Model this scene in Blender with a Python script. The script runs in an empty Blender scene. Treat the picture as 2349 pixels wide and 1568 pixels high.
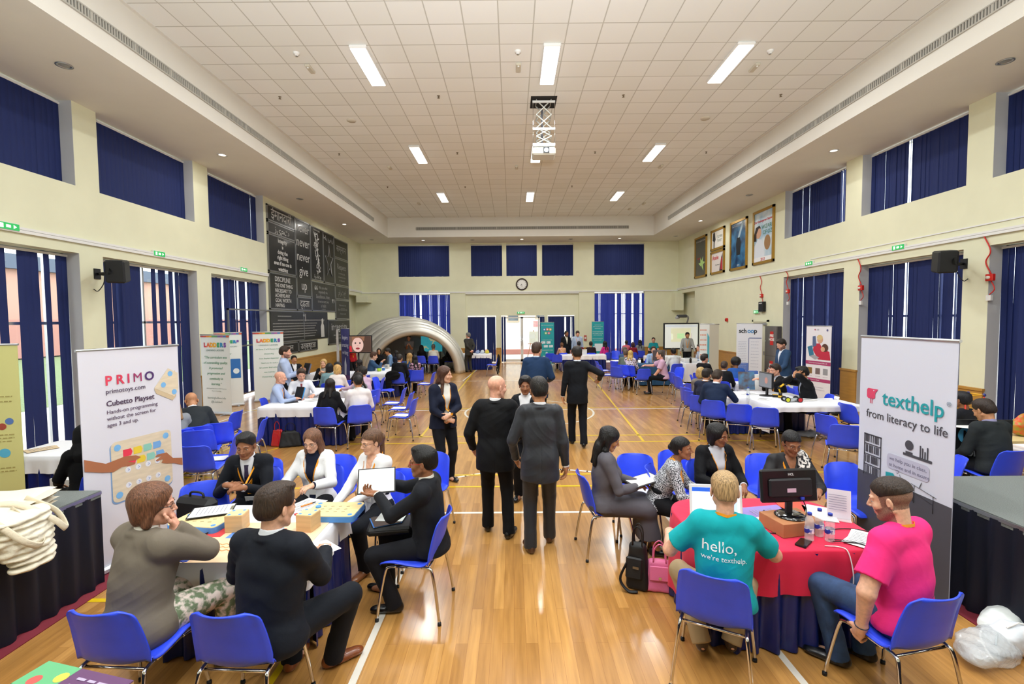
import bpy, bmesh, math, random
import numpy as np
from mathutils import Vector, Matrix, Euler

SC = bpy.context.scene
COL = SC.collection
R = math.radians
PI = math.pi
random.seed(7)
NR = np.random.RandomState(5)

# ------------------------------------------------------------------ camera
FPX, PITCH, ROLL, PCX, PCY, EYE = 1076.66, .0484, .0085, 1174.5, 784.0, 2.35
_cp, _sp, _cr, _sr = math.cos(PITCH), math.sin(PITCH), math.cos(ROLL), math.sin(ROLL)
_d = np.array([0, _cp, -_sp]); _u0 = np.array([0, _sp, _cp]); _r0 = np.array([1., 0, 0])
_r = _r0*_cr - _u0*_sr; _u = _r0*_sr + _u0*_cr
cam = bpy.data.cameras.new('camera')
cam.sensor_fit = 'HORIZONTAL'; cam.sensor_width = 36; cam.lens = FPX/2349*36
cam.clip_start = .05; cam.clip_end = 300
camo = bpy.data.objects.new('camera', cam); COL.objects.link(camo)
camo.matrix_world = Matrix(((_r[0], _u[0], -_d[0], 0), (_r[1], _u[1], -_d[1], 0), (_r[2], _u[2], -_d[2], EYE), (0, 0, 0, 1)))
SC.camera = camo

def F(px, py, z=0.0):
    """where the sight line through a photo pixel meets the level z"""
    v = _d + _r*(px-PCX)/FPX - _u*(py-PCY)/FPX
    t = (z-EYE)/v[2]
    return v[0]*t, v[1]*t
def FY(px, py, Y):
    v = _d + _r*(px-PCX)/FPX - _u*(py-PCY)/FPX
    t = Y/v[1]
    return v[0]*t, EYE+v[2]*t

# ------------------------------------------------------------------ world and exposure
w = bpy.data.worlds.new('world'); SC.world = w; w.use_nodes = True
wn = w.node_tree.nodes; bg = wn['Background']
bg.inputs[0].default_value = (0.92, 0.96, 1.0, 1); bg.inputs[1].default_value = 5.0
SC.view_settings.view_transform = 'Standard'; SC.view_settings.look = 'None'
SC.view_settings.gamma = 1; SC.view_settings.use_curve_mapping = False
SC.view_settings.exposure = 0.0
SC.cycles.use_denoising = True
SC.cycles.max_bounces = 6; SC.cycles.diffuse_bounces = 4; SC.cycles.glossy_bounces = 3; SC.cycles.transparent_max_bounces = 8
SC.cycles.caustics_reflective = False; SC.cycles.caustics_refractive = False
SC.cycles.sample_clamp_indirect = 4

# room measures (metres; camera above x=0, y=0, looking along +y)
WL, WR, YB, YF = -8.125, 9.0, 25.5, -5.0
ZC, ZS = 7.42, 6.465             # tiled ceiling, lower soffit
LAMP_Y = [-0.4, 4.65, 9.6, 14.6, 19.6]
LAMP_X = [-2.80, .79, 4.37]
LAMP_W = 112.0
for ly in LAMP_Y:
    for lx in LAMP_X:
        l = bpy.data.lights.new('ceiling_lamp', 'AREA'); l.shape = 'RECTANGLE'; l.size = .28; l.size_y = 1.34
        l.energy = LAMP_W; l.color = (.95, .985, 1.0)
        o = bpy.data.objects.new('ceiling_lamp', l); COL.objects.link(o); o.location = (lx, ly, ZC-.10)
# added light for an assumed camera flash, turned up to whiten the ceiling
l = bpy.data.lights.new('assumed_flash', 'AREA'); l.shape = 'DISK'; l.size = .5; l.energy = 760; l.color = (.94, .97, 1.0); l.spread = R(130)
o = bpy.data.objects.new('assumed_flash', l); COL.objects.link(o); o.location = (0, -.6, 2.7); o.rotation_euler = (R(180-30), 0, 0)
DOWN = [(-7.12, 3.6, 0), (-7.12, 7.71, 0), (-7.12, 11.81, 1), (-7.12, 16.06, 0), (-7.12, 20.28, 1), (-7.12, 24.2, 0), (8.05, 3.6, 1), (8.05, 7.83, 0), (8.03, 11.87, 1),
        (8.05, 16.05, 0), (8.06, 20.19, 1), (8.3, 23.9, 0), (-4.55, 24.5, 1), (-2.0, 24.5, 0), (.55, 24.4, 1), (3.08, 24.5, 0), (5.59, 24.4, 1)]
for x, y, on in DOWN:
    if on:
        l = bpy.data.lights.new('downlight_lamp', 'AREA'); l.shape = 'DISK'; l.size = .14; l.energy = 16; l.color = (1, .97, .9)
        o = bpy.data.objects.new('downlight_lamp', l); COL.objects.link(o); o.location = (x, y, ZS-.03)

# ------------------------------------------------------------------ materials
def hexc(h):
    if isinstance(h, (tuple, list)): return tuple(h)[:3]
    h = h.lstrip('#'); c = [int(h[i:i+2], 16)/255 for i in (0, 2, 4)]
    return tuple(x/12.92 if x <= .04045 else ((x+.055)/1.055)**2.4 for x in c)
_M = {}
def mat(name, col='#808080', rough=.6, metal=0, noise=0, nscale=30, bump=0, bscale=60, stretch=(1, 1, 1), coat=0, sheen=0, emit=None, alpha=1, trans=0, spec=.5, col2=None, thresh=None, ior=1.45):
    """one principled material; noise varies its colour, bump its relief"""
    if name in _M: return _M[name]
    m = bpy.data.materials.new(name); m.use_nodes = True; _M[name] = m
    nt = m.node_tree; n = nt.nodes; L = nt.links; b = n['Principled BSDF']
    c = hexc(col)
    b.inputs['Base Color'].default_value = (*c, 1); b.inputs['Roughness'].default_value = rough
    b.inputs['Metallic'].default_value = metal; b.inputs['Specular IOR Level'].default_value = spec
    b.inputs['Coat Weight'].default_value = coat; b.inputs['Coat Roughness'].default_value = .12
    b.inputs['Sheen Weight'].default_value = sheen; b.inputs['IOR'].default_value = ior
    b.inputs['Alpha'].default_value = alpha; b.inputs['Transmission Weight'].default_value = trans
    if emit: b.inputs['Emission Color'].default_value = (*hexc(emit[0]), 1); b.inputs['Emission Strength'].default_value = emit[1]
    if noise or bump or col2:
        tc = n.new('ShaderNodeTexCoord'); mp = n.new('ShaderNodeMapping'); mp.inputs['Scale'].default_value = stretch
        L.new(tc.outputs['Object'], mp.inputs[0])
    if noise or col2:
        t = n.new('ShaderNodeTexNoise'); t.inputs['Scale'].default_value = nscale; t.inputs['Detail'].default_value = 3
        L.new(mp.outputs[0], t.inputs['Vector'])
        rp = n.new('ShaderNodeValToRGB'); c2 = hexc(col2) if col2 else tuple(min(1, x*(1+noise)) for x in c); c1 = c if col2 else tuple(x*(1-noise) for x in c)
        rp.color_ramp.elements[0].color = (*c1, 1); rp.color_ramp.elements[1].color = (*c2, 1)
        a, z = thresh or (.35, .65)
        rp.color_ramp.elements[0].position = a; rp.color_ramp.elements[1].position = z
        L.new(t.outputs['Fac'], rp.inputs[0]); L.new(rp.outputs[0], b.inputs['Base Color'])
    if bump:
        t2 = n.new('ShaderNodeTexNoise'); t2.inputs['Scale'].default_value = bscale; t2.inputs['Detail'].default_value = 4
        bm_ = n.new('ShaderNodeBump'); bm_.inputs['Strength'].default_value = min(1, bump); bm_.inputs['Distance'].default_value = .01*max(1, bump)
        L.new(mp.outputs[0], t2.inputs['Vector']); L.new(t2.outputs['Fac'], bm_.inputs['Height']); L.new(bm_.outputs[0], b.inputs['Normal'])
    return m
def cm(col, rough=.6, **k):
    return mat('paint_%s_%d' % (str(col).strip('#'), int(rough*100)), col, rough, **k)

# ------------------------------------------------------------------ mesh helpers
def link(name, me, parent=None):
    o = bpy.data.objects.new(name, me); COL.objects.link(o)
    if parent: o.parent = parent
    return o
def tag(o, label=None, cat=None, group=None, kind=None):
    if label: o['label'] = label
    if cat: o['category'] = cat
    if group: o['group'] = group
    if kind: o['kind'] = kind
    return o
def empty(name, loc=(0, 0, 0), rz=0, label=None, cat=None, group=None, kind=None):
    o = bpy.data.objects.new(name, None); COL.objects.link(o); o.location = loc; o.rotation_euler = (0, 0, rz); o.empty_display_size = .1
    return tag(o, label, cat, group, kind)
def dup(root, loc=None, rz=None, label=None, group=None):
    r = root.copy(); COL.objects.link(r)
    if loc is not None: r.location = loc
    if rz is not None: r.rotation_euler = (0, 0, rz)
    if label: r['label'] = label
    if group: r['group'] = group
    for ch in list(root.children):
        c = ch.copy(); COL.objects.link(c); c.parent = r
        for g in list(ch.children):
            d = g.copy(); COL.objects.link(d); d.parent = c
    return r
def npmesh(name, V, Fc, mats, idx=None, smooth=True):
    """mesh from numpy arrays of vertices and quads/tris"""
    me = bpy.data.meshes.new(name); V = np.asarray(V, np.float32); Fc = np.asarray(Fc, np.int32)
    k = Fc.shape[1]; me.vertices.add(len(V)); me.vertices.foreach_set('co', V.ravel())
    me.loops.add(Fc.size); me.loops.foreach_set('vertex_index', Fc.ravel())
    me.polygons.add(len(Fc)); me.polygons.foreach_set('loop_start', np.arange(0, Fc.size, k, dtype=np.int32))
    if idx is not None: me.polygons.foreach_set('material_index', np.asarray(idx, np.int32))
    if smooth: me.polygons.foreach_set('use_smooth', np.ones(len(Fc), bool))
    for m in (mats if isinstance(mats, (list, tuple)) else [mats]): me.materials.append(m)
    me.update(calc_edges=True); me.validate()
    return me
class MB:
    """collects simple solids into one mesh"""
    def __init__(s): s.v = []; s.f = []; s.mi = []; s.sm = []; s.cur = 0
    def add(s, vs, fs, smooth=False):
        b = len(s.v); s.v += [tuple(v) for v in vs]
        for f in fs: s.f.append([b+i for i in f]); s.mi.append(s.cur); s.sm.append(smooth)
        return s
    def box(s, c, d, M=None, bev=0):
        x, y, z = [k/2 for k in d]
        if bev and min(d) > bev*2.2:
            a, b_, c_ = x-bev, y-bev, z-bev
            pts = []; 
            for sx in (-1, 1):
                for sy in (-1, 1):
                    for sz in (-1, 1): pts += [(sx*x, sy*b_, sz*c_), (sx*a, sy*y, sz*c_), (sx*a, sy*b_, sz*z)]
            i = lambda sx, sy, sz, k: ((sx > 0)*4+(sy > 0)*2+(sz > 0))*3+k
            fs = []
            for sx in (-1, 1):
                q = [i(sx, -1, -1, 0), i(sx, 1, -1, 0), i(sx, 1, 1, 0), i(sx, -1, 1, 0)]; fs.append(q if sx > 0 else q[::-1])
                q = [i(-1, sx, -1, 1), i(1, sx, -1, 1), i(1, sx, 1, 1), i(-1, sx, 1, 1)]; fs.append(q[::-1] if sx > 0 else q)
                q = [i(-1, -1, sx, 2), i(1, -1, sx, 2), i(1, 1, sx, 2), i(-1, 1, sx, 2)]; fs.append(q if sx > 0 else q[::-1])
                for sy in (-1, 1):
                    e = [(i(-1, sx, sy, 1), i(1, sx, sy, 1), i(1, sx, sy, 2), i(-1, sx, sy, 2)), (i(sx, -1, sy, 0), i(sx, 1, sy, 0), i(sx, 1, sy, 2), i(sx, -1, sy, 2)), (i(sx, sy, -1, 0), i(sx, sy, 1, 0), i(sx, sy, 1, 1), i(sx, sy, -1, 1))]
                    fs += [list(q) for q in e]
                    for sz in (-1, 1): fs.append([i(sx, sy, sz, k) for k in range(3)])
            vs = pts
        else:
            vs = [(i*x, j*y, k*z) for i in (-1, 1) for j in (-1, 1) for k in (-1, 1)]
            fs = [(0, 1, 3, 2), (4, 6, 7, 5), (0, 4, 5, 1), (2, 3, 7, 6), (0, 2, 6, 4), (1, 5, 7, 3)]
        M = M if M is not None else Matrix.Identity(4)
        c = Vector(c)
        return s.add([(M @ Vector(v))+c for v in vs], fs)
    def span(s, a, b, bev=0):
        return s.box([(p+q)/2 for p, q in zip(a, b)], [abs(q-p) for p, q in zip(a, b)], bev=bev)
    def tube(s, pts, r, n=10, cap=True, closed=False, flat=None):
        pts = [Vector(p) for p in pts]; N = len(pts); rr = r if isinstance(r, (list, tuple)) else [r]*N
        vs = []; up = None
        for i, p in enumerate(pts):
            if closed: t = pts[(i+1) % N]-pts[i-1]
            else: t = pts[min(i+1, N-1)]-pts[max(i-1, 0)]
            t.normalize()
            if up is None: up = t.orthogonal().normalized()
            up = (up - t*up.dot(t)); up = up.normalized() if up.length > 1e-6 else t.orthogonal().normalized()
            sd = t.cross(up)
            for k in range(n):
                a = 2*PI*k/n; vs.append(p+(up*math.cos(a)+sd*math.sin(a)*(flat or 1))*rr[i])
        fs = [(i*n+k, i*n+(k+1) % n, ((i+1) % N)*n+(k+1) % n, ((i+1) % N)*n+k) for i in range(N if closed else N-1) for k in range(n)]
        s.add(vs, fs, True)
        if cap and not closed: s.add([], []); b = len(s.v)-len(vs); s.f += [[b+k for k in range(n)][::-1], [b+(N-1)*n+k for k in range(n)]]; s.mi += [s.cur]*2; s.sm += [False]*2
        return s
    def cyl(s, a, b, r, n=20, r2=None): return s.tube([a, b], [r, r if r2 is None else r2], n)
    def lathe(s, prof, c=(0, 0, 0), n=28, M=None):
        vs = []; M = M if M is not None else Matrix.Identity(4); c = Vector(c)
        for r, z in prof:
            for k in range(n): vs.append((M @ Vector((r*math.cos(2*PI*k/n), r*math.sin(2*PI*k/n), z)))+c)
        fs = [(i*n+k, i*n+(k+1) % n, (i+1)*n+(k+1) % n, (i+1)*n+k) for i in range(len(prof)-1) for k in range(n)]
        return s.add(vs, fs, True)
    def prism(s, poly, z0, z1, M=None, c=(0, 0, 0)):
        n = len(poly); M = M if M is not None else Matrix.Identity(4); c = Vector(c)
        vs = [(M @ Vector((x, y, z0)))+c for x, y in poly]+[(M @ Vector((x, y, z1)))+c for x, y in poly]
        return s.add(vs, [list(range(n))[::-1], list(range(n, 2*n))]+[(i, (i+1) % n, n+(i+1) % n, n+i) for i in range(n)])
    def ball(s, c, r, n=14, m=10, sc=(1, 1, 1)):
        vs = [(c[0]+r*sc[0]*math.sin(PI*j/m)*math.cos(2*PI*i/n), c[1]+r*sc[1]*math.sin(PI*j/m)*math.sin(2*PI*i/n), c[2]+r*sc[2]*math.cos(PI*j/m)) for j in range(m+1) for i in range(n)]
        return s.add(vs, [(j*n+i, (j+1)*n+i, (j+1)*n+(i+1) % n, j*n+(i+1) % n) for j in range(m) for i in range(n)], True)
    def grid(s, fn, nu, nv, smooth=True):
        vs = [fn(i/nu, j/nv) for j in range(nv+1) for i in range(nu+1)]; q = nu+1
        return s.add(vs, [(j*q+i, j*q+i+1, (j+1)*q+i+1, (j+1)*q+i) for j in range(nv) for i in range(nu)], smooth)
    def mesh(s, name, mats):
        me = bpy.data.meshes.new(name); me.from_pydata(s.v, [], s.f)
        for m in (mats if isinstance(mats, (list, tuple)) else [mats]): me.materials.append(m)
        me.polygons.foreach_set('material_index', s.mi); me.polygons.foreach_set('use_smooth', s.sm); me.update()
        return me
    def build(s, name, mats, parent=None): return link(name, s.mesh(name, mats), parent)

def text(s, size, mt, parent, M, align='CENTER', name='lettering', ext=.0006, sx=1, space=1, bold=0, shear=0, line=1):
    c = bpy.data.curves.new(name, 'FONT'); c.body = s; c.size = size; c.align_x = align; c.align_y = 'CENTER'; c.extrude = ext
    c.space_character = space; c.offset = bold; c.shear = shear; c.space_line = line; c.resolution_u = 3; c.materials.append(mt)
    o = link(name, c, parent); o.matrix_local = M @ Matrix.Diagonal((sx, 1, 1, 1))
    return o
def bez(pts, n=8):
    """smooth path through points (Catmull-Rom)"""
    P = [np.array(p, float) for p in pts]; P = [2*P[0]-P[1]]+P+[2*P[-1]-P[-2]]; out = []
    for i in range(1, len(P)-2):
        for k in range(n):
            t = k/n; a, b, c, d = P[i-1:i+3]
            out.append(tuple(.5*((2*b)+(c-a)*t+(2*a-5*b+4*c-d)*t*t+(3*b-a-3*c+d)*t**3)))
    out.append(tuple(P[-2])); return out
# ------------------------------------------------------------------ people: smooth blended volumes turned into one surface each
def rx(a): c, s = math.cos(a), math.sin(a); return np.array([[1, 0, 0], [0, c, -s], [0, s, c]])
def ry(a): c, s = math.cos(a), math.sin(a); return np.array([[c, 0, s], [0, 1, 0], [-s, 0, c]])
def rz(a): c, s = math.cos(a), math.sin(a); return np.array([[c, -s, 0], [s, c, 0], [0, 0, 1]])
A_ = lambda *v: np.array(v, float)
def unit(v): v = np.asarray(v, float); return v/max(1e-9, np.linalg.norm(v))
class Cap:
    def __init__(s, a, b, ra, rb, cut=None): s.a = A_(*a); s.b = A_(*b); s.ra = ra; s.rb = rb; s.cut = cut
    def box(s, m): r = max(s.ra, s.rb)+m; return np.minimum(s.a, s.b)-r, np.maximum(s.a, s.b)+r
    def d(s, x, y, z):
        ab = s.b-s.a; L = ab@ab+1e-12
        px, py, pz = x-s.a[0], y-s.a[1], z-s.a[2]
        t = np.clip((px*ab[0]+py*ab[1]+pz*ab[2])/L, 0, 1)
        d = np.sqrt((px-t*ab[0])**2+(py-t*ab[1])**2+(pz-t*ab[2])**2)-(s.ra+(s.rb-s.ra)*t)
        if s.cut is not None:
            n = unit(ab); d = np.maximum(d, (px*n[0]+py*n[1]+pz*n[2])-math.sqrt(L)-s.cut)
        return d
class Ell:
    def __init__(s, c, r, M=None): s.c = A_(*c); s.r = A_(*r); s.M = np.eye(3) if M is None else M
    def box(s, m): e = np.abs(s.M)@s.r+m; return s.c-e, s.c+e
    def d(s, x, y, z):
        px, py, pz = x-s.c[0], y-s.c[1], z-s.c[2]; M = s.M
        u = (M[0, 0]*px+M[1, 0]*py+M[2, 0]*pz)/s.r[0]; v = (M[0, 1]*px+M[1, 1]*py+M[2, 1]*pz)/s.r[1]; w_ = (M[0, 2]*px+M[1, 2]*py+M[2, 2]*pz)/s.r[2]
        k0 = np.sqrt(u*u+v*v+w_*w_)+1e-6; k1 = np.sqrt((u/s.r[0])**2+(v/s.r[1])**2+(w_/s.r[2])**2)+1e-6
        return k0*(k0-1)/k1
def axis(lo, hi, v, f0=None, f1=None, fv=None):
    if f0 is None: return np.arange(lo, hi+v, v)
    a = np.arange(lo, max(lo, f0), v); b = np.arange(max(lo, f0), min(hi, f1), fv); c = np.arange(min(hi, f1), hi+v, v)
    return np.concatenate([a, b, c])
class Vol:
    def __init__(s, lo, hi, v, fine=None, fv=None):
        if fine is None: s.ax = [axis(lo[i], hi[i], v) for i in range(3)]
        else: s.ax = [axis(lo[i], hi[i], v, fine[0][i], fine[1][i], fv) for i in range(3)]
        s.g = np.full([len(a) for a in s.ax], .3, np.float32); s.ops = []
    def _sl(s, lo, hi):
        sl = []
        for i in range(3):
            a = np.searchsorted(s.ax[i], lo[i]); b = np.searchsorted(s.ax[i], hi[i])
            if b-a < 1: return None, None
            sl.append(slice(a, b))
        X = [s.ax[i][sl[i]].astype(np.float32) for i in range(3)]
        return tuple(sl), (X[0][:, None, None], X[1][None, :, None], X[2][None, None, :])
    def add(s, p, k=.03):
        s.ops.append((0, p, k)); sl, X = s._sl(*p.box(k+.02))
        if sl is None: return s
        d = p.d(*X); g = s.g[sl]
        h = np.clip(k-np.abs(d-g), 0, None)/k
        s.g[sl] = np.minimum(d, g)-h*h*k*.25
        return s
    def sub(s, p, k=.01):
        s.ops.append((1, p, k)); sl, X = s._sl(*p.box(k+.01))
        if sl is None: return s
        d = -p.d(*X); g = s.g[sl]; h = np.clip(k-np.abs(d-g), 0, None)/k
        s.g[sl] = np.maximum(d, g)+h*h*k*.25
        return s
    def fn(s, f):
        s.ops.append((2, f, 0)); X = [s.ax[i].astype(np.float32) for i in range(3)]
        s.g = f(s.g, X[0][:, None, None], X[1][None, :, None], X[2][None, None, :]).astype(np.float32); return s
    def at(s, P):
        """the same field at single points"""
        P = np.asarray(P, float); x, y, z = P[:, 0], P[:, 1], P[:, 2]; g = np.full(len(P), .3)
        for o, p, k in s.ops:
            if o == 2: g = p(g, x, y, z); continue
            d = p.d(x, y, z)*(1 if o == 0 else -1); h = np.clip(k-np.abs(d-g), 0, None)/k
            g = np.minimum(d, g)-h*h*k*.25 if o == 0 else np.maximum(d, g)+h*h*k*.25
        return g
    def surf(s):
        g = s.g; ins = g < 0
        n = np.array(g.shape)-1
        c = np.zeros(n, np.uint8)
        for i in (0, 1):
            for j in (0, 1):
                for k in (0, 1): c += ins[i:i+n[0], j:j+n[1], k:k+n[2]]
        act = (c > 0) & (c < 8); I = np.argwhere(act)
        vid = np.full(n, -1, np.int32); vid[act] = np.arange(len(I))
        acc = np.zeros((len(I), 3)); cnt = np.zeros(len(I))
        cs = [(0, 0, 0), (1, 0, 0), (0, 1, 0), (1, 1, 0), (0, 0, 1), (1, 0, 1), (0, 1, 1), (1, 1, 1)]
        val = [g[I[:, 0]+a, I[:, 1]+b, I[:, 2]+d] for a, b, d in cs]
        for a in range(8):
            for b in range(a+1, 8):
                df = [cs[b][i]-cs[a][i] for i in range(3)]
                if sum(map(abs, df)) != 1: continue
                m = (val[a] < 0) != (val[b] < 0); t = val[a][m]/(val[a][m]-val[b][m])
                acc[m] += np.array(cs[a])+t[:, None]*np.array(df); cnt[m] += 1
        P = I+acc/cnt[:, None]
        V = np.stack([np.interp(P[:, i], np.arange(len(s.ax[i])), s.ax[i]) for i in range(3)], 1)
        Q = []
        for ax_ in range(3):
            a, b = (ax_+1) % 3, (ax_+2) % 3
            lo = [slice(None)]*3; hi = [slice(None)]*3; lo[ax_] = slice(0, -1); hi[ax_] = slice(1, None)
            m = ins[tuple(lo)] != ins[tuple(hi)]
            E_ = np.argwhere(m); E_ = E_[(E_[:, a] > 0) & (E_[:, b] > 0) & (E_[:, a] < n[a]) & (E_[:, b] < n[b])]
            if not len(E_): continue
            fl = ins[E_[:, 0], E_[:, 1], E_[:, 2]]
            def vi(da, db): q = E_.copy(); q[:, a] += da; q[:, b] += db; return vid[q[:, 0], q[:, 1], q[:, 2]]
            q = np.stack([vi(-1, -1), vi(0, -1), vi(0, 0), vi(-1, 0)], 1)
            q[~fl] = q[~fl][:, ::-1]; Q.append(q)
        Q = np.concatenate(Q); Q = Q[(Q >= 0).all(1)]
        return V, Q
def ik(S, T, a, b, hint):
    S, T = A_(*S), A_(*T); v = T-S; L = np.linalg.norm(v); L2 = min(L, (a+b)*.995); u = v/max(L, 1e-6); T = S+u*L2
    x = (a*a-b*b+L2*L2)/(2*L2); h = math.sqrt(max(0, a*a-x*x)); hv = A_(*hint); hv = unit(hv-u*(hv@u))
    return S+u*x+hv*h, T
def hand(wr, dr, up, side, curl=.5, sp=.12, s=1.0, point=False):
    """palm, four fingers of unequal length and a thumb; dr points to the fingertips, up is the back of the hand"""
    f = unit(dr); n = unit(A_(*up)-f*(A_(*up)@f)); x = np.cross(f, n)*side   # x runs towards the little finger
    M = np.stack([x, f, n], 1); P = []
    P.append((Ell(wr+f*.045*s, (.036*s, .052*s, .015*s), M), .012)); P.append((Cap(wr-f*.02, wr+f*.03*s, .026*s, .024*s), .02))
    for i, (ox, L) in enumerate([(-.029, .072), (-.010, .082), (.010, .076), (.028, .060)]):
        L *= s; b = wr+f*(.082-abs(ox)*.25)*s+x*ox*s; d = unit(f+x*ox*sp*18); cu = curl*(1+.12*i)
        if point and i == 0: cu = .06
        seg = [.42*L, .32*L, .26*L]; rr = [.0098, .0088, .008, .0068]; ang = 0
        for j in range(3):
            ang += cu*(.55, .75, .45)[j]; dd = d*math.cos(ang)-n*math.sin(ang); e = b+dd*seg[j]
            P.append((Cap(b, e, rr[j]*s, rr[j+1]*s), .005)); b = e
    b = wr+f*.022*s-x*.026*s; d = unit(f*.75-x*.75-n*.25)
    for j, L in enumerate([.04, .032, .026]):
        dd = unit(d+f*.45*j-n*.25*j*curl); e = b+dd*L*s; P.append((Cap(b, e, (.014, .0115, .0095)[j]*s, (.0115, .0095, .008)[j]*s), .01)); b = e
    return P

SKIN = {'fair': '#d9a78c', 'pink': '#dba28a', 'tan': '#b9835f', 'brown': '#8e5e42', 'olive': '#a8744f', 'dark': '#5d3b2a'}
def skin_mats(t):
    c = SKIN[t]; k = hexc(c)
    a = mat('skin_'+t, k, .42, noise=.10, nscale=45, bump=.12, bscale=420, spec=.4)
    l = mat('lips_'+t, (k[0]*.82, k[1]*.60, k[2]*.60), .38)
    b = mat('stubble_'+t, (k[0]*.35, k[1]*.33, k[2]*.34), .6, noise=.4, nscale=300)
    return [a, l, b]
def cloth(name, col, rough=.8, bump=.35, bscale=14, sheen=.02, **k):
    return mat('cloth_'+name, col, rough, bump=bump, bscale=bscale, sheen=sheen, spec=.22, **k)
def hairm(col): return mat('hair_'+col.strip('#'), col, .42, noise=.45, nscale=60, stretch=(2.5, 2.5, .35), bump=.8, bscale=55, spec=.45)

def folds(amp, f=1.0, seed=0, ridge=.4):
    r = np.random.RandomState(seed); D = [(unit(r.normal(size=3)*(1, 1, 1.6)), r.uniform(14, 46)*f, r.uniform(0, 6)) for _ in range(6)]
    def fn(g, x, y, z):
        e = 0
        for i, (v, q, ph) in enumerate(D): e = e+np.sin(v[0]*q*x+v[1]*q*y+v[2]*q*z+ph+1.3*np.sin(9*z+5*x+i))
        w1 = np.sin((24*f*z+34*x+2.6*np.sin(5*x+6*y+ph)+1.5*np.sin(11*z))); w2 = np.sin((30*f*z-26*x+2.4*np.sin(6*y-5*z+ph)+1.5*np.sin(9*z))); m = .5+.5*np.sin(7*x+6*y+5*z+ph)
        return g+amp*e/3.4-amp*ridge*((1-np.abs(w1))**2*m+(1-np.abs(w2))**2*(1-m))
    return fn

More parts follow.
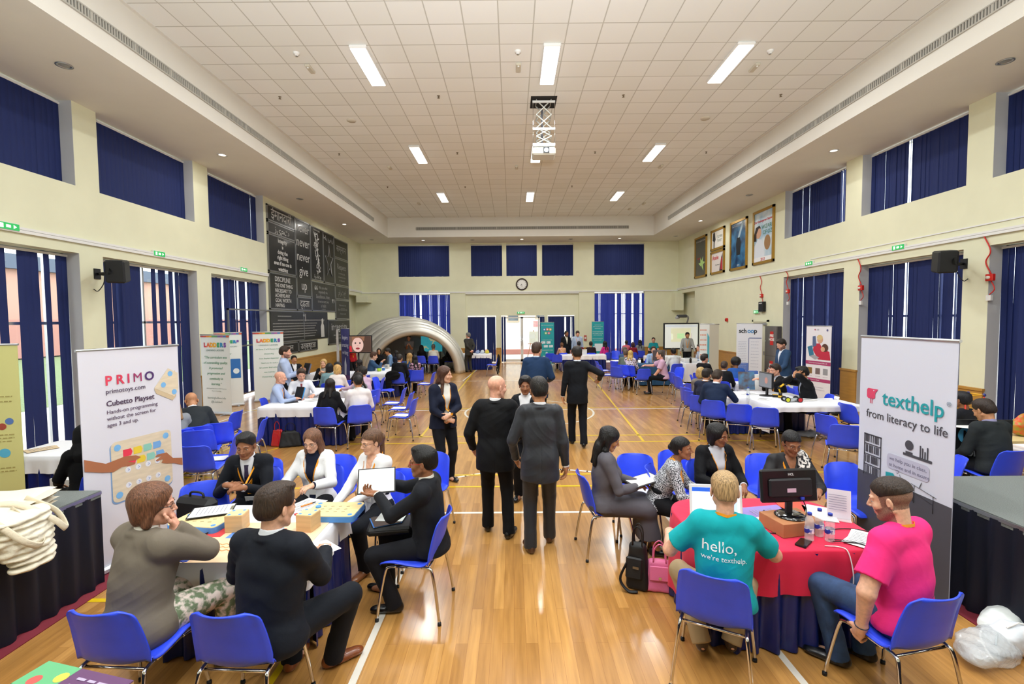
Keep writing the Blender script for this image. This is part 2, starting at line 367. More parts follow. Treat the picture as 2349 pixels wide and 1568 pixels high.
def person(label, x, y, face, sit=True, H=1.72, sex='m', lean=4, side=0, twist=0, head=(0, 0), roll=0, hl=None, hr=None, el=None, er=None, kl=None, kr=None,
           fl=None, fr=None, hz=None, g=1.0, skin='tan', hair='short', hc='#1a1310', top='jacket', tc='#10141e', under='#e8e8ee', bottom='trousers', bc='#11131a', shoes='#0c0b0b',
           tie=None, lanyard=False, glasses=None, beard=0, cuff=True, lod=None, curl=.55, hdl=None, hdr=None, upl=None, upr=None, topmat=None, botmat=None, shoelen=1.0, group=None, vneck=None, sockless=False,
           printed=None, watch=None, opend=None, name='person', scarf=None, hem=None):
    d_ = math.hypot(x, y)
    if lod is None: lod = 0 if d_ < 6.2 else (1 if d_ < 12.5 else 2)
    v, fv = [(.0068, .0032), (.011, .0055), (.019, .0095)][lod]
    s = H/1.75; fem = sex == 'f'
    sh = (.146 if fem else .168)*s*(.6+.4*g); hipw = (.095 if fem else .085)*s
    hz = hz if hz is not None else (.54 if sit else .935*s)
    if sit and hz is None: hz = .54
    Rp = rz(R(twist*.3)) @ rx(-R(lean*.25)); Rt = rz(R(twist)) @ ry(R(side)) @ rx(-R(lean))
    hip = A_(0, 0, hz); waist = hip+Rp@A_(0, 0, .14*s); chest = waist+Rt@A_(0, .005, .17*s); shc = waist+Rt@A_(0, -.005, .318*s); nb = waist+Rt@A_(0, -.012, .36*s)
    Rh = rz(R(twist*.8-head[0])) @ rx(-R(lean*.35+head[1])) @ ry(R(roll))
    hcn = nb+unit(Rt@A_(0, .05, 1)*.5+Rh@A_(0, .1, 1)*.5)*.155*s+Rh@A_(0, .012, 0)
    hs = s*(.95 if fem else 1.0)*1.02+.03
    Hm = Rh*hs
    hp = lambda a, b, c: hcn+Hm@A_(a, b, c)
    S = {}; 
    for sd, nm, ht, eh in ((-1, 'l', hl, el), (1, 'r', hr, er)):
        sp_ = shc+Rt@A_(sd*sh, 0, -.022)
        if isinstance(ht, str): ht = hcn+Hm@A_(sd*.03, .125, -.135)
        if ht is None: ht = (sd*.15, .33, .60) if sit else (sd*(sh+.09), .03, .80*s)
        if eh is None: eh = (sd*.6, -.5, -.6) if sit else (sd*.3, -1, -.1)
        e, wv = ik(sp_, ht, .285*s, .25*s, eh); S[nm] = (sp_, e, wv)
    Lg = {}
    for sd, nm, ft, kh in ((-1, 'l', fl, kl), (1, 'r', fr, kr)):
        hj = hip+Rp@A_(sd*hipw, 0, -.02)
        if ft is None: ft = (sd*.11, .40, 0) if sit else (sd*.10, .0, 0)
        if kh is None: kh = (sd*.12, .5, 1) if sit else (sd*.05, 1, 0)
        k_, an = ik(hj, (ft[0], ft[1], ft[2]+.085), .43*s, .425*s, kh); Lg[nm] = (hj, k_, an, ft)
    pts = [hip, nb, hcn]+[q for t in S.values() for q in t]+[q for t in Lg.values() for q in t[:3]]
    ftp = [A_(t[3][0], t[3][1]+.2, 0) for t in Lg.values()]+[A_(t[3][0], t[3][1]-.12, 0) for t in Lg.values()]
    lo = np.min(pts+ftp, 0)-.24; hi = np.max(pts+ftp, 0)+.24; lo[2] = -.01
    fine = (hcn-.16*hs*1.0, hcn+.16*hs)
    root = empty(name, (x, y, 0), -R(face), label, 'person', group)
    sm = skin_mats(skin)
    # ---- body
    B = Vol(lo, hi, v, fine, fv)
    gt = g
    tor = lambda e: [(Ell(hip, (.162*s*gt+e, .115*s*gt+e, .12*s+e), Rp), .06), (Ell(waist+Rt@A_(0, .005, .02), ((.125 if fem else .150)*s*gt+e, .10*s*gt+e, .15*s+e), Rt), .07),
                     (Ell(chest, ((.145 if fem else .165)*s*(.4+.6*gt)+e, .108*s*(.4+.6*gt)+e, .185*s+e), Rt), .06), (Cap(shc-Rt@A_(sh*.86, 0, 0), shc+Rt@A_(sh*.86, 0, 0), .052*s+e, .052*s+e), .05)]
    for p, k in tor(0): B.add(p, k)
    if fem:
        for q in (-1, 1): B.add(Ell(chest+Rt@A_(q*.06, .085, .0), (.06, .05, .06), Rt), .04)
    B.add(Cap(nb-Rt@A_(0, 0, .03), hp(0, -.02, -.05), .054*s*(1 if not fem else .88), .052*s*(1 if not fem else .86)), .03)
    for sd, (sp_, e, wv) in S.items():
        B.add(Cap(sp_, e, .050*s*gt, .040*s*gt), .03); B.add(Cap(e, wv, .041*s*gt, .026*s), .015)
    for sd, (hj, k_, an, ft) in Lg.items():
        B.add(Cap(hj, k_, .078*s*gt, .052*s), .04); B.add(Cap(k_, an, .052*s, .034*s), .02); B.add(Ell(an+A_(0, .05, -.05), (.035, .10, .03)), .03)
    hs_ = .92 if fem else 1.0
    for sd, nm, dd, uu in ((-1, 'l', hdl, upl), (1, 'r', hdr, upr)):
        sp_, e, wv = S[nm]
        if dd is None: dd = unit(wv-e)+A_(-sd*.15, 0, -.25 if sit else 0)
        if uu is None: uu = A_(0, .25, 1) if sit else A_(sd*1, .1, .1)
        for p, k in hand(wv, unit(dd), uu, sd if True else 1, curl, s=hs_*s): B.add(p, k)
    T = lambda c, r, M=None: Ell(hp(*c), A_(*r)*hs, Rh if M is None else Rh@M)
    C = lambda a, b, ra, rb: Cap(hp(*a), hp(*b), ra*hs, rb*hs)
    fw = .94 if fem else 1.0
    B.add(T((0, -.012, .038), (.074, .094, .082)), .03)
    B.add(T((0, .030, -.030), (.056*fw, .066, .084)), .03)
    B.add(T((0, .072, -.096), (.024*fw, .018, .018)), .02)
    for q in (-1, 1):
        B.add(C((q*.054*fw, -.004, -.05), (q*.022, .060, -.097), .017, .015), .02)
        B.add(T((q*.036, .063, -.028), (.022, .020, .020)), .02)
        B.add(C((q*.012, .088, .020), (q*.046, .074, .020), .0085, .008), .012)
        B.sub(T((q*.032, .098, .000), (.020, .017, .0125)), .008)
        B.add(C((q*.018, .0835, .0078), (q*.046, .075, .0060), .0056, .0050), .004)
        B.add(C((q*.020, .0845, -.0090), (q*.044, .075, -.0095), .0050, .0045), .004)
        B.add(T((q*.077, -.008, -.008), (.008, .018, .031), rz(q*.35)), .006)
        B.sub(T((q*.086, -.002, -.006), (.006, .009, .018)), .004)
    B.add(C((0, .088, .014), (0, .112, -.026), .007, .0105), .010)
    for q in (-1, 1): B.add(T((q*.0115, .100, -.031), (.008, .010, .007)), .005)
    B.add(C((-.017, .0855, -.0605), (.017, .0855, -.0605), .0045, .0045), .006); B.add(C((-.007, .0895, -.0600), (.007, .0895, -.0600), .0045, .0045), .005)
    B.add(C((-.013, .0865, -.0695), (.013, .0865, -.0695), .0052, .0052), .006)
    B.sub(C((-.021, .094, -.0650), (.021, .094, -.0650), .0022, .0022), .003)
    V, Q = B.surf()
    c_ = V[Q].mean(1); lc = (c_-hcn)@Rh/hs
    mi = np.zeros(len(Q), int)
    if lod < 2:
        lip = (np.abs(lc[:, 0]) < .024) & (lc[:, 2] < -.0535) & (lc[:, 2] > -.0775) & (lc[:, 1] > .0825) & ((np.abs(lc[:, 2]+.0650)/.0098)**2+(lc[:, 0]/.0245)**2 < 1)
        mi[lip] = 1
    if beard:
        bd = (lc[:, 2] < -.022-.32*np.clip(lc[:, 1], 0, .1)) & (lc[:, 2] > -.135) & (lc[:, 1] > -.01) & ((np.abs(lc[:, 0]) > .030) | (lc[:, 2] < -.080) | ((lc[:, 2] < -.040) & (lc[:, 2] > -.053)))
        bd &= ~((lc[:, 2] > -.08) & (lc[:, 1] > .072) & (np.abs(lc[:, 0]) < .036) & (lc[:, 2] < -.053)); mi[bd & (mi == 0)] = 2
    if hair == 'fade': mi[(lc[:, 2] > -.045) & (lc[:, 2] < .05) & (lc[:, 1] < .038) & (np.abs(lc[:, 0]) < .078) & (mi == 0)] = 2
    link('body', npmesh('body', V, Q, sm, mi), root)
    # ---- lower clothing
    bm_ = botmat or cloth('b_'+str(bc).strip('#'), bc)
    if bottom == 'trousers' or bottom == 'skirt':
        lo2 = lo.copy(); hi2 = hi.copy(); hi2[2] = waist[2]+.12; P = Vol(lo2, hi2, v*1.05)
        ti = -.018 if top == 'jacket' else 0
        P.add(Ell(hip, (.168*s*gt+ti, .121*s*gt+ti, .135*s), Rp), .05); P.add(Ell(waist, (.148*s*gt+ti, .104*s*gt+ti, .06), Rp), .05)
        if bottom == 'trousers':
            for sd, (hj, k_, an, ft) in Lg.items():
                P.add(Cap(hj, k_, .094*s*gt, .070*s), .05); P.add(Cap(k_, an+A_(0, -.004, -.03), .070*s, .056*s, cut=.0), .02)
                if not sit or lod < 2: P.add(Cap(k_*.25+an*.75+A_(0, -.005, 0), an+A_(0, 0, -.035), .055*s, .062*s, cut=0), .02)
        else:
            (h1, k1, a1, _), (h2, k2, a2, _) = Lg['l'], Lg['r']; km = (k1+k2)/2; am = (a1+a2)/2; hm = (h1+h2)/2
            P.add(Cap(h1, k1, .10*s*gt, .085*s), .05); P.add(Cap(h2, k2, .10*s*gt, .085*s), .05)
            for o_ in (-.05, .05):
                P.add(Cap(hm+A_(o_, 0, 0), km+A_(o_*1.3, 0, -.01), .10*s, .09*s), .05); P.add(Cap(km+A_(o_*1.3, 0, -.02), km*.25+am*.75+A_(o_*1.4, -.02, 0), .09*s, .12*s, cut=0), .05)
        P.fn(folds(.0028 if lod < 2 else 0, .8, seed=int(abs(x*97+y*31)) % 999)); V, Q = P.surf(); link('trousers' if bottom == 'trousers' else 'skirt', npmesh('lower', V, Q, bm_), root)
    # ---- shoes
    shm = mat('shoe_'+shoes.strip('#'), shoes, .28, coat=.3)
    if True:
        for nm in 'lr':
            hj, k_, an, ft = Lg[nm]; fy = 0
            yaw = (-1 if nm == 'l' else 1)*R(9); M = rz(-yaw)
            if len(ft) > 3: M = rz(-R(ft[3]))
            if len(ft) > 4: M = M @ rx(-R(ft[4]))
            fl_ = M@A_(0, 1, 0); L = shoelen
            Sv = Vol(an-.26, an+.26, .0065 if lod == 0 else (.012 if lod == 1 else .018))
            z0 = ft[2]
            Sv.add(Ell(an+M@A_(0, .065*L, -.052), (.043*s, .125*s*L, .032), M), .02).add(Ell(an+M@A_(0, -.025, -.035), (.036*s, .045*s, .05), M), .03)
            if not sockless: Sv.add(Cap(an+M@A_(0, -.005, .0), an+M@A_(0, .03, -.03), .040*s, .035*s), .02)
            Sv.add(Ell(an+M@A_(0, .15*s*L, -.055), (.034*s, .045*s, .022), M), .02)
            if len(ft) <= 4: Sv.fn(lambda g_, a, b, c: np.maximum(g_, z0+.004-c))
            V, Q = Sv.surf(); link('shoe', npmesh('shoe', V, Q, shm), root)
    # ---- upper clothing
    def armv(e, V_, short=False, cutw=.0, k=.035):
        for nm in 'lr':
            sp_, el_, wv = S[nm]
            if short: V_.add(Cap(sp_-Rt@A_((-1 if nm == 'l' else 1)*.02, 0, .005), sp_*.28+el_*.72, .062*s*gt+e, .070*s*gt+e, cut=0), k)
            else:
                V_.add(Cap(sp_, el_, .052*s*gt+e, .042*s*gt+e*.8), k); V_.add(Cap(el_, wv-unit(wv-el_)*cutw, .042*s*gt+e*.8, .033*s*(.6+.4*gt)+e*.7, cut=0), .012)
    lo3 = np.min([hip, nb]+[q for t in S.values() for q in t], 0)-.2; hi3 = np.max([hip, nb]+[q for t in S.values() for q in t], 0)+.2; hi3[2] = max(nb[2]+.09, S['l'][2][2]+.1, S['r'][2][2]+.1)
    lo3[2] = hz-.28
    def local(X, Y, Z):
        q = waist; M = Rt; a, b, c = X-q[0], Y-q[1], Z-q[2]
        return M[0, 0]*a+M[1, 0]*b+M[2, 0]*c, M[0, 1]*a+M[1, 1]*b+M[2, 1]*c, M[0, 2]*a+M[1, 2]*b+M[2, 2]*c
    um = cloth('u_'+str(under).strip('#'), under, bump=.15)
    is_j = top == 'jacket'
    tm = topmat or cloth('t_'+str(tc).strip('#'), tc, rough=.75 if is_j else .85)
    neckr = .072*s
    def torso(V_, e, hemz):
        for p, k in tor(e): V_.add(p, k)
        if fem:
            for q in (-1, 1): V_.add(Ell(chest+Rt@A_(q*.055, .078, .0), (.062+e, .05+e, .062), Rt), .05)
        V_.add(Ell(hip+Rp@A_(0, -.01 if sit else 0, -.05 if sit else -.16), ((.176 if fem or sit else .168)*s*gt+e, .128*s*gt+e, .14*s if sit else .34*s), Rp), .05)
        V_.add(Cap(nb+Rt@A_(-.05, -.012, -.045), nb+Rt@A_(.05, -.012, -.045), .048*s+e*.5, .048*s+e*.5), .05)
        V_.fn(lambda g_, a, b, c: np.maximum(g_, hemz-c))
    hemz = hz-(hem if hem else (.06 if sit else (.21 if is_j and not fem else (.12 if is_j else .06))))
    if not hem and not sit: hem = .22
    fdv = folds((.0055 if is_j else .005) if lod < 2 else .002, 1.0, seed=int(abs(x*131+y*17)) % 991)
    J = Vol(lo3, hi3, v)
    if is_j:
        torso(J, .019, hemz)
        vd = vneck or (.05 if not fem else .02); ow = opend if opend is not None else .0
        def cutv(g_, X, Y, Z):
            a, b, c = local(X, Y, Z); wdt = np.where(c > vd*s, (c-vd*s)/(.36*s-vd*s)*.062+ow*.5, np.where(ow > 0, ow, -.01)) ; 
            lap = (np.abs(a) > wdt) & (np.abs(a) < wdt+.052*np.clip((c-vd*s)/(.16*s)+.15, 0, 1)) & (b > .02) & (c > vd*s) & (c < .34*s)
            g2 = g_-.006*lap*(1 if lod == 0 else 0)
            if ow == 0: g2 = g2+.004*((np.abs(a-.012) < .004) & (b > 0) & (c < vd*s))
            g2 = g2+.0035*((np.abs(a) < .0035) & (b < -.03) & (c < -.0*s))
            return np.maximum(g2, -np.maximum(np.abs(a)-wdt, .015-b))
        J.add(Ell(nb+Rt@A_(0, -.022, -.002), (.080*s, .066*s, .030*s), Rt), .012); J.fn(cutv); armv(.012, J, cutw=.012 if cuff else 0); J.fn(fdv)
        U = Vol(lo3, hi3, v*1.15); torso(U, .005, hz-.02); U.add(Cap(nb-Rt@A_(0, 0, .02), nb+unit(hcn-nb)*.045*s, .064*s, .062*s, cut=0), .02)
        if cuff:
            for nm in 'lr':
                sp_, el_, wv = S[nm]; U.add(Cap(wv-unit(wv-el_)*.05, wv+unit(wv-el_)*.004, .034*s*(.6+.4*gt), .033*s*(.6+.4*gt)+.002, cut=0), .005)
        V, Q = U.surf(); link('shirt', npmesh('shirt', V, Q, um), root)
    elif top == 'tee':
        torso(J, .012, hemz); armv(.0, J, short=True, k=.05); J.fn(fdv)
    else:
        torso(J, .010, hemz)
        if top == 'shirt': J.add(Cap(nb-Rt@A_(0, 0, .02), nb+unit(hcn-nb)*.04*s, .070*s, .068*s, cut=0), .02)
        if vneck:
            J.fn(lambda g_, X, Y, Z: (lambda a, b, c: np.maximum(g_, -np.maximum(np.abs(a)-(c-vneck)*.30, .02-b)))(*local(X, Y, Z)))
        armv(.008, J, short=(top == 'shortshirt')); J.fn(fdv)
    V, Q = J.surf(); nmn = {'jacket': 'jacket', 'tee': 't_shirt', 'shortshirt': 'shirt', 'shirt': 'shirt', 'blouse': 'blouse'}[top]
    jo = link(nmn, npmesh(nmn, V, Q, tm), root)
    # ---- ribbons that lie on the chest
    def front(a, c, Vs, off=.003, back=False):
        sg = -1 if back else 1; q = np.array([waist+Rt@A_(a, sg*(b-.02), c) for b in np.linspace(.34, 0, 80)]); f_ = Vs.at(q)
        if is_j and Vs is not J: f_ = np.minimum(f_, J.at(q))
        i = np.argmax(f_ < 0)
        return q[i]+Rt@A_(0, sg*off, 0)
    def ribbon(path, wid, nm_, mt, wf=None):
        mb = MB(); path = [A_(*p) for p in path]; N = len(path); vs = []
        for i, p in enumerate(path):
            t = unit(path[min(i+1, N-1)]-path[max(i-1, 0)]); nrm = unit((p-(chest*1.0)) - Rt@A_(0, 0, 1)*((p-chest)@(Rt@A_(0, 0, 1)))); sd = unit(np.cross(t, nrm))*(wid if wf is None else wf[i])/2
            vs += [p-sd, p+sd, p+sd+nrm*.002, p-sd+nrm*.002]
        mb.add(vs, [(i*4+k, i*4+(k+1) % 4, i*4+4+(k+1) % 4, i*4+4+k) for i in range(N-1) for k in range(4)]); return mb.build(nm_, mt, root)
    base_v = U if is_j else J
    if tie and lod < 2:
        zs = np.linspace(.335*s, (vneck or .05)*s-.01, 14); ribbon([front(0, z, U if is_j else J, .004) for z in zs], .05, 'tie', mat('tie_'+tie.strip('#'), tie, .5, noise=.5, nscale=60), [.042, .036, .034]+list(np.linspace(.036, .075, 11)))
    if lanyard:
        lm = mat('lanyard_orange', '#e8961a', .55)
        z1 = .02 if sit else -.02
        for q in (-1, 1):
            path = [nb+Rh@A_(0, -.072, .0)*.9+A_(0, 0, .012), nb+Rt@A_(q*.055, -.045, .025), nb+Rt@A_(q*.074, .0, .012)]
            for t in np.linspace(.0, 1, 12): zz = .315*s+(z1-.315*s)*t; aa = q*(.068*(1-t)**1.0+.006); path.append(front(aa, zz, U if is_j else J, .004))
            ribbon(path, .017, 'lanyard', lm)
        b_ = front(0, z1-.05, U if is_j else J, .012)
        if lod < 2: MB().box(b_, (.085, .004, .06), Matrix(np.vstack([np.c_[Rt, [0, 0, 0]], [0, 0, 0, 1]]).tolist())).build('badge', cm('#f2f2ee', .4), root)
    if scarf:
        Sc = Vol(lo3, hi3, v); ls = S['l'][0]
        pth = [front(.10, -.06, J, .0), front(.04, .06, J, .0), front(-.05, .17, J, .0), front(-.11, .26, J, .0)]+[ls+Rt@A_(.03, .02, .055), ls+Rt@A_(.02, -.06, .05), ls+Rt@A_(0, -.11, -.02), ls+Rt@A_(-.02, -.13, -.20)]
        for a_, b_ in zip(pth, pth[1:]): Sc.add(Cap(a_, b_, .045, .045), .05)
        Sc.fn(folds(.005, 1.6, seed=3)); Vs_, Qs_ = Sc.surf(); link('sari_drape', npmesh('drape', Vs_, Qs_, scarf), root)
    # ---- hair
    if hair and hair != 'bald':
        Hv = Vol(hcn-A_(.22, .24, .46 if hair in ('long', 'hijab', 'pony', 'verylong') else .20)*1.0, hcn+A_(.22, .22, .19), max(fv*1.1, .0035))
        hl2 = lambda X, Y, Z: [(X-hcn[0])*Rh[0, i]+(Y-hcn[1])*Rh[1, i]+(Z-hcn[2])*Rh[2, i] for i in range(3)]
        th = {'crew': .003, 'fade': .003, 'short': .010, 'afro': .045, 'thin': .004}.get(hair, .011)
        if fem and hair == 'short': th = .016
        Hv.add(T((0, -.014, .044), (.076+th, .096+th, .082+th)), .02)
        if hair in ('short', 'crew', 'thin'):
            Hv.add(T((0, -.055, -.01), (.064+th*.6, .052+th, .06)), .03); low = -.045 if hair == 'short' else -.04
            if hair == 'short': Hv.add(T((.008, .035, .108), (.056, .050, .018)), .03)
        if hair == 'afro': Hv.add(T((0, -.04, .05), (.11, .11, .105)), .03)
        if hair == 'bob' and lod == 0: Hv.add(T((0, -.03, .03), (.092, .108, .098)), .03)
        if hair == 'bob':
            for q in (-1, 1): Hv.add(C((q*.062, -.005, .04), (q*.072, -.012, -.095), .030, .026), .03)
            Hv.add(T((0, -.06, -.03), (.085, .055, .10)), .03)
        if hair in ('long', 'verylong'):
            zb = -.30 if hair == 'verylong' else -.24
            for q in (-1, 1):
                Hv.add(C((q*.060, -.005, .04), (q*.076, .000, -.11), .028, .026), .03); Hv.add(Cap(hp(q*.076, 0, -.11), hp(q*.078, .0, -.12)+A_(0, 0, 0)+Rt@A_(q*.02, .045, zb+.10), .027, .018), .02)
            Hv.add(T((0, -.062, -.06), (.085, .045, .15)), .03); Hv.add(Cap(hp(-.04, -.08, -.1), hp(-.04, -.07, -.1)+Rt@A_(-.02, -.05, zb+.12), .035, .022), .03); Hv.add(Cap(hp(.04, -.08, -.1), hp(.04, -.07, -.1)+Rt@A_(.02, -.05, zb+.12), .035, .022), .03)
        if hair in ('bun', 'pony'):
            Hv.add(T((0, -.045, -.01), (.072, .062, .06)), .03); Hv.add(T((0, -.115, .01), (.04, .034, .038)), .02)
            if hair == 'pony': Hv.add(Cap(hp(0, -.115, 0), hp(0, -.12, -.03)+A_(0, 0, -.2), .03, .014), .02)
        if hair == 'hijab':
            Hv.add(T((0, -.01, 0), (.10, .112, .125)), .03); Hv.add(Cap(hp(0, -.01, -.08), nb+A_(0, 0, -.04), .10, .15), .05)
        if hair == 'cap':
            Hv.add(T((0, .10, .055), (.06, .07, .012)), .01)
        def facecut(g_, X, Y, Z):
            a, b, c = hl2(X, Y, Z); a, b, c = a/hs, b/hs, c/hs
            if hair == 'hijab': return np.maximum(g_, -np.maximum(np.sqrt((a/.062)**2+((c+.02)/.085)**2)*.06-.06, .03-b))
            if hair in ('short', 'crew', 'thin', 'afro', 'cap', 'fade'):
                hl_ = .060 if hair != 'thin' else .085
                cut = np.maximum(.036-b, (np.sqrt((a/.072)**2+((c+.01)/(hl_+.028))**2)-1)*.07)      # forehead and face
                g_ = np.maximum(g_, -cut)
                g_ = np.maximum(g_, -np.maximum(-.018-b, c-.012))                     # in front of the ears
                g_ = np.maximum(g_, (-.055 if hair != 'crew' else -.05)-c)
                if hair == 'fade': g_ = np.maximum(g_, .034-.35*b*(b > 0)-.10*b*(b < 0)-c)
                if hair == 'crew': g_ = np.maximum(g_, -np.maximum(.0-np.abs(a)+.0, .0)*0-1)
                return g_
            fr_ = np.maximum(.026-b, (np.sqrt((a/.057)**2+((c+.035*(c < 0))/.083)**2*(c > -.02))-1)*.057)
            if hair in ('bun', 'pony'): fr_ = np.maximum(.010-b+.25*np.clip(c, 0, 1), c-.070+.35*np.abs(a))
            return np.maximum(g_, -fr_)
        Hv.fn(facecut); Hv.fn(folds(.0030 if lod < 2 else .001, 1.6, seed=int(abs(x*77+y*13)) % 97, ridge=0))
        V, Q = Hv.surf()
        link('headscarf' if hair == 'hijab' else 'hair', npmesh('hair', V, Q, hairm(hc) if hair != 'hijab' else cloth('veil', '#0b0b0d')), root)
    # ---- eyes, brows, glasses
    Me = lambda: Matrix(np.vstack([np.c_[Hm, hcn], [0, 0, 0, 1]]).tolist())
    if lod < 2 and hair is not None:
        for q in (-1, 1):
            e = MB(); e.ball((0, 0, 0), .0122, 16, 12); me = e.mesh('eye', [mat('eye_white', '#e2dcd6', .2), mat('eye_iris', '#2a1a12', .15), mat('eye_iris_blue', '#42586a', .15)])
            for p in me.polygons:
                if p.center.y > .0096: p.material_index = 1 if skin not in ('fair', 'pink') else 2
            o = link('eye', me, root); o.matrix_local = Me() @ Matrix.Translation((q*.0315, .0735, -.001)) @ Matrix.Rotation(R(-8), 4, 'X')
            b = MB(); b.tube([(q*.014, .0945, .0215), (q*.030, .0915, .0275), (q*.047, .080, .0225)], [.0022, .0032, .0015], 6, flat=1.0)
            o = b.build('eyebrow', mat('brow_'+hc.strip('#'), hc if hair != 'bald' else '#3a2a20', .8), root); o.matrix_local = Me()
    if glasses and lod < 2:
        gm = mat('glasses_'+glasses.strip('#'), glasses, .3); b = MB()
        for q in (-1, 1):
            b.tube([(q*.032+.024*math.cos(t)*(1.0), .100-.010*abs(math.cos(t)) , .000+.017*math.sin(t)) for t in np.linspace(0, 2*PI, 20)[:-1]], .0016, 6, closed=True)
            b.tube([(q*.056, .092, .004), (q*.074, .07, .006), (q*.080, -.005, .004)], .0017, 6)
        b.tube([(-.008, .101, .004), (0, .103, .006), (.008, .101, .004)], .0015, 6)
        o = b.build('glasses', gm, root); o.matrix_local = Me()
    if watch:
        sp_, e, wv = S[watch]; n_ = unit(wv-e); c0 = wv-n_*.02; u1 = unit(np.cross(n_, A_(0, .3, 1))); u2 = np.cross(n_, u1)
        b = MB(); b.tube([c0+(u1*math.cos(t)+u2*math.sin(t))*.031*s for t in np.linspace(0, 2*PI, 22)[:-1]], .009, 8, closed=True, flat=.35); b.build('wristwatch', mat('watch_band', '#1d2a3c', .4), root)
    root['_'] = 0; del root['_']
    return dict(root=root, vol=J, waist=waist, Rt=Rt, front=front, S=S, hcn=hcn, Hm=Hm, nb=nb)
# ------------------------------------------------------------------ room surfaces
def floor_mat():
    m = bpy.data.materials.new('floor_wood'); m.use_nodes = True; nt = m.node_tree; n = nt.nodes; L = nt.links; b = n['Principled BSDF']
    tc = n.new('ShaderNodeTexCoord'); mp = n.new('ShaderNodeMapping'); mp.inputs['Rotation'].default_value = (0, 0, PI/2)
    L.new(tc.outputs['Object'], mp.inputs[0])
    br = n.new('ShaderNodeTexBrick'); br.offset = .37; br.inputs['Scale'].default_value = 1; br.inputs['Brick Width'].default_value = 1.1; br.inputs['Row Height'].default_value = .085
    br.inputs['Mortar Size'].default_value = .0009; br.inputs['Mortar Smooth'].default_value = .3; br.inputs['Bias'].default_value = 0
    br.inputs['Color1'].default_value = (*hexc('#c69453'), 1); br.inputs['Color2'].default_value = (*hexc('#a9793e'), 1); br.inputs['Mortar'].default_value = (*hexc('#8a5526'), 1)
    L.new(mp.outputs[0], br.inputs['Vector'])
    mp2 = n.new('ShaderNodeMapping'); mp2.inputs['Scale'].default_value = (14, .9, 1); L.new(tc.outputs['Object'], mp2.inputs[0])
    nz = n.new('ShaderNodeTexNoise'); nz.inputs['Scale'].default_value = 2.2; nz.inputs['Detail'].default_value = 5; L.new(mp2.outputs[0], nz.inputs['Vector'])
    rp = n.new('ShaderNodeValToRGB'); rp.color_ramp.elements[0].position = .3; rp.color_ramp.elements[1].position = .7
    rp.color_ramp.elements[0].color = (.80, .76, .71, 1); rp.color_ramp.elements[1].color = (1.1, 1.1, 1.1, 1); L.new(nz.outputs['Fac'], rp.inputs[0])
    mx = n.new('ShaderNodeMix'); mx.data_type = 'RGBA'; mx.blend_type = 'MULTIPLY'; mx.inputs[0].default_value = 1
    L.new(br.outputs['Color'], mx.inputs[6]); L.new(rp.outputs[0], mx.inputs[7]); L.new(mx.outputs[2], b.inputs['Base Color'])
    b.inputs['Roughness'].default_value = .28; b.inputs['Coat Weight'].default_value = .5; b.inputs['Coat Roughness'].default_value = .15
    nz2 = n.new('ShaderNodeTexNoise'); nz2.inputs['Scale'].default_value = 3; L.new(tc.outputs['Object'], nz2.inputs['Vector'])
    bp = n.new('ShaderNodeBump'); bp.inputs['Strength'].default_value = .12; bp.inputs['Distance'].default_value = .01; L.new(nz2.outputs['Fac'], bp.inputs['Height']); L.new(bp.outputs[0], b.inputs['Coat Normal'])
    return m
def tile_mat():
    m = bpy.data.materials.new('ceiling_tile'); m.use_nodes = True; nt = m.node_tree; n = nt.nodes; L = nt.links; b = n['Principled BSDF']
    tc = n.new('ShaderNodeTexCoord'); mp = n.new('ShaderNodeMapping'); mp.inputs['Location'].default_value = (.185, .08, 0)
    L.new(tc.outputs['Object'], mp.inputs[0])
    br = n.new('ShaderNodeTexBrick'); br.offset = 0; br.inputs['Scale'].default_value = 1; br.inputs['Brick Width'].default_value = .6; br.inputs['Row Height'].default_value = .6
    br.inputs['Mortar Size'].default_value = .011; br.inputs['Mortar Smooth'].default_value = .1
    br.inputs['Color1'].default_value = (*hexc('#eff1ee'), 1); br.inputs['Color2'].default_value = (*hexc('#e9ebe6'), 1); br.inputs['Mortar'].default_value = (*hexc('#c2c2ba'), 1)
    L.new(mp.outputs[0], br.inputs['Vector']); L.new(br.outputs['Color'], b.inputs['Base Color']); b.inputs['Roughness'].default_value = .9
    return m
M_WALL = mat('wall_cream', '#e3e3c6', .75, noise=.02, nscale=2)
M_SOF = mat('soffit_white', '#e2dfd6', .8, noise=.015, nscale=1.5)
M_REV = mat('reveal_grey', '#bfc0c4', .7)
M_DADO = mat('dado_wood', '#b98a42', .35, noise=.07, nscale=3, stretch=(1, 1, 6), coat=.3)
M_BLUE = mat('blind_blue', '#11225a', .75, bump=.2, bscale=300)
M_ALU = mat('aluminium', '#b9bcc0', .35, metal=.9)
M_WHITE = mat('white_plastic', '#e6e6e4', .4)
M_BLACK = mat('black_plastic', '#101114', .4)
M_CHROME = mat('chrome', '#d8d8da', .12, metal=1)
def struct(mb, name, m, parent=None):
    o = mb.build(name, m, parent)
    if parent is None: o['kind'] = 'structure'
    return o
fl = struct(MB().span((WL-1, YF, -.1), (WR+1, YB+.6, 0)), 'floor', floor_mat())
struct(MB().span((WL-.6, YF, ZC), (WR+.6, YB+.6, ZC+.1)), 'ceiling', tile_mat())
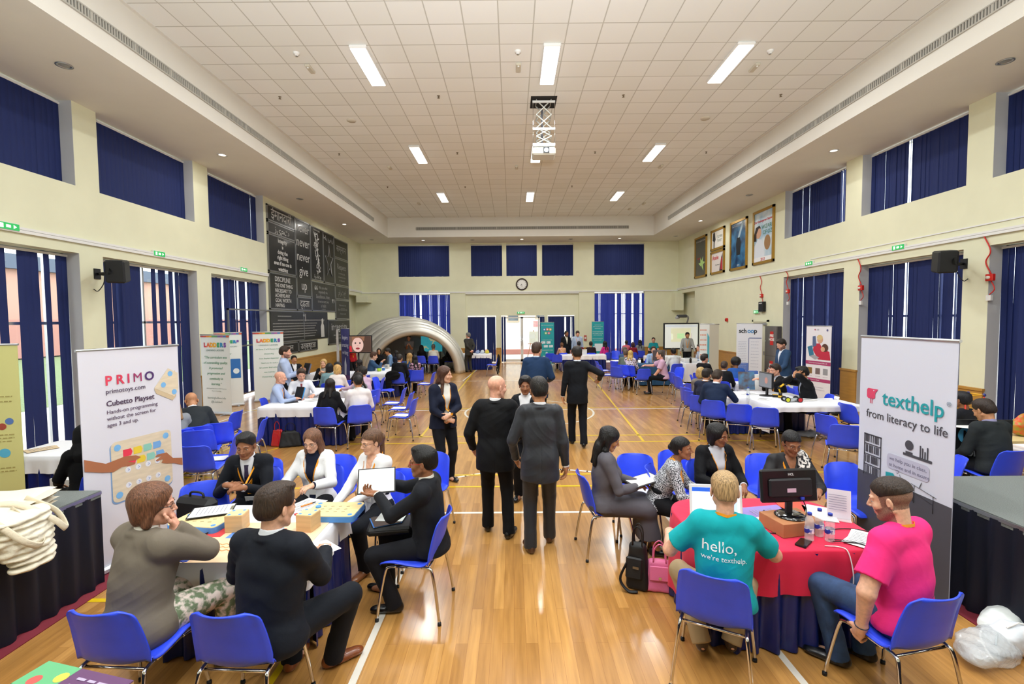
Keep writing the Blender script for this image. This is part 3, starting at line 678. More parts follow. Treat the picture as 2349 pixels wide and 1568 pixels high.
# lowered soffit with the upright face of the raised ceiling
SX0, SX1, SY1 = -6.14, 7.1, 23.6
mb = MB(); mb.span((WL-.6, YF, ZS), (SX0, YB+.6, ZC)); mb.span((SX1, YF, ZS), (WR+.6, YB+.6, ZC)); mb.span((SX0, SY1, ZS), (SX1, YB+.6, ZC))
mb.span((SX0, YF, ZC-.012), (SX0+.06, SY1, ZC-.001)); mb.span((SX1-.06, YF, ZC-.012), (SX1, SY1, ZC-.001))
struct(mb, 'trim_1', M_SOF)
# side walls: piers, band between the windows, dado
BAYS = [(-.8, 2.0), (2.5, 5.3), (6.03, 8.90), (9.41, 12.2), (12.78, 15.6)]
TH = .42; ZW0, ZW1, ZU0 = .06, 3.66, 4.91
def side_wall(sgn, X, name):
    a, b = (X-TH, X) if sgn < 0 else (X, X+TH)
    mb = MB()
    mb.span((a, YF, ZW1), (b, YB, ZU0)); mb.span((a, YF, 0), (b, BAYS[0][0], ZW1)); mb.span((a, YF, ZU0), (b, BAYS[0][0], ZS))
    for i, (y0, y1) in enumerate(BAYS):
        nx = BAYS[i+1][0] if i < len(BAYS)-1 else None
        if nx: mb.span((a, y1, 0), (b, nx, ZW1)); mb.span((a, y1, ZU0), (b, nx, ZS))
    yl = BAYS[-1][1]
    mb.span((a, yl, 0), (b, 23.15, ZW1)); mb.span((a, yl, ZU0), (b, YB, ZS)); mb.span((a+(-.35 if sgn < 0 else .35), 23.15, 0), (b+(-.35 if sgn < 0 else .35), YB+.3, ZW1))
    struct(mb, name, M_WALL)
side_wall(-1, WL, 'wall_left'); side_wall(1, WR, 'wall_right')
# back wall with five upper windows, two tall windows and a central bay of three curtained doors
UB = [(-6.11, -3.35), (-2.18, -.50), (-.27, 1.38), (1.66, 3.34), (4.475, 7.18)]
mb = MB(); y0, y1 = YB, YB+.3; zb, zt = 4.68, 6.39
mb.span((WL-.5, y0, 3.79), (WR+.5, y1, zb)); mb.span((WL-.5, y0, zt), (WR+.5, y1, ZS))
xs = [WL-.5]+[v for p in UB for v in p]+[WR+.5]
for i in range(0, len(xs), 2): mb.span((xs[i], y0, zb), (xs[i+1], y1, zt))
mb.span((WL-.9, y0, 0), (-6.12, y1, 3.79)); mb.span((-3.34, y0, 0), (-2.5, y1, 3.79)); mb.span((3.64, y0, 0), (4.49, y1, 3.79)); mb.span((7.21, y0, 0), (WR+.9, y1, 3.79))
yb = YB+.12
mb.span((-2.5, yb, 2.55), (3.64, y1, 3.79)); DX = [(-2.41, -.87), (-.58, 1.78), (1.96, 3.43)]
xs = [-2.5]+[v for p in DX for v in p]+[3.64]
for i in range(0, len(xs), 2): mb.span((xs[i], yb, 0), (xs[i+1], y1, 2.55))
struct(mb, 'wall_back', M_WALL)
struct(MB().span((WL-1, YF-.2, 0), (WR+1, YF, ZC)), 'wall_front', M_WALL)
mb = MB()
for x0, x1, yy in [(WL, -6.12, YB), (-3.34, -2.5, YB), (-.87, -.58, yb), (1.78, 1.96, yb), (3.64, 4.49, YB), (7.21, WR, YB)]: mb.span((x0, yy-.03, 0), (x1, yy, .80)); mb.span((x0, yy-.045, .76), (x1, yy, .80))
struct(mb, 'baseboard_back', M_DADO)
for sgn, X, nm in ((-1, WL, 'left'), (1, WR, 'right')):
    mb = MB(); t = .035
    def dd(ya, yb_):
        a = (X, X+t) if sgn < 0 else (X-t, X)
        mb.span((a[0], ya, 0), (a[1], yb_, .93)); mb.span((a[0]-(0 if sgn < 0 else .02), ya-.02, .90), (a[1]+(.02 if sgn < 0 else 0), yb_+.02, .95)); mb.span((a[0]-(0 if sgn < 0 else .015), ya-.01, 0), (a[1]+(.015 if sgn < 0 else 0), yb_+.01, .10))
        q = ya+.6
        while q < yb_-.2: mb.span((a[0]-(0 if sgn < 0 else .002), q, .1), (a[1]+(.002 if sgn < 0 else 0), q+.006, .9)); q += .6
    for i in range(len(BAYS)-1): dd(BAYS[i][1], BAYS[i+1][0])
    dd(YF, BAYS[0][0])
    if sgn < 0: dd(BAYS[-1][1], 23.1)
    else: dd(17.5, 23.1); dd(16.36, 16.42)
    struct(mb, 'baseboard_'+nm, M_DADO)
# white conduit running above the lower windows
for nm, X, sg in (('left', WL, 1), ('right', WR, -1)):
    mb = MB(); [(mb.span((X, q0, 3.84), (X+sg*.05, q1, 3.89)), mb.span((X, q0, 3.895), (X+sg*.05, q1, 3.935))) for q0, q1 in (((YF, 15.72), (23.62, YB)) if sg > 0 else ((YF, YB),))]
    if sg < 0: mb.span((X, YF, 4.06), (X-.02, 14.2, 4.085))
    struct(mb, 'trim_%s' % (2 if nm == 'left' else 3), M_WHITE)
mb = MB(); mb.span((WL, YB-.05, 3.80), (WR, YB, 3.86)); mb.span((-2.5, YB-.02, 3.72), (3.64, YB, 3.79)); struct(mb, 'trim_4', M_WHITE)
# small beams and downstands in the far corners
mb = MB(); mb.span((WL, YB-.9, 3.3), (WL+.55, YB, 3.66)); mb.span((WR-.35, YB-.6, 2.75), (WR+.1, YB, 3.66)); struct(mb, 'trim_5', M_WALL)

# ---- windows with frame and pane; kept light so that daylight gets in
def glass_mat():
    m = bpy.data.materials.new('window_glass'); m.use_nodes = True; nt = m.node_tree; n = nt.nodes; L = nt.links
    n.remove(n['Principled BSDF']); t = n.new('ShaderNodeBsdfTransparent'); g = n.new('ShaderNodeBsdfGlossy'); g.inputs['Roughness'].default_value = .02
    t.inputs[0].default_value = (.93, .96, .97, 1); mx = n.new('ShaderNodeMixShader'); mx.inputs[0].default_value = .07
    L.new(t.outputs[0], mx.inputs[1]); L.new(g.outputs[0], mx.inputs[2]); L.new(mx.outputs[0], n['Material Output'].inputs[0]); return m
M_GLASS = glass_mat()
_wn = [0]
def window(a, b, c, d, axis_, P, depth=.05, bars=(), rails=()):
    """a..b along the wall, c..d in height, P the plane"""
    _wn[0] += 1; e = empty('window_%d' % _wn[0], (0, 0, 0), kind='structure'); mb = MB(); t = .05
    def sp(u0, u1, z0, z1, p0=-depth/2, p1=depth/2):
        if axis_ == 'x': return ((P+p0, u0, z0), (P+p1, u1, z1))
        return ((u0, P+p0, z0), (u1, P+p1, z1))
    for s_ in [(a, a+t, c, d), (b-t, b, c, d), (a, b, c, c+t), (a, b, d-t, d)]+[(u-t/2, u+t/2, c, d) for u in bars]+[(a, b, z-t/2, z+t/2) for z in rails]: mb.span(*sp(*s_))
    mb.build('window_frame', M_ALU, e); MB().span(*sp(a, b, c, d, -.003, .003)).build('pane', M_GLASS, e); return e
def vblind(a, b, c, d, axis_, P, label, gaps=(), w_=.127, seed=0, jit=8, grp=None, mt=None, droop=0):
    """headrail and hanging vanes; gaps lists the stretches (as fractions) where vanes are turned or missing"""
    e = empty('vertical_blind', ((P, (a+b)/2, 0) if axis_ == 'x' else ((a+b)/2, P, 0)), 0, label, 'window blind', grp)
    r = random.Random(seed); L = b-a; mb = MB(); n = int(L/(w_*.86))
    for i in range(n):
        u = a+w_/2+(L-w_)*i/(n-1); fr = (u-a)/L; th = r.uniform(-jit, jit)
        for g0, g1, an in gaps:
            if g0 <= fr <= g1: th = an if an is not None else None
            if th is None: break
        if th is None: continue
        t = R(th); zz0 = c+r.uniform(0, .02); off = r.uniform(-1, 1)*.006
        def f(p, q):
            s_ = (p-.5)*w_; cur = .010*(1-(2*p-1)**2); du = s_*math.cos(t)-cur*math.sin(t); dp = s_*math.sin(t)+cur*math.cos(t)+off; z = zz0+(d-.03-zz0)*q
            du += droop*(1-q)*math.sin(i*1.7)*.02
            return (dp, u+du-(a+b)/2, z) if axis_ == 'x' else (u+du-(a+b)/2, dp, z)
        mb.grid(f, 4, 2)
    mb.build('vanes', mt or M_BLUE, e)
    q = MB(); q.span(*(((-.02, a-(a+b)/2, d-.04), (.02, b-(a+b)/2, d)) if axis_ == 'x' else ((a-(a+b)/2, -.02, d-.04), (b-(a+b)/2, .02, d)))); q.build('headrail', M_WHITE, e)
    return e
XWL, XWR = WL-.24, WR+.24
ordn = ['behind the viewpoint', 'nearest', 'second', 'third', 'fourth']
for i, (y0, y1) in enumerate(BAYS):
    if i == 0: continue
    window(y0, y1, ZU0, ZS, 'x', XWL-.10); window(y0, y1, ZU0, ZS, 'x', XWR+.10)
    window(y0, y1, ZW0, ZW1, 'x', XWL-.10, bars=((y0+y1)/2, y1-.35), rails=(2.35,)); window(y0, y1, ZW0, ZW1, 'x', XWR+.10, bars=((y0+y1)/2,), rails=(2.35,))
    # grey reveals
    for X, sg, k in ((WL, -1, 'l'), (WR, 1, 'r')):
        mb = MB()
        for z0, z1 in ((ZU0, ZS), (ZW0, ZW1)):
            xa, xb = (X+sg*.003, X+sg*.40) if sg > 0 else (X-.40, X-.003)
            mb.span((xa, y1-.004, z0), (xb, y1+.0, z1)); 
            if sg > 0 or True: mb.span((xa, y0, z0), (xb, y0+.004, z1))
        struct(mb, 'trim_%d' % (10+i+(5 if k == 'r' else 0)), M_REV)
UPL = {1: 'nearest the camera', 2: 'leftmost in the photo, above the open lower blind', 3: 'above the first loudspeaker', 4: 'beside the black word wall'}
lg = {2: [(.1, .28, 70), (.34, .38, 75), (.555, .59, None), (.625, .70, None), (.72, .74, 75), (.82, .845, None), (.87, .93, None)],
      3: [(.21, .235, 70), (.44, .50, None), (.53, .56, None), (.61, .655, None), (.70, .755, None), (.79, .845, None), (.955, .97, 70)],
      4: [(.06, .09, None), (.16, .19, 76), (.30, .335, None), (.42, .45, 70), (.56, .59, None), (.70, .74, None), (.80, .83, 78), (.90, .93, None)], 1: []}
for i in (1, 2, 3, 4):
    y0, y1 = BAYS[i]
    pos = {1: 'nearest window bay', 2: 'second window bay', 3: 'third window bay, behind the black loudspeaker', 4: 'fourth window bay, beside the black word wall'}[i]
    vblind(y0, y1, ZU0+.01, ZS-.03, 'x', XWL, 'closed dark blue blind, high left window, %s' % pos, seed=i, jit=3, grp='high window blinds')
    vblind(y0, y1, ZW0+.05, ZW1-.03, 'x', XWL, 'gappy dark blue blind, tall left window, %s' % pos, gaps=lg[i], seed=20+i, jit=10, grp='tall window blinds', droop=1)
    pos = {1: 'nearest window bay', 2: 'second window bay, at the right picture edge', 3: 'third window bay, behind the black loudspeaker', 4: 'fourth window bay, beside the framed posters'}[i]
    vblind(y0, y1, ZU0+.01, ZS-.03, 'x', XWR, 'dark blue blind, high right window, %s' % pos, gaps=[(.12, .22, 62)] if i == 4 else [(.57, .60, 40)], seed=40+i, jit=7, grp='high window blinds')
    vblind(y0, y1, ZW0+.05, ZW1-.03, 'x', XWR, 'dark blue blind, tall right window, %s' % pos, gaps={1: [], 2: [(.66, .70, 70)], 3: [(.14, .16, 60), (.25, .30, 78), (.56, .6, 50)], 4: [(.32, .36, 72), (.56, .6, 60), (.82, .86, 70)]}[i], seed=60+i, jit=9, grp='tall window blinds', droop=1)
nmb = ['at the far left', 'first of the middle three', 'above the clock, middle of three', 'third of the middle three', 'at the far right']
for k, (a, b) in enumerate(UB):
    window(a, b, zb, zt, 'y', YB+.22); vblind(a, b, zb+.01, zt-.01, 'y', YB+.12, 'closed dark blue blind high on the end wall, '+nmb[k], seed=80+k, jit=3, grp='end wall blinds')
M_BLT = mat('blind_blue_lit', '#2a3fb0', .6, trans=0)  # lighter copy of the blind blue; daylight behind the vanes put into the colour
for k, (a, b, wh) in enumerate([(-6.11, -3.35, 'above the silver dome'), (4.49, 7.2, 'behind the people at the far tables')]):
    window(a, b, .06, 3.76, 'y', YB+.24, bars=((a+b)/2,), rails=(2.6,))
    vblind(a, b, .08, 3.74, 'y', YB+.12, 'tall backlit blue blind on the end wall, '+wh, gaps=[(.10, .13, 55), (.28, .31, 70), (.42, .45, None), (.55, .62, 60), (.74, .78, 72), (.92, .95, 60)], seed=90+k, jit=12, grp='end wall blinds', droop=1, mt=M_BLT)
cur = [(-2.39, -.9, 'left of the glass door'), (1.98, 3.4, 'right of the glass door, behind two standing men')]
for k, (a, b, wh) in enumerate(cur):
    window(a, b, .05, 2.5, 'y', YB+.26); vblind(a, b, .03, 2.52, 'y', YB+.06, 'dark blue blind over the side opening, '+wh, gaps=[(.28, .32, 70), (.62, .66, None), (.86, .88, 60)], seed=95+k, jit=10, grp='blinds round the end door', droop=1)
vblind(-.57, -.33, .03, 2.52, 'y', YB+.06, 'narrow bundle of blue blind at the left side of the glass door', seed=99, jit=60, w_=.1, grp='blinds round the end door')
vblind(1.52, 1.78, .03, 2.52, 'y', YB+.06, 'narrow bundle of blue blind at the right side of the glass door', seed=98, jit=60, w_=.1, grp='blinds round the end door')
# glass double door
e = empty('door_1', (0, 0, 0), kind='structure')
M_DF = mat('door_frame_white', '#dcdcd8', .4)
for x0, x1 in ((-.45, .55), (.55, 1.5)):
    mb = MB(); y = YB+.2
    for s_ in ((x0, x0+.07, .02, 2.48), (x1-.07, x1, .02, 2.48), (x0, x1, .02, .16), (x0, x1, 2.40, 2.48)): mb.span((s_[0], y-.03, s_[2]), (s_[1], y+.03, s_[3]))
    lf = mb.build('door_leaf', M_DF, e); MB().span((x0+.06, y-.004, .1), (x1-.06, y+.004, 2.42)).build('door_glass', M_GLASS, lf)
    hx = .50 if x0 < 0 else .60
    MB().cyl((hx, y-.07, .9), (hx, y-.07, 1.4), .013).build('door_handle', M_CHROME, lf)
# side door on the right wall
e = empty('door_2', (0, 0, 0), kind='structure'); mb = MB(); mb.span((WR-.05, 16.42, 0), (WR, 16.5, 2.25)); mb.span((WR-.05, 17.42, 0), (WR, 17.5, 2.25)); mb.span((WR-.05, 16.42, 2.18), (WR, 17.5, 2.25)); mb.build('door_frame', M_WALL, e)
mb = MB(); mb.span((WR-.03, 16.5, 0), (WR, 17.42, 2.18)); 
for z0, z1 in ((.25, .95), (1.08, 2.02)):
    for q in ((16.6, 16.61, z0, z1), (17.31, 17.32, z0, z1), (16.6, 17.32, z0, z0+.01), (16.6, 17.32, z1, z1+.01)): mb.span((WR-.034, q[0], q[2]), (WR-.02, q[1], q[3]))
lf = mb.build('door_leaf', mat('door_cream', '#d8d6bd', .5), e); MB().span((WR-.09, 16.58, 1.0), (WR-.03, 16.62, 1.14)).build('door_handle', M_CHROME, lf)
MB().span((WR-.10, 16.45, 2.08), (WR-.03, 16.75, 2.14)).build('door_closer', M_ALU, e)

# ---- outside seen through the gaps
G_GR = mat('turf', '#6f7d52', .95, noise=.3, nscale=30); G_PV = mat('paving', '#c9c4bb', .9, noise=.05, nscale=3); 
struct(MB().span((-60, -30, -.12), (-13.5, 60, -.08)), 'lawn', G_GR)
mb = MB(); mb.span((-13.5, -30, -.14), (WL-.4, 60, -.09)); mb.span((WR+.4, -30, -.14), (40, 60, -.09)); mb.span((-13.5, YB+.3, -.13), (40, 60, -.085)); struct(mb, 'paving', G_PV)
mb = MB(); mb.span((-34, -20, 0), (-33, 60, 2.6)); struct(mb, 'exterior_wall_red', mat('red_wall', '#b88478', .9))
mb = MB(); mb.span((-45, -10, 0), (-38, 60, 6.5)); struct(mb, 'exterior_building', mat('far_building', '#c49a86', .9)); 
mb = MB(); mb.span((-45.5, -10, 6.5), (-37.5, 60, 7.6)); struct(mb, 'exterior_roof', mat('far_roof', '#5d6674', .8))
e = MB(); e.span((-6, 33.5, 0), (9, 33.8, 7)); struct(e, 'exterior_wall_white', mat('white_render', '#efece6', .9))
for k, (x, z) in enumerate(((.1, 2.7), (2.1, 2.9))):
    e = empty('exterior_window_%d' % (k+1), (x, 33.45, z), kind='structure'); MB().box((0, 0, 0), (.9, .06, 1.1)).build('window_frame', cm('#c7b39a', .6), e); MB().box((0, -.03, 0), (.7, .03, .9)).build('pane', mat('dark_glass', '#4a5560', .1), e)
mb = MB(); mb.span((-4, 32.4, -.08), (8, 32.9, .25)); struct(mb, 'exterior_kerb', mat('kerb_red', '#b0746a', .9))
e = empty('sign_board', (1.75, 33.47, 2.0), 0, 'red and white notice on the white wall outside the glass door', 'sign'); MB().box((0, 0, 0), (.55, .04, .5)).build('panel', cm('#f2efe9'), e)
mb = MB(); 
for z in (-.14, 0, .14): mb.box((0, -.025, z), (.45, .01, .07))
mb.build('lettering', cm('#c25252'), e)
# easel outside
e = empty('easel', (1.35, 29.2, 0), 0, 'wooden easel with blank board outside the glass door', 'easel'); W = cm('#9a6038', .6)
for a, b in (((-.38, 0, 0), (0, .05, 1.65)), ((.38, 0, 0), (0, .05, 1.65)), ((.0, .5, 0), (0, .05, 1.65))): MB().cyl(a, b, .022, 8).build('leg', W, e)
MB().box((0, -.03, .82), (.7, .06, .04)).build('ledge', W, e); MB().box((0, -.01, 1.22), (.55, .02, .72)).build('board', cm('#d8d4c8'), e)

# ---- lamps, vents, detectors
proto = empty('ceiling_light', (0, 0, ZC), 0, '', 'ceiling light', 'fluorescent ceiling lights'); mb = MB(); mb.box((0, 0, -.03), (.33, 1.44, .06), bev=.015); mb.build('housing', M_WHITE, proto)
MB().box((0, 0, -.066), (.29, 1.38, .02), bev=.008).build('diffuser', mat('light_diffuser', '#ffffff', .4, emit=('#fffdf8', 3.2)), proto)
k = 0
for ly, ln in zip(LAMP_Y[2:], ('front', 'middle', 'far')):
    for lx, xn in zip(LAMP_X, ('left', 'centre', 'right')):
        lb = 'white rectangular fluorescent ceiling light, %s one of the %s row of three' % (xn, ln)
        if k == 0: proto.location = (lx, ly, ZC); proto['label'] = lb
        else: dup(proto, (lx, ly, ZC), 0, lb)
        k += 1
for ly in LAMP_Y[1:2]:
    for lx, xn in zip(LAMP_X, ('left', 'centre', 'right')): dup(proto, (lx, ly, ZC), 0, 'rectangular fluorescent ceiling light overhead near the camera, '+xn)
dp = None
for k, (x, y, on) in enumerate(DOWN):
    lb = '%s round downlight in the %s soffit, %s' % ('lit' if on else 'unlit', 'left' if x < -6.5 else ('right' if x > 7.5 else 'end'), 'number %d counting away from the camera' % (1+[q for q in DOWN if (q[0] < -6.5) == (x < -6.5) and (q[0] > 7.5) == (x > 7.5)].index((x, y, on))) if abs(x-.4) > 6 else 'at the %s' % {-4.55: 'far left', -2.0: 'left of centre', .55: 'centre above the clock', 3.08: 'right of centre', 5.59: 'far right'}[x])
    e = empty('downlight', (x, y, ZS), 0, lb, 'downlight', 'recessed downlights')
    MB().lathe([(.075, -.001), (.11, -.001), (.115, -.012), (.08, -.012), (.072, .03)], n=24).build('ring', M_WHITE if on else M_ALU, e)
    MB().lathe([(.0, -.004), (.074, -.004)], n=24).build('lens', mat('lens_on', '#ffffff', .3, emit=('#fff6e6', 6)) if on else mat('lens_off', '#a8a49a', .2, metal=.6), e)
M_VENT = mat('vent_grey', '#b4b1a8', .6); M_VD = mat('vent_dark', '#6e6b64', .8)
def vent(a, b, X, z, axis_, label):
    e = empty('air_vent', (0, 0, 0), 0, label, 'vent'); mb = MB(); m2 = MB(); L = b-a; n = int(L/.05); sg = 1 if X < 0 else -1
    if axis_ == 'x':
        m2.span((X, a, z-.07), (X+sg*.012, b, z+.07)); mb.span((X, a, z+.06), (X+sg*.03, b, z+.08)); mb.span((X, a, z-.08), (X+sg*.03, b, z-.06))
        for i in range(n+1): q = a+L*i/n; mb.span((X, q-(.02 if i % 16 == 0 else .009), z-.06), (X+sg*.025, q+(.02 if i % 16 == 0 else .009), z+.06))
    else:
        m2.span((a, X-.012, z-.07), (b, X, z+.07)); mb.span((a, X-.03, z+.06), (b, X, z+.08)); mb.span((a, X-.03, z-.08), (b, X, z-.06))
        for i in range(n+1): q = a+L*i/n; mb.span((q-(.02 if i % 40 == 0 else .009), X-.025, z-.06), (q+(.02 if i % 40 == 0 else .009), X, z+.06))
    m2.build('backing', M_VD, e); mb.build('grille', M_VENT, e)
vent(6.3, 21.2, SX0, 6.84, 'x', 'long slotted air vent along the left side of the raised ceiling'); vent(6.3, 21.4, SX1, 6.84, 'x', 'long slotted air vent along the right side of the raised ceiling')
vent(-4.72, 5.85, SY1, 6.88, 'y', 'long slotted air vent across the end of the raised ceiling')
i = 0
for a, b, kd in [(680, 121, 0), (1188, 117, 0), (1767, 116, 0), (711, 155, 1), (1189, 152, 1), (1731, 152, 1), (642, 222, 2), (1006, 220, 2), (1430, 218, 2), (1791, 217, 2), (806, 276, 3), (1618, 271, 3), (778, 352, 2), (1049, 350, 2), (1365, 348, 2), (1620, 348, 2), (894, 383, 1), (1185, 382, 1), (1516, 380, 1), (961, 466, 1), (1444, 478, 1), (889, 428, 2), (1067, 428, 2), (1312, 426, 2), (1477, 466, 1)]:
    x, y = F(a, b, ZC); hz_ = 'left of the hall' if x < -2 else ('right of the hall' if x > 3.5 else 'middle of the hall'); far_ = 'near end' if y < 9.5 else ('mid length' if y < 14 else 'far end')
    if kd == 0: e = empty('smoke_detector', (x, y, ZC), 0, 'round white smoke detector on ceiling tiles, %s' % hz_, 'smoke detector', 'smoke detectors'); MB().lathe([(.001, -.06), (.03, -.06), (.035, -.035), (.055, -.03), (.06, 0)]).build('cover', M_WHITE, e); MB().lathe([(.0, -.064), (.02, -.062), (.02, -.055)]).build('sensor', cm('#8b8b88'), e)
    if kd == 1: e = empty('emergency_light', (x, y, ZC), 0, 'small oblong battery light on ceiling tiles, %s, %s, %d cm across' % (hz_, far_, 9+i % 3), 'emergency light', 'ceiling emergency lights'); MB().box((0, 0, -.025), (.10, .30, .05), bev=.01).build('housing', cm('#c9c3b2'), e); MB().ball((0, -.1, -.05), .025).build('lens', mat('clear_lens', '#d8d4c8', .1, coat=1), e); e['label'] = 'small oblong battery light on the ceiling, %s, %s' % (hz_, far_)
    if kd == 2: o = MB().lathe([(.001, -.05), (.012, -.05), (.03, -.045), (.012, -.03), (.012, -.01), (.035, 0)], c=(x, y, ZC)).build('sprinkler', cm('#6b5d48', .4)); tag(o, 'small brass sprinkler on the ceiling, %s, %s' % (hz_, far_), 'sprinkler', 'ceiling sprinklers')
    if kd == 3: o = MB().lathe([(.001, -.02), (.11, -.02), (.12, 0)], c=(x, y, ZC)).build('ceiling_speaker', cm('#cfc9ba')); tag(o, 'round ceiling loudspeaker grille, %s' % hz_, 'speaker', 'ceiling loudspeakers')
    i += 1
# projector on a scissor lift
PX_, PY_ = .78, 11.25
e = empty('projector_lift', (PX_, PY_, ZC), 0, 'white metal scissor lift hanging from an open ceiling hatch', 'projector lift')
e.scale = (1, 1, 1.36); mb = MB(); mb.box((0, 0, -.004), (.60, .60, .01)); mb.build('hatch', mat('hatch_shade', '#22201f', .9), e)  # dark sheet stands in for the shaded hole of the open hatch
mb = MB(); zz = 0; seg = [(-.02, .24), (-.26, .22), (-.48, .14), (-.62, .12)]
for z, h_ in seg:
    for yy in (-.16, .16):
        for q in (-1, 1): mb.tube([(-.17*q, yy, z), (.17*q, yy, z-h_)], .012, 6); 
    for xx in (-.17, .17): mb.tube([(xx, -.18, z), (xx, .18, z)], .010, 6)
mb.build('scissor_arms', mat('lift_metal', '#b4b4ac', .5), e)
for z in (-.05, -.50, -.76): MB().box((0, -.17, z), (.52, .03, .035)).build('crossbar', M_WHITE, e)
for sx in (-.25, .25): MB().cyl((sx, -.17, -.02), (sx, -.17, -.76), .006, 6).build('guide_rod', M_CHROME, e)
MB().box((-.03, .05, -.40), (.045, .03, .62)).build('cable_strap', cm('#4a4a50'), e); MB().box((.0, 0, -.78), (.5, .38, .03)).build('platform', M_WHITE, e)
e = empty('projector', (PX_, PY_, ZC-1.08), 0, 'white ceiling projector with glowing lens under the scissor lift', 'projector')
MB().box((0, 0, -.11), (.54, .44, .17), bev=.03).build('housing', mat('projector_white', '#cbc9bd', .35), e); MB().box((.05, -.222, -.10), (.14, .02, .13)).build('lens_recess', M_BLACK, e)
MB().lathe([(.0, .0), (.045, .0), (.05, .01), (.05, .03)], c=(.05, -.245, -.10), M=Matrix.Rotation(R(-90), 4, 'X')).build('lens', mat('lens_glow', '#cfe8ff', .1, emit=('#cfe4ff', 4)), e); MB().box((-.14, -.225, -.07), (.10, .004, .02)).build('logo', cm('#b8b4a8'), e)

# ---- court lines, laid on the floor
mb_w = MB(); mb_y = MB()
def line(mb, pts, w_=.05, z=.0015):
    P_ = [Vector((p[0], p[1], 0)) for p in pts]
    for i in range(len(P_)-1):
        d = (P_[i+1]-P_[i]).normalized(); n_ = Vector((-d.y, d.x, 0))*w_/2; a, b = P_[i]-d*w_*.2, P_[i+1]+d*w_*.2
        mb.add([a-n_+Vector((0, 0, z)), b-n_+Vector((0, 0, z)), b+n_+Vector((0, 0, z)), a+n_+Vector((0, 0, z))], [(0, 1, 2, 3)])
WH = mb_w
for pts in ([(-8, 5.61), (8.9, 5.61)], [(-1.06, 1.2), (-1.05, 5.61)], [(1.88, 1.2), (1.82, 5.61)], [(-8, 12.1), (8.9, 12.1)], [(-8, 17.9), (8.9, 17.9)], [(-6.9, 2), (-6.9, 24)], [(7.6, 2), (7.6, 24)], [(-8, 23.9), (8.9, 23.9)], [(-1.5, 24.4), (-1.9, 18)], [(2.1, 24.4), (2.5, 18.2)]): line(WH, pts, .05)
line(WH, [(.42+1.62*math.cos(t), 11.85+1.62*math.sin(t)) for t in np.linspace(0, 2*PI, 72)], .05, .0018)
line(WH, [(.4+2.35*math.cos(t), 4.9+2.35*math.sin(t)) for t in np.linspace(R(8), R(172), 50)], .05, .0018)
for pts in ([(-8, 7.0), (8.9, 7.0)], [(-8, 6.5), (8.9, 6.5)], [(-8, 8.85), (8.9, 8.85)], [(-8, 9.35), (8.9, 9.35)], [(-1.85, 9.3), (-1.70, 24.5)], [(2.50, 8.9), (3.06, 16.8), (3.3, 24)], [(-8, 12.3), (8.9, 12.3)], [(-5.6, 6.2), (-3.9, 9.5)], [(-5.3, 6.0), (-5.1, 24)], [(-8, 3.87), (-1.6, 3.87)], [(-1.62, 1.3), (-1.58, 3.87)]): line(mb_y, pts, .05, .0024)
struct(mb_w, 'floor_marking_white', mat('line_white', '#ece6da', .3, coat=.3)); struct(mb_y, 'floor_marking_yellow', mat('line_yellow', '#e2bd14', .3, coat=.3))

# ---- stages with grey carpet and blue pleated skirts
M_CARP = mat('stage_carpet', '#6f7472', .95, noise=.18, nscale=160, bump=.4, bscale=250)
M_NAVY = mat('skirt_navy', '#060b1e', .6)
M_SATIN = mat('satin_navy', '#0d1f62', .30, sheen=.0, bump=.5, bscale=10, stretch=(1, 1, .25), spec=.5)
def skirt(path, z0, z1, name, mt, parent=None, amp=.02, pitch=.11, closed=False, seed=0, flare=.0, N=None):
    """pleated cloth hanging along a path"""
    P_ = [Vector((p[0], p[1], 0)) for p in path]; 
    if closed: P_.append(P_[0])
    L = [0]
    for i in range(len(P_)-1): L.append(L[-1]+(P_[i+1]-P_[i]).length)
    tot = L[-1]; n = N or int(tot/(pitch/7)); r = random.Random(seed); ph = [r.uniform(0, 6) for _ in range(4)]
    vs = []; nv = 7
    for i in range(n+1):
        t = tot*i/n; k = max(j for j in range(len(L)) if L[j] <= t+1e-9); k = min(k, len(P_)-2)
        f = (t-L[k])/max(1e-9, L[k+1]-L[k]); p = P_[k].lerp(P_[k+1], f); d = (P_[k+1]-P_[k]).normalized()
        kk = (k-1) if f < .5 else (k+1)
        nn = Vector((d.y, -d.x, 0))
        for j in range(nv):
            q = j/(nv-1); a = 2*PI*t/pitch+.8*math.sin(3.1*t+ph[0])
            w_ = amp*(.45+.75*q)*(math.sin(a)+.35*math.sin(a*.5+ph[1]+q)+.2*math.sin(a*1.9+ph[2]+q*1.5)); w_ += flare*q
            vs.append(tuple(p+nn*w_+Vector((0, 0, z1+(z0-z1)*q))))
    fs = [(i*nv+j, i*nv+j+1, (i+1)*nv+j+1, (i+1)*nv+j) for i in range(n) for j in range(nv-1)]
    mb = MB(); mb.add(vs, fs, True); return mb.build(name, mt, parent)
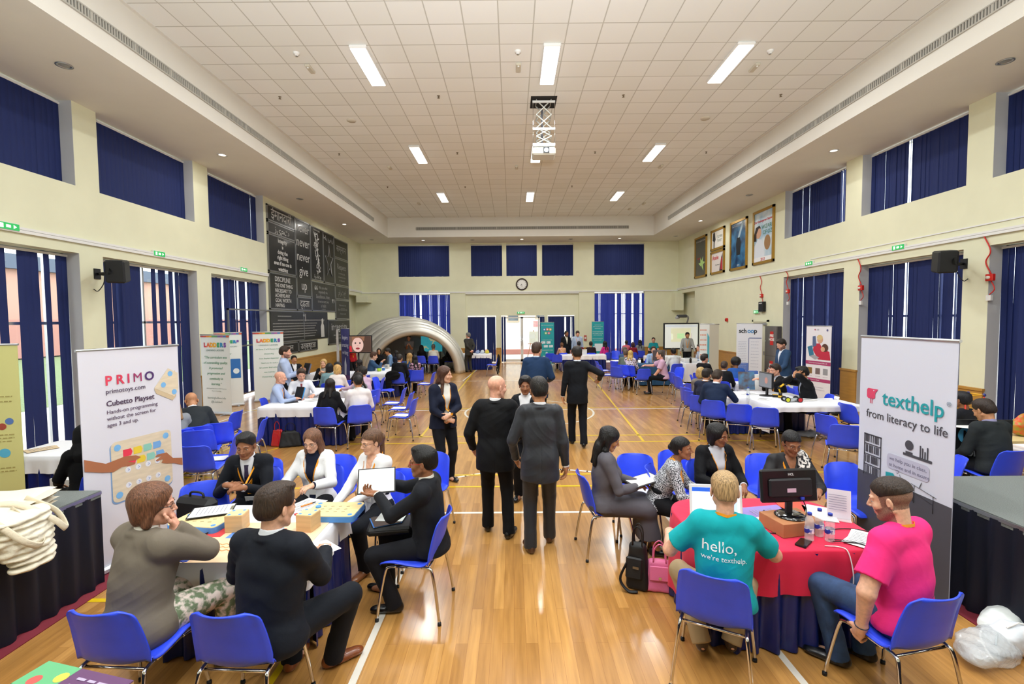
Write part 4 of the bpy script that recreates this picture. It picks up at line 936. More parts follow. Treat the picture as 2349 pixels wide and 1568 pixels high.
def stage(x0, x1, y0, y1, label, faces, z=.85):
    e = empty('stage', ((x0+x1)/2, (y0+y1)/2, 0), 0, label, 'stage'); cx, cy = (x0+x1)/2, (y0+y1)/2
    MB().span((x0-cx, y0-cy, z-.06), (x1-cx, y1-cy, z)).build('deck', M_CARP, e)
    mb = MB(); mb.span((x0-cx, y0-cy, z-.05), (x1-cx, y1-cy, z-.005)); 
    MB().span((x0-cx-.005, y0-cy-.005, z-.035), (x1-cx+.005, y1-cy+.005, z-.008)).build('edge_trim', M_ALU, e)
    for a in ((x0+.2, y0+.2), (x1-.2, y0+.2), (x0+.2, y1-.2), (x1-.2, y1-.2)): MB().cyl((a[0]-cx, a[1]-cy, 0), (a[0]-cx, a[1]-cy, z-.06), .03, 8).build('leg', M_ALU, e)
    for pts in faces: skirt([(p[0]-cx, p[1]-cy) for p in pts], .012, z-.03, 'skirt', M_NAVY, e, amp=.018, pitch=.16, seed=int(x0*10))
stage(-8.0, -3.70, .6, 4.14, 'low stage with grey carpet and dark blue skirt, left, under the cotton bags', [[(-8.0, 4.14), (-3.70, 4.14), (-3.70, .6)]])
stage(3.62, 8.8, .6, 4.32, 'low stage with grey carpet and dark blue skirt at the right picture edge', [[(3.62, .6), (3.62, 4.32), (8.8, 4.32)]])
stage(-3.3, 3.2, -3.5, 1.5, 'low stage with grey carpet in front of and under the camera', [[(-3.3, 1.5), (3.2, 1.5)]])
o = MB().span((-4.2, 1.2, .001), (-3.60, 4.6, .008)).build('floor_mat', cm('#7a2432', .9)); tag(o, 'dark red carpet strip on the floor beside the left stage', 'carpet')
o = MB().span((3.50, 1.2, .001), (4.1, 4.6, .008)).build('floor_mat', cm('#7a2432', .9)); tag(o, 'dark red carpet strip on the floor beside the right stage', 'carpet')
# ------------------------------------------------------------------ chairs
M_CH = mat('chair_blue', '#3450ec', .36, noise=.05, nscale=6, bump=.06, bscale=400)
def chair_proto():
    e = empty('stacking_chair', (0, 0, 0), 0, '', 'chair')
    prof = bez([(.225, .415), (.205, .440), (.12, .452), (.0, .440), (-.10, .432), (-.165, .445), (-.205, .50), (-.225, .58), (-.248, .68), (-.275, .77), (-.292, .805)], 4)
    n = len(prof); nu = 14; mb = MB()
    L = [0]
    for a, b in zip(prof, prof[1:]): L.append(L[-1]+math.hypot(b[0]-a[0], b[1]-a[1]))
    T_ = L[-1]
    def half(t):     # half width along the profile
        f = t/T_; w_ = .205+.018*math.sin(PI*min(1, f*1.15))
        if f > .6: w_ = .222-.030*((f-.6)/.4)**1.5
        if t > T_-.06: w_ *= math.sqrt(max(.0, 1-((t-(T_-.06))/.0625)**2))*.32+.68 if True else 1
        if t < .05: w_ *= .80+.20*math.sqrt(1-((.05-t)/.05)**2)
        return w_
    def surf(off):
        out = []
        for i, (y, z) in enumerate(prof):
            a = prof[max(0, i-1)]; b = prof[min(n-1, i+1)]; dy, dz = b[0]-a[0], b[1]-a[1]; l = math.hypot(dy, dz); ny, nz = -dz/l, dy/l   # normal to the sitter's side reversed
            ny, nz = (dz/l, -dy/l); f = L[i]/T_; w_ = half(L[i])
            for k in range(nu+1):
                u = -1+2*k/nu; x = u*w_; lift = (.030*abs(u)**2.4 if f < .42 else .030*abs(u)**2.4+.035*abs(u)**2*(min(1, (f-.42)/.2)))
                tip = .012*max(0, abs(u)-.86)/.14
                out.append((x, y+(ny*-1)*0+ (lift-tip)*(-ny if False else abs(ny)) + off*ny, z+(lift*abs(nz) if f < .55 else 0)-tip*abs(nz)*1.2+off*nz))
        return out
    A = surf(0); B_ = surf(-.009); N = len(A); q = nu+1
    fs = [(i*q+k, (i+1)*q+k, (i+1)*q+k+1, i*q+k+1) for i in range(n-1) for k in range(nu)]
    fs2 = [tuple(N+v for v in f[::-1]) for f in fs]
    rim = [k for k in range(q)]+[i*q+nu for i in range(1, n)]+[(n-1)*q+k for k in range(nu-1, -1, -1)]+[i*q for i in range(n-2, 0, -1)]
    fs3 = [(rim[j], rim[(j+1) % len(rim)], N+rim[(j+1) % len(rim)], N+rim[j]) for j in range(len(rim))]
    mb.add(A+B_, fs+fs2+fs3, True); o = mb.build('seat_shell', M_CH, e)
    for sx in (-1, 1):
        for q in (1, -1):
            m_ = MB(); m_.tube(bez([(sx*.235, q*.25, .012), (sx*.215, q*.22, .22), (sx*.196, q*.188, .385), (sx*.190, q*.160, .418), (sx*.188, q*.10, .425)], 5), .0115, 10)
            m_.cur = 1; m_.cyl((sx*.235, q*.25, 0), (sx*.2345, q*.249, .022), .015, 10); m_.build('leg', [M_CHROME, M_BLACK], e)
    mb = MB()
    for sx in (-1, 1): mb.tube([(sx*.188, .10, .425), (sx*.188, -.09, .422)], .0115, 8)
    mb.tube([(-.188, .06, .418), (.188, .06, .418)], .009, 8); mb.tube([(-.19, -.15, .405), (.19, -.15, .405)], .009, 8); mb.build('seat_frame', M_CHROME, e)
    return e
CH0 = chair_proto(); _c = [0]
M_PAPER = mat('paper', '#f2f2f0', .6)
def chair(x, y, face, label, group='blue stacking chairs'):
    if _c[0] == 0: CH0.location = (x, y, 0); CH0.rotation_euler = (0, 0, -R(face)); CH0['label'] = label; CH0['group'] = group; r = CH0
    else: r = dup(CH0, (x, y, 0), -R(face), label, group)
    _c[0] += 1; return r
def dirv(face): a = R(face); return math.sin(a), math.cos(a)
def chair_px(px, py, face, label, paper=None, group='blue stacking chairs', z=.80):
    x, y = F(px, py, z); dx, dy = dirv(face); x += dx*.28; y += dy*.28
    r = chair(x, y, face, label, group)
    if paper:
        e = empty('paper_stack', (x+dx*.04, y+dy*.04, .457), -R(face+paper), 'white papers lying on the ' + label, 'papers', 'papers left on chairs')
        mb = MB()
        for i in range(3): mb.box((random.uniform(-.01, .01), random.uniform(-.01, .01), .002+i*.002), (.21, .297, .0016), Matrix.Rotation(random.uniform(-.1, .1), 4, 'Z'))
        mb.build('sheets', M_PAPER, e)
        e['label'] = ' '.join(('papers on the ' + label).split()[:16])
    return x, y

# ------------------------------------------------------------------ tables, skirts, cloths
def rrect(x0, x1, y0, y1, r, n=8):
    P_ = []
    for cx, cy, a0 in ((x1-r, y1-r, 0), (x0+r, y1-r, 90), (x0+r, y0+r, 180), (x1-r, y0+r, 270)):
        for k in range(n+1): a = R(a0+90*k/n); P_.append((cx+r*math.cos(a), cy+r*math.sin(a)))
    return P_
def resample(P_, step):
    P_ = P_+[P_[0]]; L = [0]
    for a, b in zip(P_, P_[1:]): L.append(L[-1]+math.hypot(b[0]-a[0], b[1]-a[1]))
    n = int(L[-1]/step); out = []
    for i in range(n):
        t = L[-1]*i/n; k = max(j for j in range(len(L)) if L[j] <= t); k = min(k, len(P_)-2); f = (t-L[k])/max(1e-9, L[k+1]-L[k]); out.append((P_[k][0]+(P_[k+1][0]-P_[k][0])*f, P_[k][1]+(P_[k+1][1]-P_[k][1])*f))
    return out
def cloth_over(path, z, drop, mt, label, cat='tablecloth', group=None, step=.03, amp=.012, corner=.10, seed=0, c0=None):
    """cloth with flat top and hanging edge; drop may be a function of the outward direction"""
    P_ = resample(path, step); n = len(P_); cx = sum(p[0] for p in P_)/n; cy = sum(p[1] for p in P_)/n; r = random.Random(seed); ph = r.uniform(0, 6)
    xs = [p[0] for p in P_]; ys = [p[1] for p in P_]; hx, hy = (max(xs)-min(xs))/2, (max(ys)-min(ys))/2
    vs = [(0, 0, z)]; rings = [(.5, 0, 0), (.9, 0, 0), (1, 0, 0), (1, .006, -.002), (1, .010, -.012)]; nd = 7; tot = 0; acc = []
    for i in range(n): a, b = P_[i], P_[(i+1) % n]; acc.append(tot); tot += math.hypot(b[0]-a[0], b[1]-a[1])
    N_ = [Vector((P_[(i+1) % n][1]-P_[i-1][1], -(P_[(i+1) % n][0]-P_[i-1][0]), 0)).normalized() for i in range(n)]
    def ring(sc, of, dz, q=0):
        for i, p in enumerate(P_):
            d_ = drop(math.degrees(math.atan2(N_[i].y, N_[i].x)), p[0], p[1]) if callable(drop) else drop
            cn = min(abs(N_[i].x), abs(N_[i].y))*1.41; d_ *= 1+corner*3*cn
            w_ = amp*q*(math.sin(acc[i]*2*PI/.31+ph)+.6*math.sin(acc[i]*2*PI/.17+2*ph))*(1+1.2*cn)
            ow = .012+.02*q*cn
            vs.append((cx*0+(p[0]-cx)*sc+N_[i].x*(of+(w_+ow if q else 0)), (p[1]-cy)*sc+N_[i].y*(of+(w_+ow if q else 0)), z+dz-q*d_))
    for sc, of, dz in rings: ring(sc, of, dz)
    for j in range(1, nd+1): ring(1, .010, -.012, j/nd)
    nr = len(rings)+nd; fs = [(0, 1+i, 1+(i+1) % n) for i in range(n)]
    for j in range(nr-1): fs += [(1+j*n+i, 1+(j+1)*n+i, 1+(j+1)*n+(i+1) % n, 1+j*n+(i+1) % n) for i in range(n)]
    mb = MB(); mb.add(vs, fs, True); o = mb.build('tablecloth', mt); o.location = (cx, cy, 0)
    return tag(o, label, cat, group)
def skirted(path, label, zt=.725, mt=None, sk=True, legs=True, seed=0, amp=.026):
    xs = [p[0] for p in path]; ys = [p[1] for p in path]; cx, cy = (min(xs)+max(xs))/2, (min(ys)+max(ys))/2; e = empty('folding_table', (cx, cy, 0), 0, label, 'table', 'meeting tables')
    MB().prism([(p[0]-cx, p[1]-cy) for p in path], zt-.025, zt).build('tabletop', cm('#a89880', .5), e)
    if legs:
        for sx in (-1, 1):
            for sy in (-1, 1): MB().cyl((sx*(max(xs)-cx-.15), sy*(max(ys)-cy-.12), 0), (sx*(max(xs)-cx-.15), sy*(max(ys)-cy-.12), zt-.03), .015, 8).build('leg', cm('#5c6068', .4, metal=.6), e)
    if sk: o = skirt([(p[0]-cx, p[1]-cy) for p in path][::-1], .012, zt-.01, 'table_skirt', mt or M_SATIN, e, amp=amp, pitch=.13, closed=True, seed=seed)
    return e
M_LIN = mat('linen_white', '#e9eaf0', .8, bump=.25, bscale=9, sheen=.1)
M_RED = mat('cloth_red', '#d01a44', .8, bump=.3, bscale=10, sheen=.1)
M_TEAL = mat('cloth_tealblue', '#1d4a6e', .7, bump=.3, bscale=10)
# A: white-clothed table with toy boards (left foreground)
pA = rrect(-2.70, -1.45, 3.16, 4.06, .10)
skirted(pA, 'white-covered table with navy satin skirt and wooden toy boards', seed=1)
cloth_over(pA, .735, lambda a, x, y: .20, M_LIN, 'white tablecloth under the wooden toy boards at the left front', group='white tablecloths', seed=1)
# B: red-clothed table
pB = rrect(1.34, 2.66, 3.18, 4.12, .28)
skirted(pB, 'red-covered table with navy satin skirt, monitor and water bottles', seed=2)
cloth_over(pB, .735, lambda a, x, y: .30 if not (a > 130 or a < -150) else .62, M_RED, 'bright red tablecloth under the black monitor', seed=2, corner=.05)
# C: two white tables, mid left
pC = rrect(-4.80, -3.20, 8.75, 9.75, .05); skirted(pC, 'white-covered table with navy skirt, standing tablet and papers, mid left', seed=3)
cloth_over(pC, .735, .17, M_LIN, 'white tablecloth under the upright blue tablet, mid left', group='white tablecloths', seed=3)
pC2 = rrect(-5.3, -3.9, 10.5, 11.3, .05); skirted(pC2, 'white-covered table behind the tablet table, in front of the blonde woman', seed=4)
cloth_over(pC2, .735, .17, M_LIN, 'white tablecloth in front of the blonde woman by the word wall', group='white tablecloths', seed=4)
x, y = F(863, 855, .74); pC3 = rrect(x-.42, x+.65, y-.1, y+1.9, .05); skirted(pC3, 'small white-covered table with green and blue pots, left of centre', seed=5)
C3 = (x, y); cloth_over(pC3, .735, .2, M_LIN, 'white tablecloth under the green and blue pots', group='white tablecloths', seed=5)
pC4 = rrect(-6.3, -5.0, 14.2, 15.0, .05); skirted(pC4, 'white-covered table under the television with the child picture', seed=15); cloth_over(pC4, .735, .18, M_LIN, 'white tablecloth in front of the television, far left', group='white tablecloths', seed=15)
# dome side table
pE = rrect(-2.66, -1.0, 21.85, 22.7, .05); skirted(pE, 'white-covered table with navy skirt beside the silver dome', seed=6)
cloth_over(pE, .735, .17, M_LIN, 'white tablecloth on the table beside the silver dome', group='white tablecloths', seed=6)
# D: two white tables with robots, mid right
pD = rrect(4.30, 5.9, 9.35, 10.2, .04); skirted(pD, 'white-covered table with poster stand and bottle, mid right', sk=True, seed=7)
cloth_over(pD, .735, .22, M_LIN, 'white tablecloth under the poster stand, mid right', group='white tablecloths', seed=7)
pD2 = rrect(4.72, 6.35, 8.45, 9.25, .04); skirted(pD2, 'bare-legged table under white cloth with yellow robot arm', sk=False, seed=8)
cloth_over(pD2, .738, lambda a, x, y: .10 if abs(a) < 160 else .5, M_LIN, 'white tablecloth under the yellow robot arm', group='white tablecloths', seed=8)
pD3 = rrect(5.5, 6.62, 11.1, 12.1, .04); skirted(pD3, 'white-covered table with open laptop beside the man in the blue blazer', seed=9); cloth_over(pD3, .735, .2, M_LIN, 'white tablecloth under the open laptop, right', group='white tablecloths', seed=9)
# far right tables
x, y = F(1520, 836, .74); pF = rrect(x-.75, x+.45, y, y+.8, .05); skirted(pF, 'table with blue-green cloth in front of the man in the lilac shirt', sk=False)
cloth_over(pF, .735, .68, M_TEAL, 'blue-green cloth hanging to the floor, far right table', seed=10, corner=.0); FT = (x, y)
x, y = F(1590, 832, .74); pG = rrect(x-.3, x+.9, y, y+.7, .05); skirted(pG, 'white-covered table in front of the whiteboard', sk=False); cloth_over(pG, .735, .66, M_LIN, 'long white tablecloth hanging low by the whiteboard table', group='white tablecloths', seed=11, corner=0); GT = (x, y)
pH = rrect(2.2, 4.2, 20.9, 21.6, .05); skirted(pH, 'white-covered table in front of the two standing men at the end wall', seed=12); cloth_over(pH, .735, .2, M_LIN, 'white tablecloth in front of the two standing men', group='white tablecloths', seed=12)
pI = rrect(5.7, 7.1, 19.6, 20.3, .05); skirted(pI, 'white-covered table in front of the man in the teal shirt', seed=13); cloth_over(pI, .735, .2, M_LIN, 'white tablecloth in front of the man in the teal shirt', group='white tablecloths', seed=13)
# far left (behind left stage) and right edge
pJ = rrect(-6.25, -5.05, 5.65, 6.4, .05); skirted(pJ, 'white-covered table behind the left stage', seed=14); cloth_over(pJ, .735, lambda a, x, y: .2, M_LIN, 'white tablecloth behind the left stage by the tall windows', group='white tablecloths', seed=14, corner=.3)
e = empty('desk', (6.2, 6.4, 0), 0, 'light wooden desk with monitors behind the right stage', 'desk'); MB().box((0, 0, .73), (2.4, 1.0, .04), bev=.004).build('tabletop', mat('desk_top', '#dcc690', .45), e)
for sx in (-1.1, 1.1):
    for sy in (-.4, .4): MB().cyl((sx, sy, 0), (sx, sy, .71), .02, 8).build('leg', M_ALU, e)

# ------------------------------------------------------------------ banners
def bannerM(a, b):
    """matrix of a sheet whose left foot is a and right foot b, seen with the text upright"""
    ax = Vector((b[0]-a[0], b[1]-a[1], 0)); w_ = ax.length; ax.normalize(); up = Vector((0, 0, 1)); nrm = ax.cross(up)
    o = Vector(((a[0]+b[0])/2, (a[1]+b[1])/2, 0))
    return Matrix(((ax.x, up.x, nrm.x, o.x), (ax.y, up.y, nrm.y, o.y), (ax.z, up.z, nrm.z, 0), (0, 0, 0, 1))), w_
def banner(a, b, h, col, label, base=True, group='roll-up banners', pole=True):
    M, w_ = bannerM(a, b); e = bpy.data.objects.new('roll_up_banner', None); COL.objects.link(e); e.matrix_world = M
    tag(e, label, 'banner', group)
    sh = cm(col, .55); mb = MB(); f0 = .06
    def s(f, zo): return lambda u, v: ((u-.5)*w_, f0+(h-f0)*v, zo+.006*math.sin(v*2.2+u)*1.0)
    mb.grid(s(0, .002), 6, 12); mb.grid(s(0, -.002), 6, 12); mb.build('sheet', sh, e)
    q = MB(); q.tube([(-w_/2-.01, h, 0), (w_/2+.01, h, 0)], .013, 8); q.build('top_rail', M_ALU, e)
    if base:
        q = MB(); q.box((0, .035, 0), (w_+.04, .07, .10), bev=.02); q.build('base', mat('banner_base', '#c9ccd0', .3, metal=.4), e)
        for sx in (-.3, .3): MB().box((sx*w_, .01, 0), (.05, .02, .34)).build('foot', M_ALU, e)
    if pole: MB().cyl((0, .05, -.045), (0, h, -.02), .009, 8).build('pole', M_ALU, e)
    return e, w_
def TM(x, y, z=.012): return Matrix.Translation((x, y, z))
def bars(e, rows, mt, name='small_print', z=.011, h=.012):
    mb = MB(); r = random.Random(len(rows)*7)
    for x0, x1, y in rows:
        x = x0
        while x < x1:
            w_ = min(r.uniform(.02, .06), x1-x); mb.box((x+w_/2, y, z), (w_, h, .0008)); x += w_+.012
    return mb.build(name, mt, e)
def shape(e, pts, mt, name, z=.010, t=.001): return MB().prism(pts, z, z+t).build(name, mt, e)
def circ(x, y, r, n=28, sy=1): return [(x+r*math.cos(2*PI*k/n), y+r*sy*math.sin(2*PI*k/n)) for k in range(n)]
def rr(x0, x1, y0, y1, r): return rrect(x0, x1, y0, y1, r, 5)
K = lambda c: cm(c, .6)
# left foreground banner: toy advertisement
e, w_ = banner((-3.87, 4.16), (-3.65, 5.11), 2.10, '#dcdbe6', 'tall white roll-up banner headed PRIMO with hands and wooden board')
for i, (ch, c) in enumerate(zip('PRIMO', ('#e0405a', '#d23a55', '#c8365a', '#9a2c62', '#4a2a68'))): text(ch, .125, K(c), e, TM((-.240, -.135, -.055, .035, .155)[i], 1.80), bold=.0025 if ch != 'M' else 0)
text('primotoys.com', .062, K('#4a3550'), e, TM(-.27, 1.70), 'LEFT'); text('Cubetto Playset', .072, K('#4a3550'), e, TM(-.27, 1.585), 'LEFT', bold=.001)
for i, t in enumerate(('Hands-on programming', 'without the screen for', 'ages 3 and up.')): text(t, .052, K('#5a4560'), e, TM(-.27, 1.505-i*.062), 'LEFT')
WD = mat('ply_print', '#dccdb4', .6, noise=.06, nscale=6, stretch=(1, 5, 1))
M3 = lambda pts, a, cx, cy: [(cx+(x-cx)*math.cos(a)-(y-cy)*math.sin(a), cy+(x-cx)*math.sin(a)+(y-cy)*math.cos(a)) for x, y in pts]
shape(e, rr(-.26, .36, .61, 1.20, .05), K('#7b9cc8'), 'board_shadow', .008); shape(e, rr(-.25, .36, .625, 1.21, .05), WD, 'printed_board', .0095)
for x, y in ((-.19, 1.15), (.30, 1.15), (-.19, .69), (.30, .69)): shape(e, circ(x, y, .032), K('#79b4e6'), 'dot', .0112)
BC = ('#e23a50', '#e6c83a', '#8cc8b8', '#74a8e0')
for r_ in range(2):
    for i, c in enumerate(BC): x = -.10+i*.10+r_*.03; y = 1.08-r_*.10; shape(e, [(x-.04, y-.035), (x+.035, y-.035), (x+.05, y), (x+.035, y+.035), (x-.04, y+.035)], K(c), 'printed_block', .0112)
for r_ in range(2):
    for i in range(4): x = -.10+i*.10; y = .91-r_*.15; shape(e, circ(x, y, .028, 20), K('#e8eaf2'), 'printed_slot', .0112); shape(e, [(x-.006, y-.012), (x+.010, y), (x-.006, y+.012), (x-.002, y+.012), (x+.016, y), (x-.002, y-.012)], K('#5a80c8'), 'chevron', .0124)
SKP = K('#a86a48')
shape(e, [(-.48, 1.12), (-.30, 1.03), (-.12, 1.05), (-.02, 1.03), (.03, 1.00), (-.01, .985), (-.10, .99), (-.02, .955), (-.06, .945), (-.16, .955), (-.24, .93), (-.33, .955), (-.48, 1.01)], SKP, 'printed_hand', .0126)
shape(e, [(.48, .86), (.37, .89), (.30, .97), (.20, .975), (.17, .955), (.24, .945), (.18, .92), (.19, .905), (.26, .91), (.24, .875), (.30, .85), (.38, .83), (.48, .78)], SKP, 'printed_hand', .0126)
shape(e, [(-.49, .66), (-.42, .69), (-.38, .66), (-.40, .60), (-.44, .55), (-.49, .52)], SKP, 'printed_hand', .0126)
shape(e, [(.20, 1.66), (.44, 1.83), (.44, 1.55), (.40, 1.51), (.22, 1.61)], K('#cdb896'), 'printed_cube_side', .0090); shape(e, [(.20, 1.67), (.36, 1.86), (.47, 1.80), (.47, 1.62), (.42, 1.55)], WD, 'printed_cube', .0100)
for x, y in ((.38, 1.80), (.30, 1.69), (.42, 1.60)): shape(e, circ(x, y, .028), K('#79b4e6'), 'dot', .0115)
# right foreground banner
e, w_ = banner((3.40, 4.55), (3.40, 3.56), 2.155, '#d6dbea', 'tall white and charcoal roll-up banner reading texthelp, right foreground')
GY = K('#47474f'); TL = K('#1f98a2')
shape(e, [(-.493, .06), (.493, .06), (.493, .86), (-.493, .86)], K('#4a4a52'), 'charcoal_panel', .0092)
text('texthelp', .185, TL, e, TM(.095, 1.60), bold=.002); text('®', .05, K('#8090a0'), e, TM(.44, 1.66)); text('from literacy to life', .108, GY, e, TM(.02, 1.43), sx=1)
PK = K('#d24468'); shape(e, rr(-.40, -.30, 1.575, 1.67, .022), PK, 'bird_emblem', .011); shape(e, [(-.33, 1.62), (-.33, 1.67), (-.265, 1.67), (-.30, 1.63)], PK, 'bird_beak', .0112); shape(e, circ(-.315, 1.654, .006), K('#d6dbea'), 'bird_eye', .0125)
for x in (-.36, -.34): shape(e, [(x, 1.53), (x+.008, 1.53), (x+.008, 1.58), (x, 1.58)], PK, 'bird_leg', .011)
def frame_poly(x0, x1, y0, y1, t, nm='printed_shelf'):
    for q in ((x0, x0+t, y0, y1), (x1-t, x1, y0, y1), (x0, x1, y0, y0+t), (x0, x1, y1-t, y1)): shape(e, [(q[0], q[2]), (q[1], q[2]), (q[1], q[3]), (q[0], q[3])], GY, nm, .0105)
frame_poly(-.42, -.21, .84, 1.235, .012); rs = random.Random(3)
mb = MB()
for k in range(1, 4): mb.box((-.315, .84+k*.099, .011), (.20, .010, .001))
for k in range(4):
    x = -.395
    while x < -.235: w2 = rs.choice((.006, .010, .014)); mb.box((x, .895+k*.099, .011), (w2, .07, .001)); x += w2+rs.choice((.004, .004, .015))
mb.build('printed_books', GY, e)
mb = MB(); mb.box((.17, 1.16, .011), (.28, .022, .001)); mb.box((.09, 1.18, .011), (.07, .02, .001))
for i, (x, h_) in enumerate(((.20, .10), (.222, .085), (.245, .06), (.268, .10))): mb.box((x, 1.17+h_/2, .011), (.012, h_, .001))
mb.build('printed_wall_shelf', GY, e); shape(e, circ(.09, 1.245, .042), GY, 'printed_globe', .0112)
shape(e, rr(-.14, .29, .985, 1.12, .035), K('#bcbdd2'), 'speech_bubble', .0105); shape(e, [(-.05, .99), (.0, .99), (-.03, .955)], K('#bcbdd2'), 'speech_bubble_tail', .0105)
text('we help you in class,', .046, K('#6e6e86'), e, TM(-.115, 1.078), 'LEFT'); text('at home and in exams', .046, K('#6e6e86'), e, TM(-.115, 1.022), 'LEFT')
shape(e, [(-.15, .84), (-.15, .94), (-.07, .95), (-.05, .93), (-.08, .91), (-.08, .84)], TL, 'teal_bird', .0112)
mb = MB()
for a, b in (((.0, .96), (.04, .86)), ((.04, .86), (.13, .845)), ((.13, .845), (.14, .78)), ((.05, .86), (.03, .78)), ((.12, .925), (.36, .885)), ((.15, .92), (.15, .77)), ((.33, .89), (.33, .75)), ((.15, .86), (.33, .82)), ((.20, .915), (.22, .965))):
    mb.tube([(a[0], a[1], .011), (b[0], b[1], .011)], .006, 6, flat=.2)
mb.build('printed_desk', GY, e)
# coloured-word banners by the left windows
LC = ('#d23a4a', '#e8862e', '#eebb30', '#eec23a', '#3aa06a', '#2f7fc2', '#5a3a98', '#8a4aa0')
def ladder_banner(a, b, h, label, lines, foot=(), yq=1.45, sz=.08):
    e, w_ = banner(a, b, h, '#e8ecea', label)
    n = 10
    for i in range(n): shape(e, [(-w_/2+w_*i/n, h-.06), (-w_/2+w_*(i+1)/n, h-.06), (-w_/2+w_*(i+1)/n, h-.02), (-w_/2+w_*i/n, h-.02)], K(('#b04a4a', '#d2503a', '#e8862e', '#e8b030', '#6aa85a', '#5a9a6a', '#7a6aa8', '#a85a9a', '#4a7ab8', '#d25a3a')[i]), 'colour_strip', .0105)
    for i, (ch, c) in enumerate(zip('LADDERS', ('#c8364a', '#e8764e', '#f0a83a', '#f0b43a', '#3aa06a', '#2f8fc2', '#7a4aa8'))): text(ch, .135*w_/.85, K(c), e, TM((-3+i)*.098*w_/.85, h-.26), bold=.010)
    text('LEARNING LADDERS', .058*w_/.85, K('#6a8a84'), e, TM(0, h-.39))
    for i, t in enumerate(lines): text(t, sz*w_/.85, K('#2f8a66'), e, TM(0, yq-i*.135), shear=.35)
    for y, s_, z_ in foot: text(s_, z_, K('#9aa6a2'), e, TM(.0, y), 'CENTER')
    return e
ladder_banner((-7.93, 11.95), (-7.05, 11.70), 2.02, 'white roll-up banner quoting the curriculum, left one of the rainbow-topped set', ('"The curriculum was', 'of outstanding quality.', 'It promoted', 'progression and', 'continuity in', 'learning."'), foot=((.66, 'GEMS Royal Dubai School, KHDA Inspection', .035), (.60, 'Report, Outstanding', .035), (.42, 'learningladders.info', .075), (.32, '@LLadder5', .075)))
e = ladder_banner((-8.10, 12.75), (-7.55, 13.1), 2.05, 'rainbow-topped white banner half hidden behind the curriculum banner', ('', 'd say', '!'), yq=1.6)
shape(e, rr(.04, .28, .78, 1.32, .02), K('#2f6fb8'), 'blue_panel', .0112); shape(e, circ(.17, .98, .075), K('#e8f0f4'), 'white_disc', .0124)
ladder_banner((-7.52, 13.60), (-6.85, 14.05), 2.04, 'rainbow-topped white banner thanking for support, beside the word wall', ('All Saints C of E Primary School', 'Outstanding', 'from Stephen Inspection', 'Thank you for such a', 'fab system! Both schools', 'now hold the', "'Outstanding' grade"), yq=1.53, sz=.055)
# far-left cream banner, purple banner seen obliquely, white edge-on banner
e, w_ = banner((-6.75, 5.35), (-5.93, 5.62), 2.10, '#d8d48e', 'cream yellow banner with small pictures, cut by the left picture edge')
for k, (y, c) in enumerate(((1.25, '#d88a5a'), (1.12, '#a84a3a'), (1.18, '#5a7ab8'))): shape(e, circ(.18+.07*k, y, .04), K(c), 'printed_figure')
shape(e, circ(.26, .80, .055), K('#5ab4d8'), 'blue_disc'); bars(e, [(.12, .36, 1.48), (.12, .36, 1.42), (.14, .36, 1.02), (.14, .36, .98), (.14, .34, .94), (.16, .36, .62), (.16, .36, .58), (.14, .36, .30)], K('#a89a5a'))
e, w_ = banner((-5.12, 14.07), (-4.70, 13.55), 2.12, '#3a3a78', 'narrow purple banner reading Inspire amazing writing'); shape(e, [(-w_/2+.003, .07), (w_/2-.003, .07), (w_/2-.003, .75), (-w_/2+.003, .75)], K('#7a4a80'), 'lower_panel', .0085)
for i, t in enumerate(('Inspire', 'amazing', 'writing')): text(t, .17, K('#e8e8f4'), e, TM(0, 1.85-i*.22), sx=1)
shape(e, [(-.09, .75), (.06, .75), (.09, 1.05), (.0, 1.28), (-.08, 1.1)], K('#f0f0f4'), 'white_emblem')
banner((-5.22, 13.95), (-4.90, 13.25), 2.10, '#e8e8ec', 'plain white roll-up banner seen edge-on beside the purple banner')
# two teal banners at the end wall
TB = '#1f9aa0'
e, w_ = banner((1.44, 23.6), (2.12, 23.6), 2.18, TB, 'teal banner with coloured discs right of the glass door'); Wt = K('#e4f4f4')
text('REAL TIME COLLABORATION', .045, Wt, e, TM(0, 2.03)); 
for x, y, c in ((-.15, 1.82, '#3a6ab8'), (0, 1.83, '#e86a4a'), (.15, 1.82, '#d8a83a'), (-.075, 1.64, '#8ab83a'), (.08, 1.64, '#c83a6a')): shape(e, circ(x, y, .075, 6), K(c), 'disc'); shape(e, circ(x, y, .035), Wt, 'symbol', .0115)
text('INTERACTIVE SCREEN', .05, Wt, e, TM(0, 1.29))
for x, y in ((-.2, 1.17), (.06, 1.17), (-.08, .98), (.18, .98)): shape(e, rr(x-.10, x+.10, y-.06, y+.06, .01), K('#d8e8ec'), 'card'); shape(e, circ(x-.05, y+.01, .02), K('#c84a6a'), 'card_mark', .0115)
text('COLLABORATIVE WORK', .05, Wt, e, TM(0, .78)); 
for x, y in ((-.18, .45), (-.04, .64), (.18, .58), (-.04, .48), (-.26, .38)): shape(e, circ(x, y, .05), Wt, 'ring'); shape(e, circ(x, y, .025), K(TB), 'ring_hole', .0115)
mb = MB()
for a, b in (((-.18, .45), (-.04, .48)), ((-.04, .48), (.18, .58)), ((-.04, .64), (-.04, .48)), ((-.26, .38), (-.18, .45))): mb.tube([(a[0], a[1], .0105), (b[0], b[1], .0105)], .006, 6, flat=.2)
mb.build('link_lines', Wt, e)
e, w_ = banner((4.05, 23.8), (4.66, 23.8), 2.19, TB, 'teal banner with white lines of text by the far window')
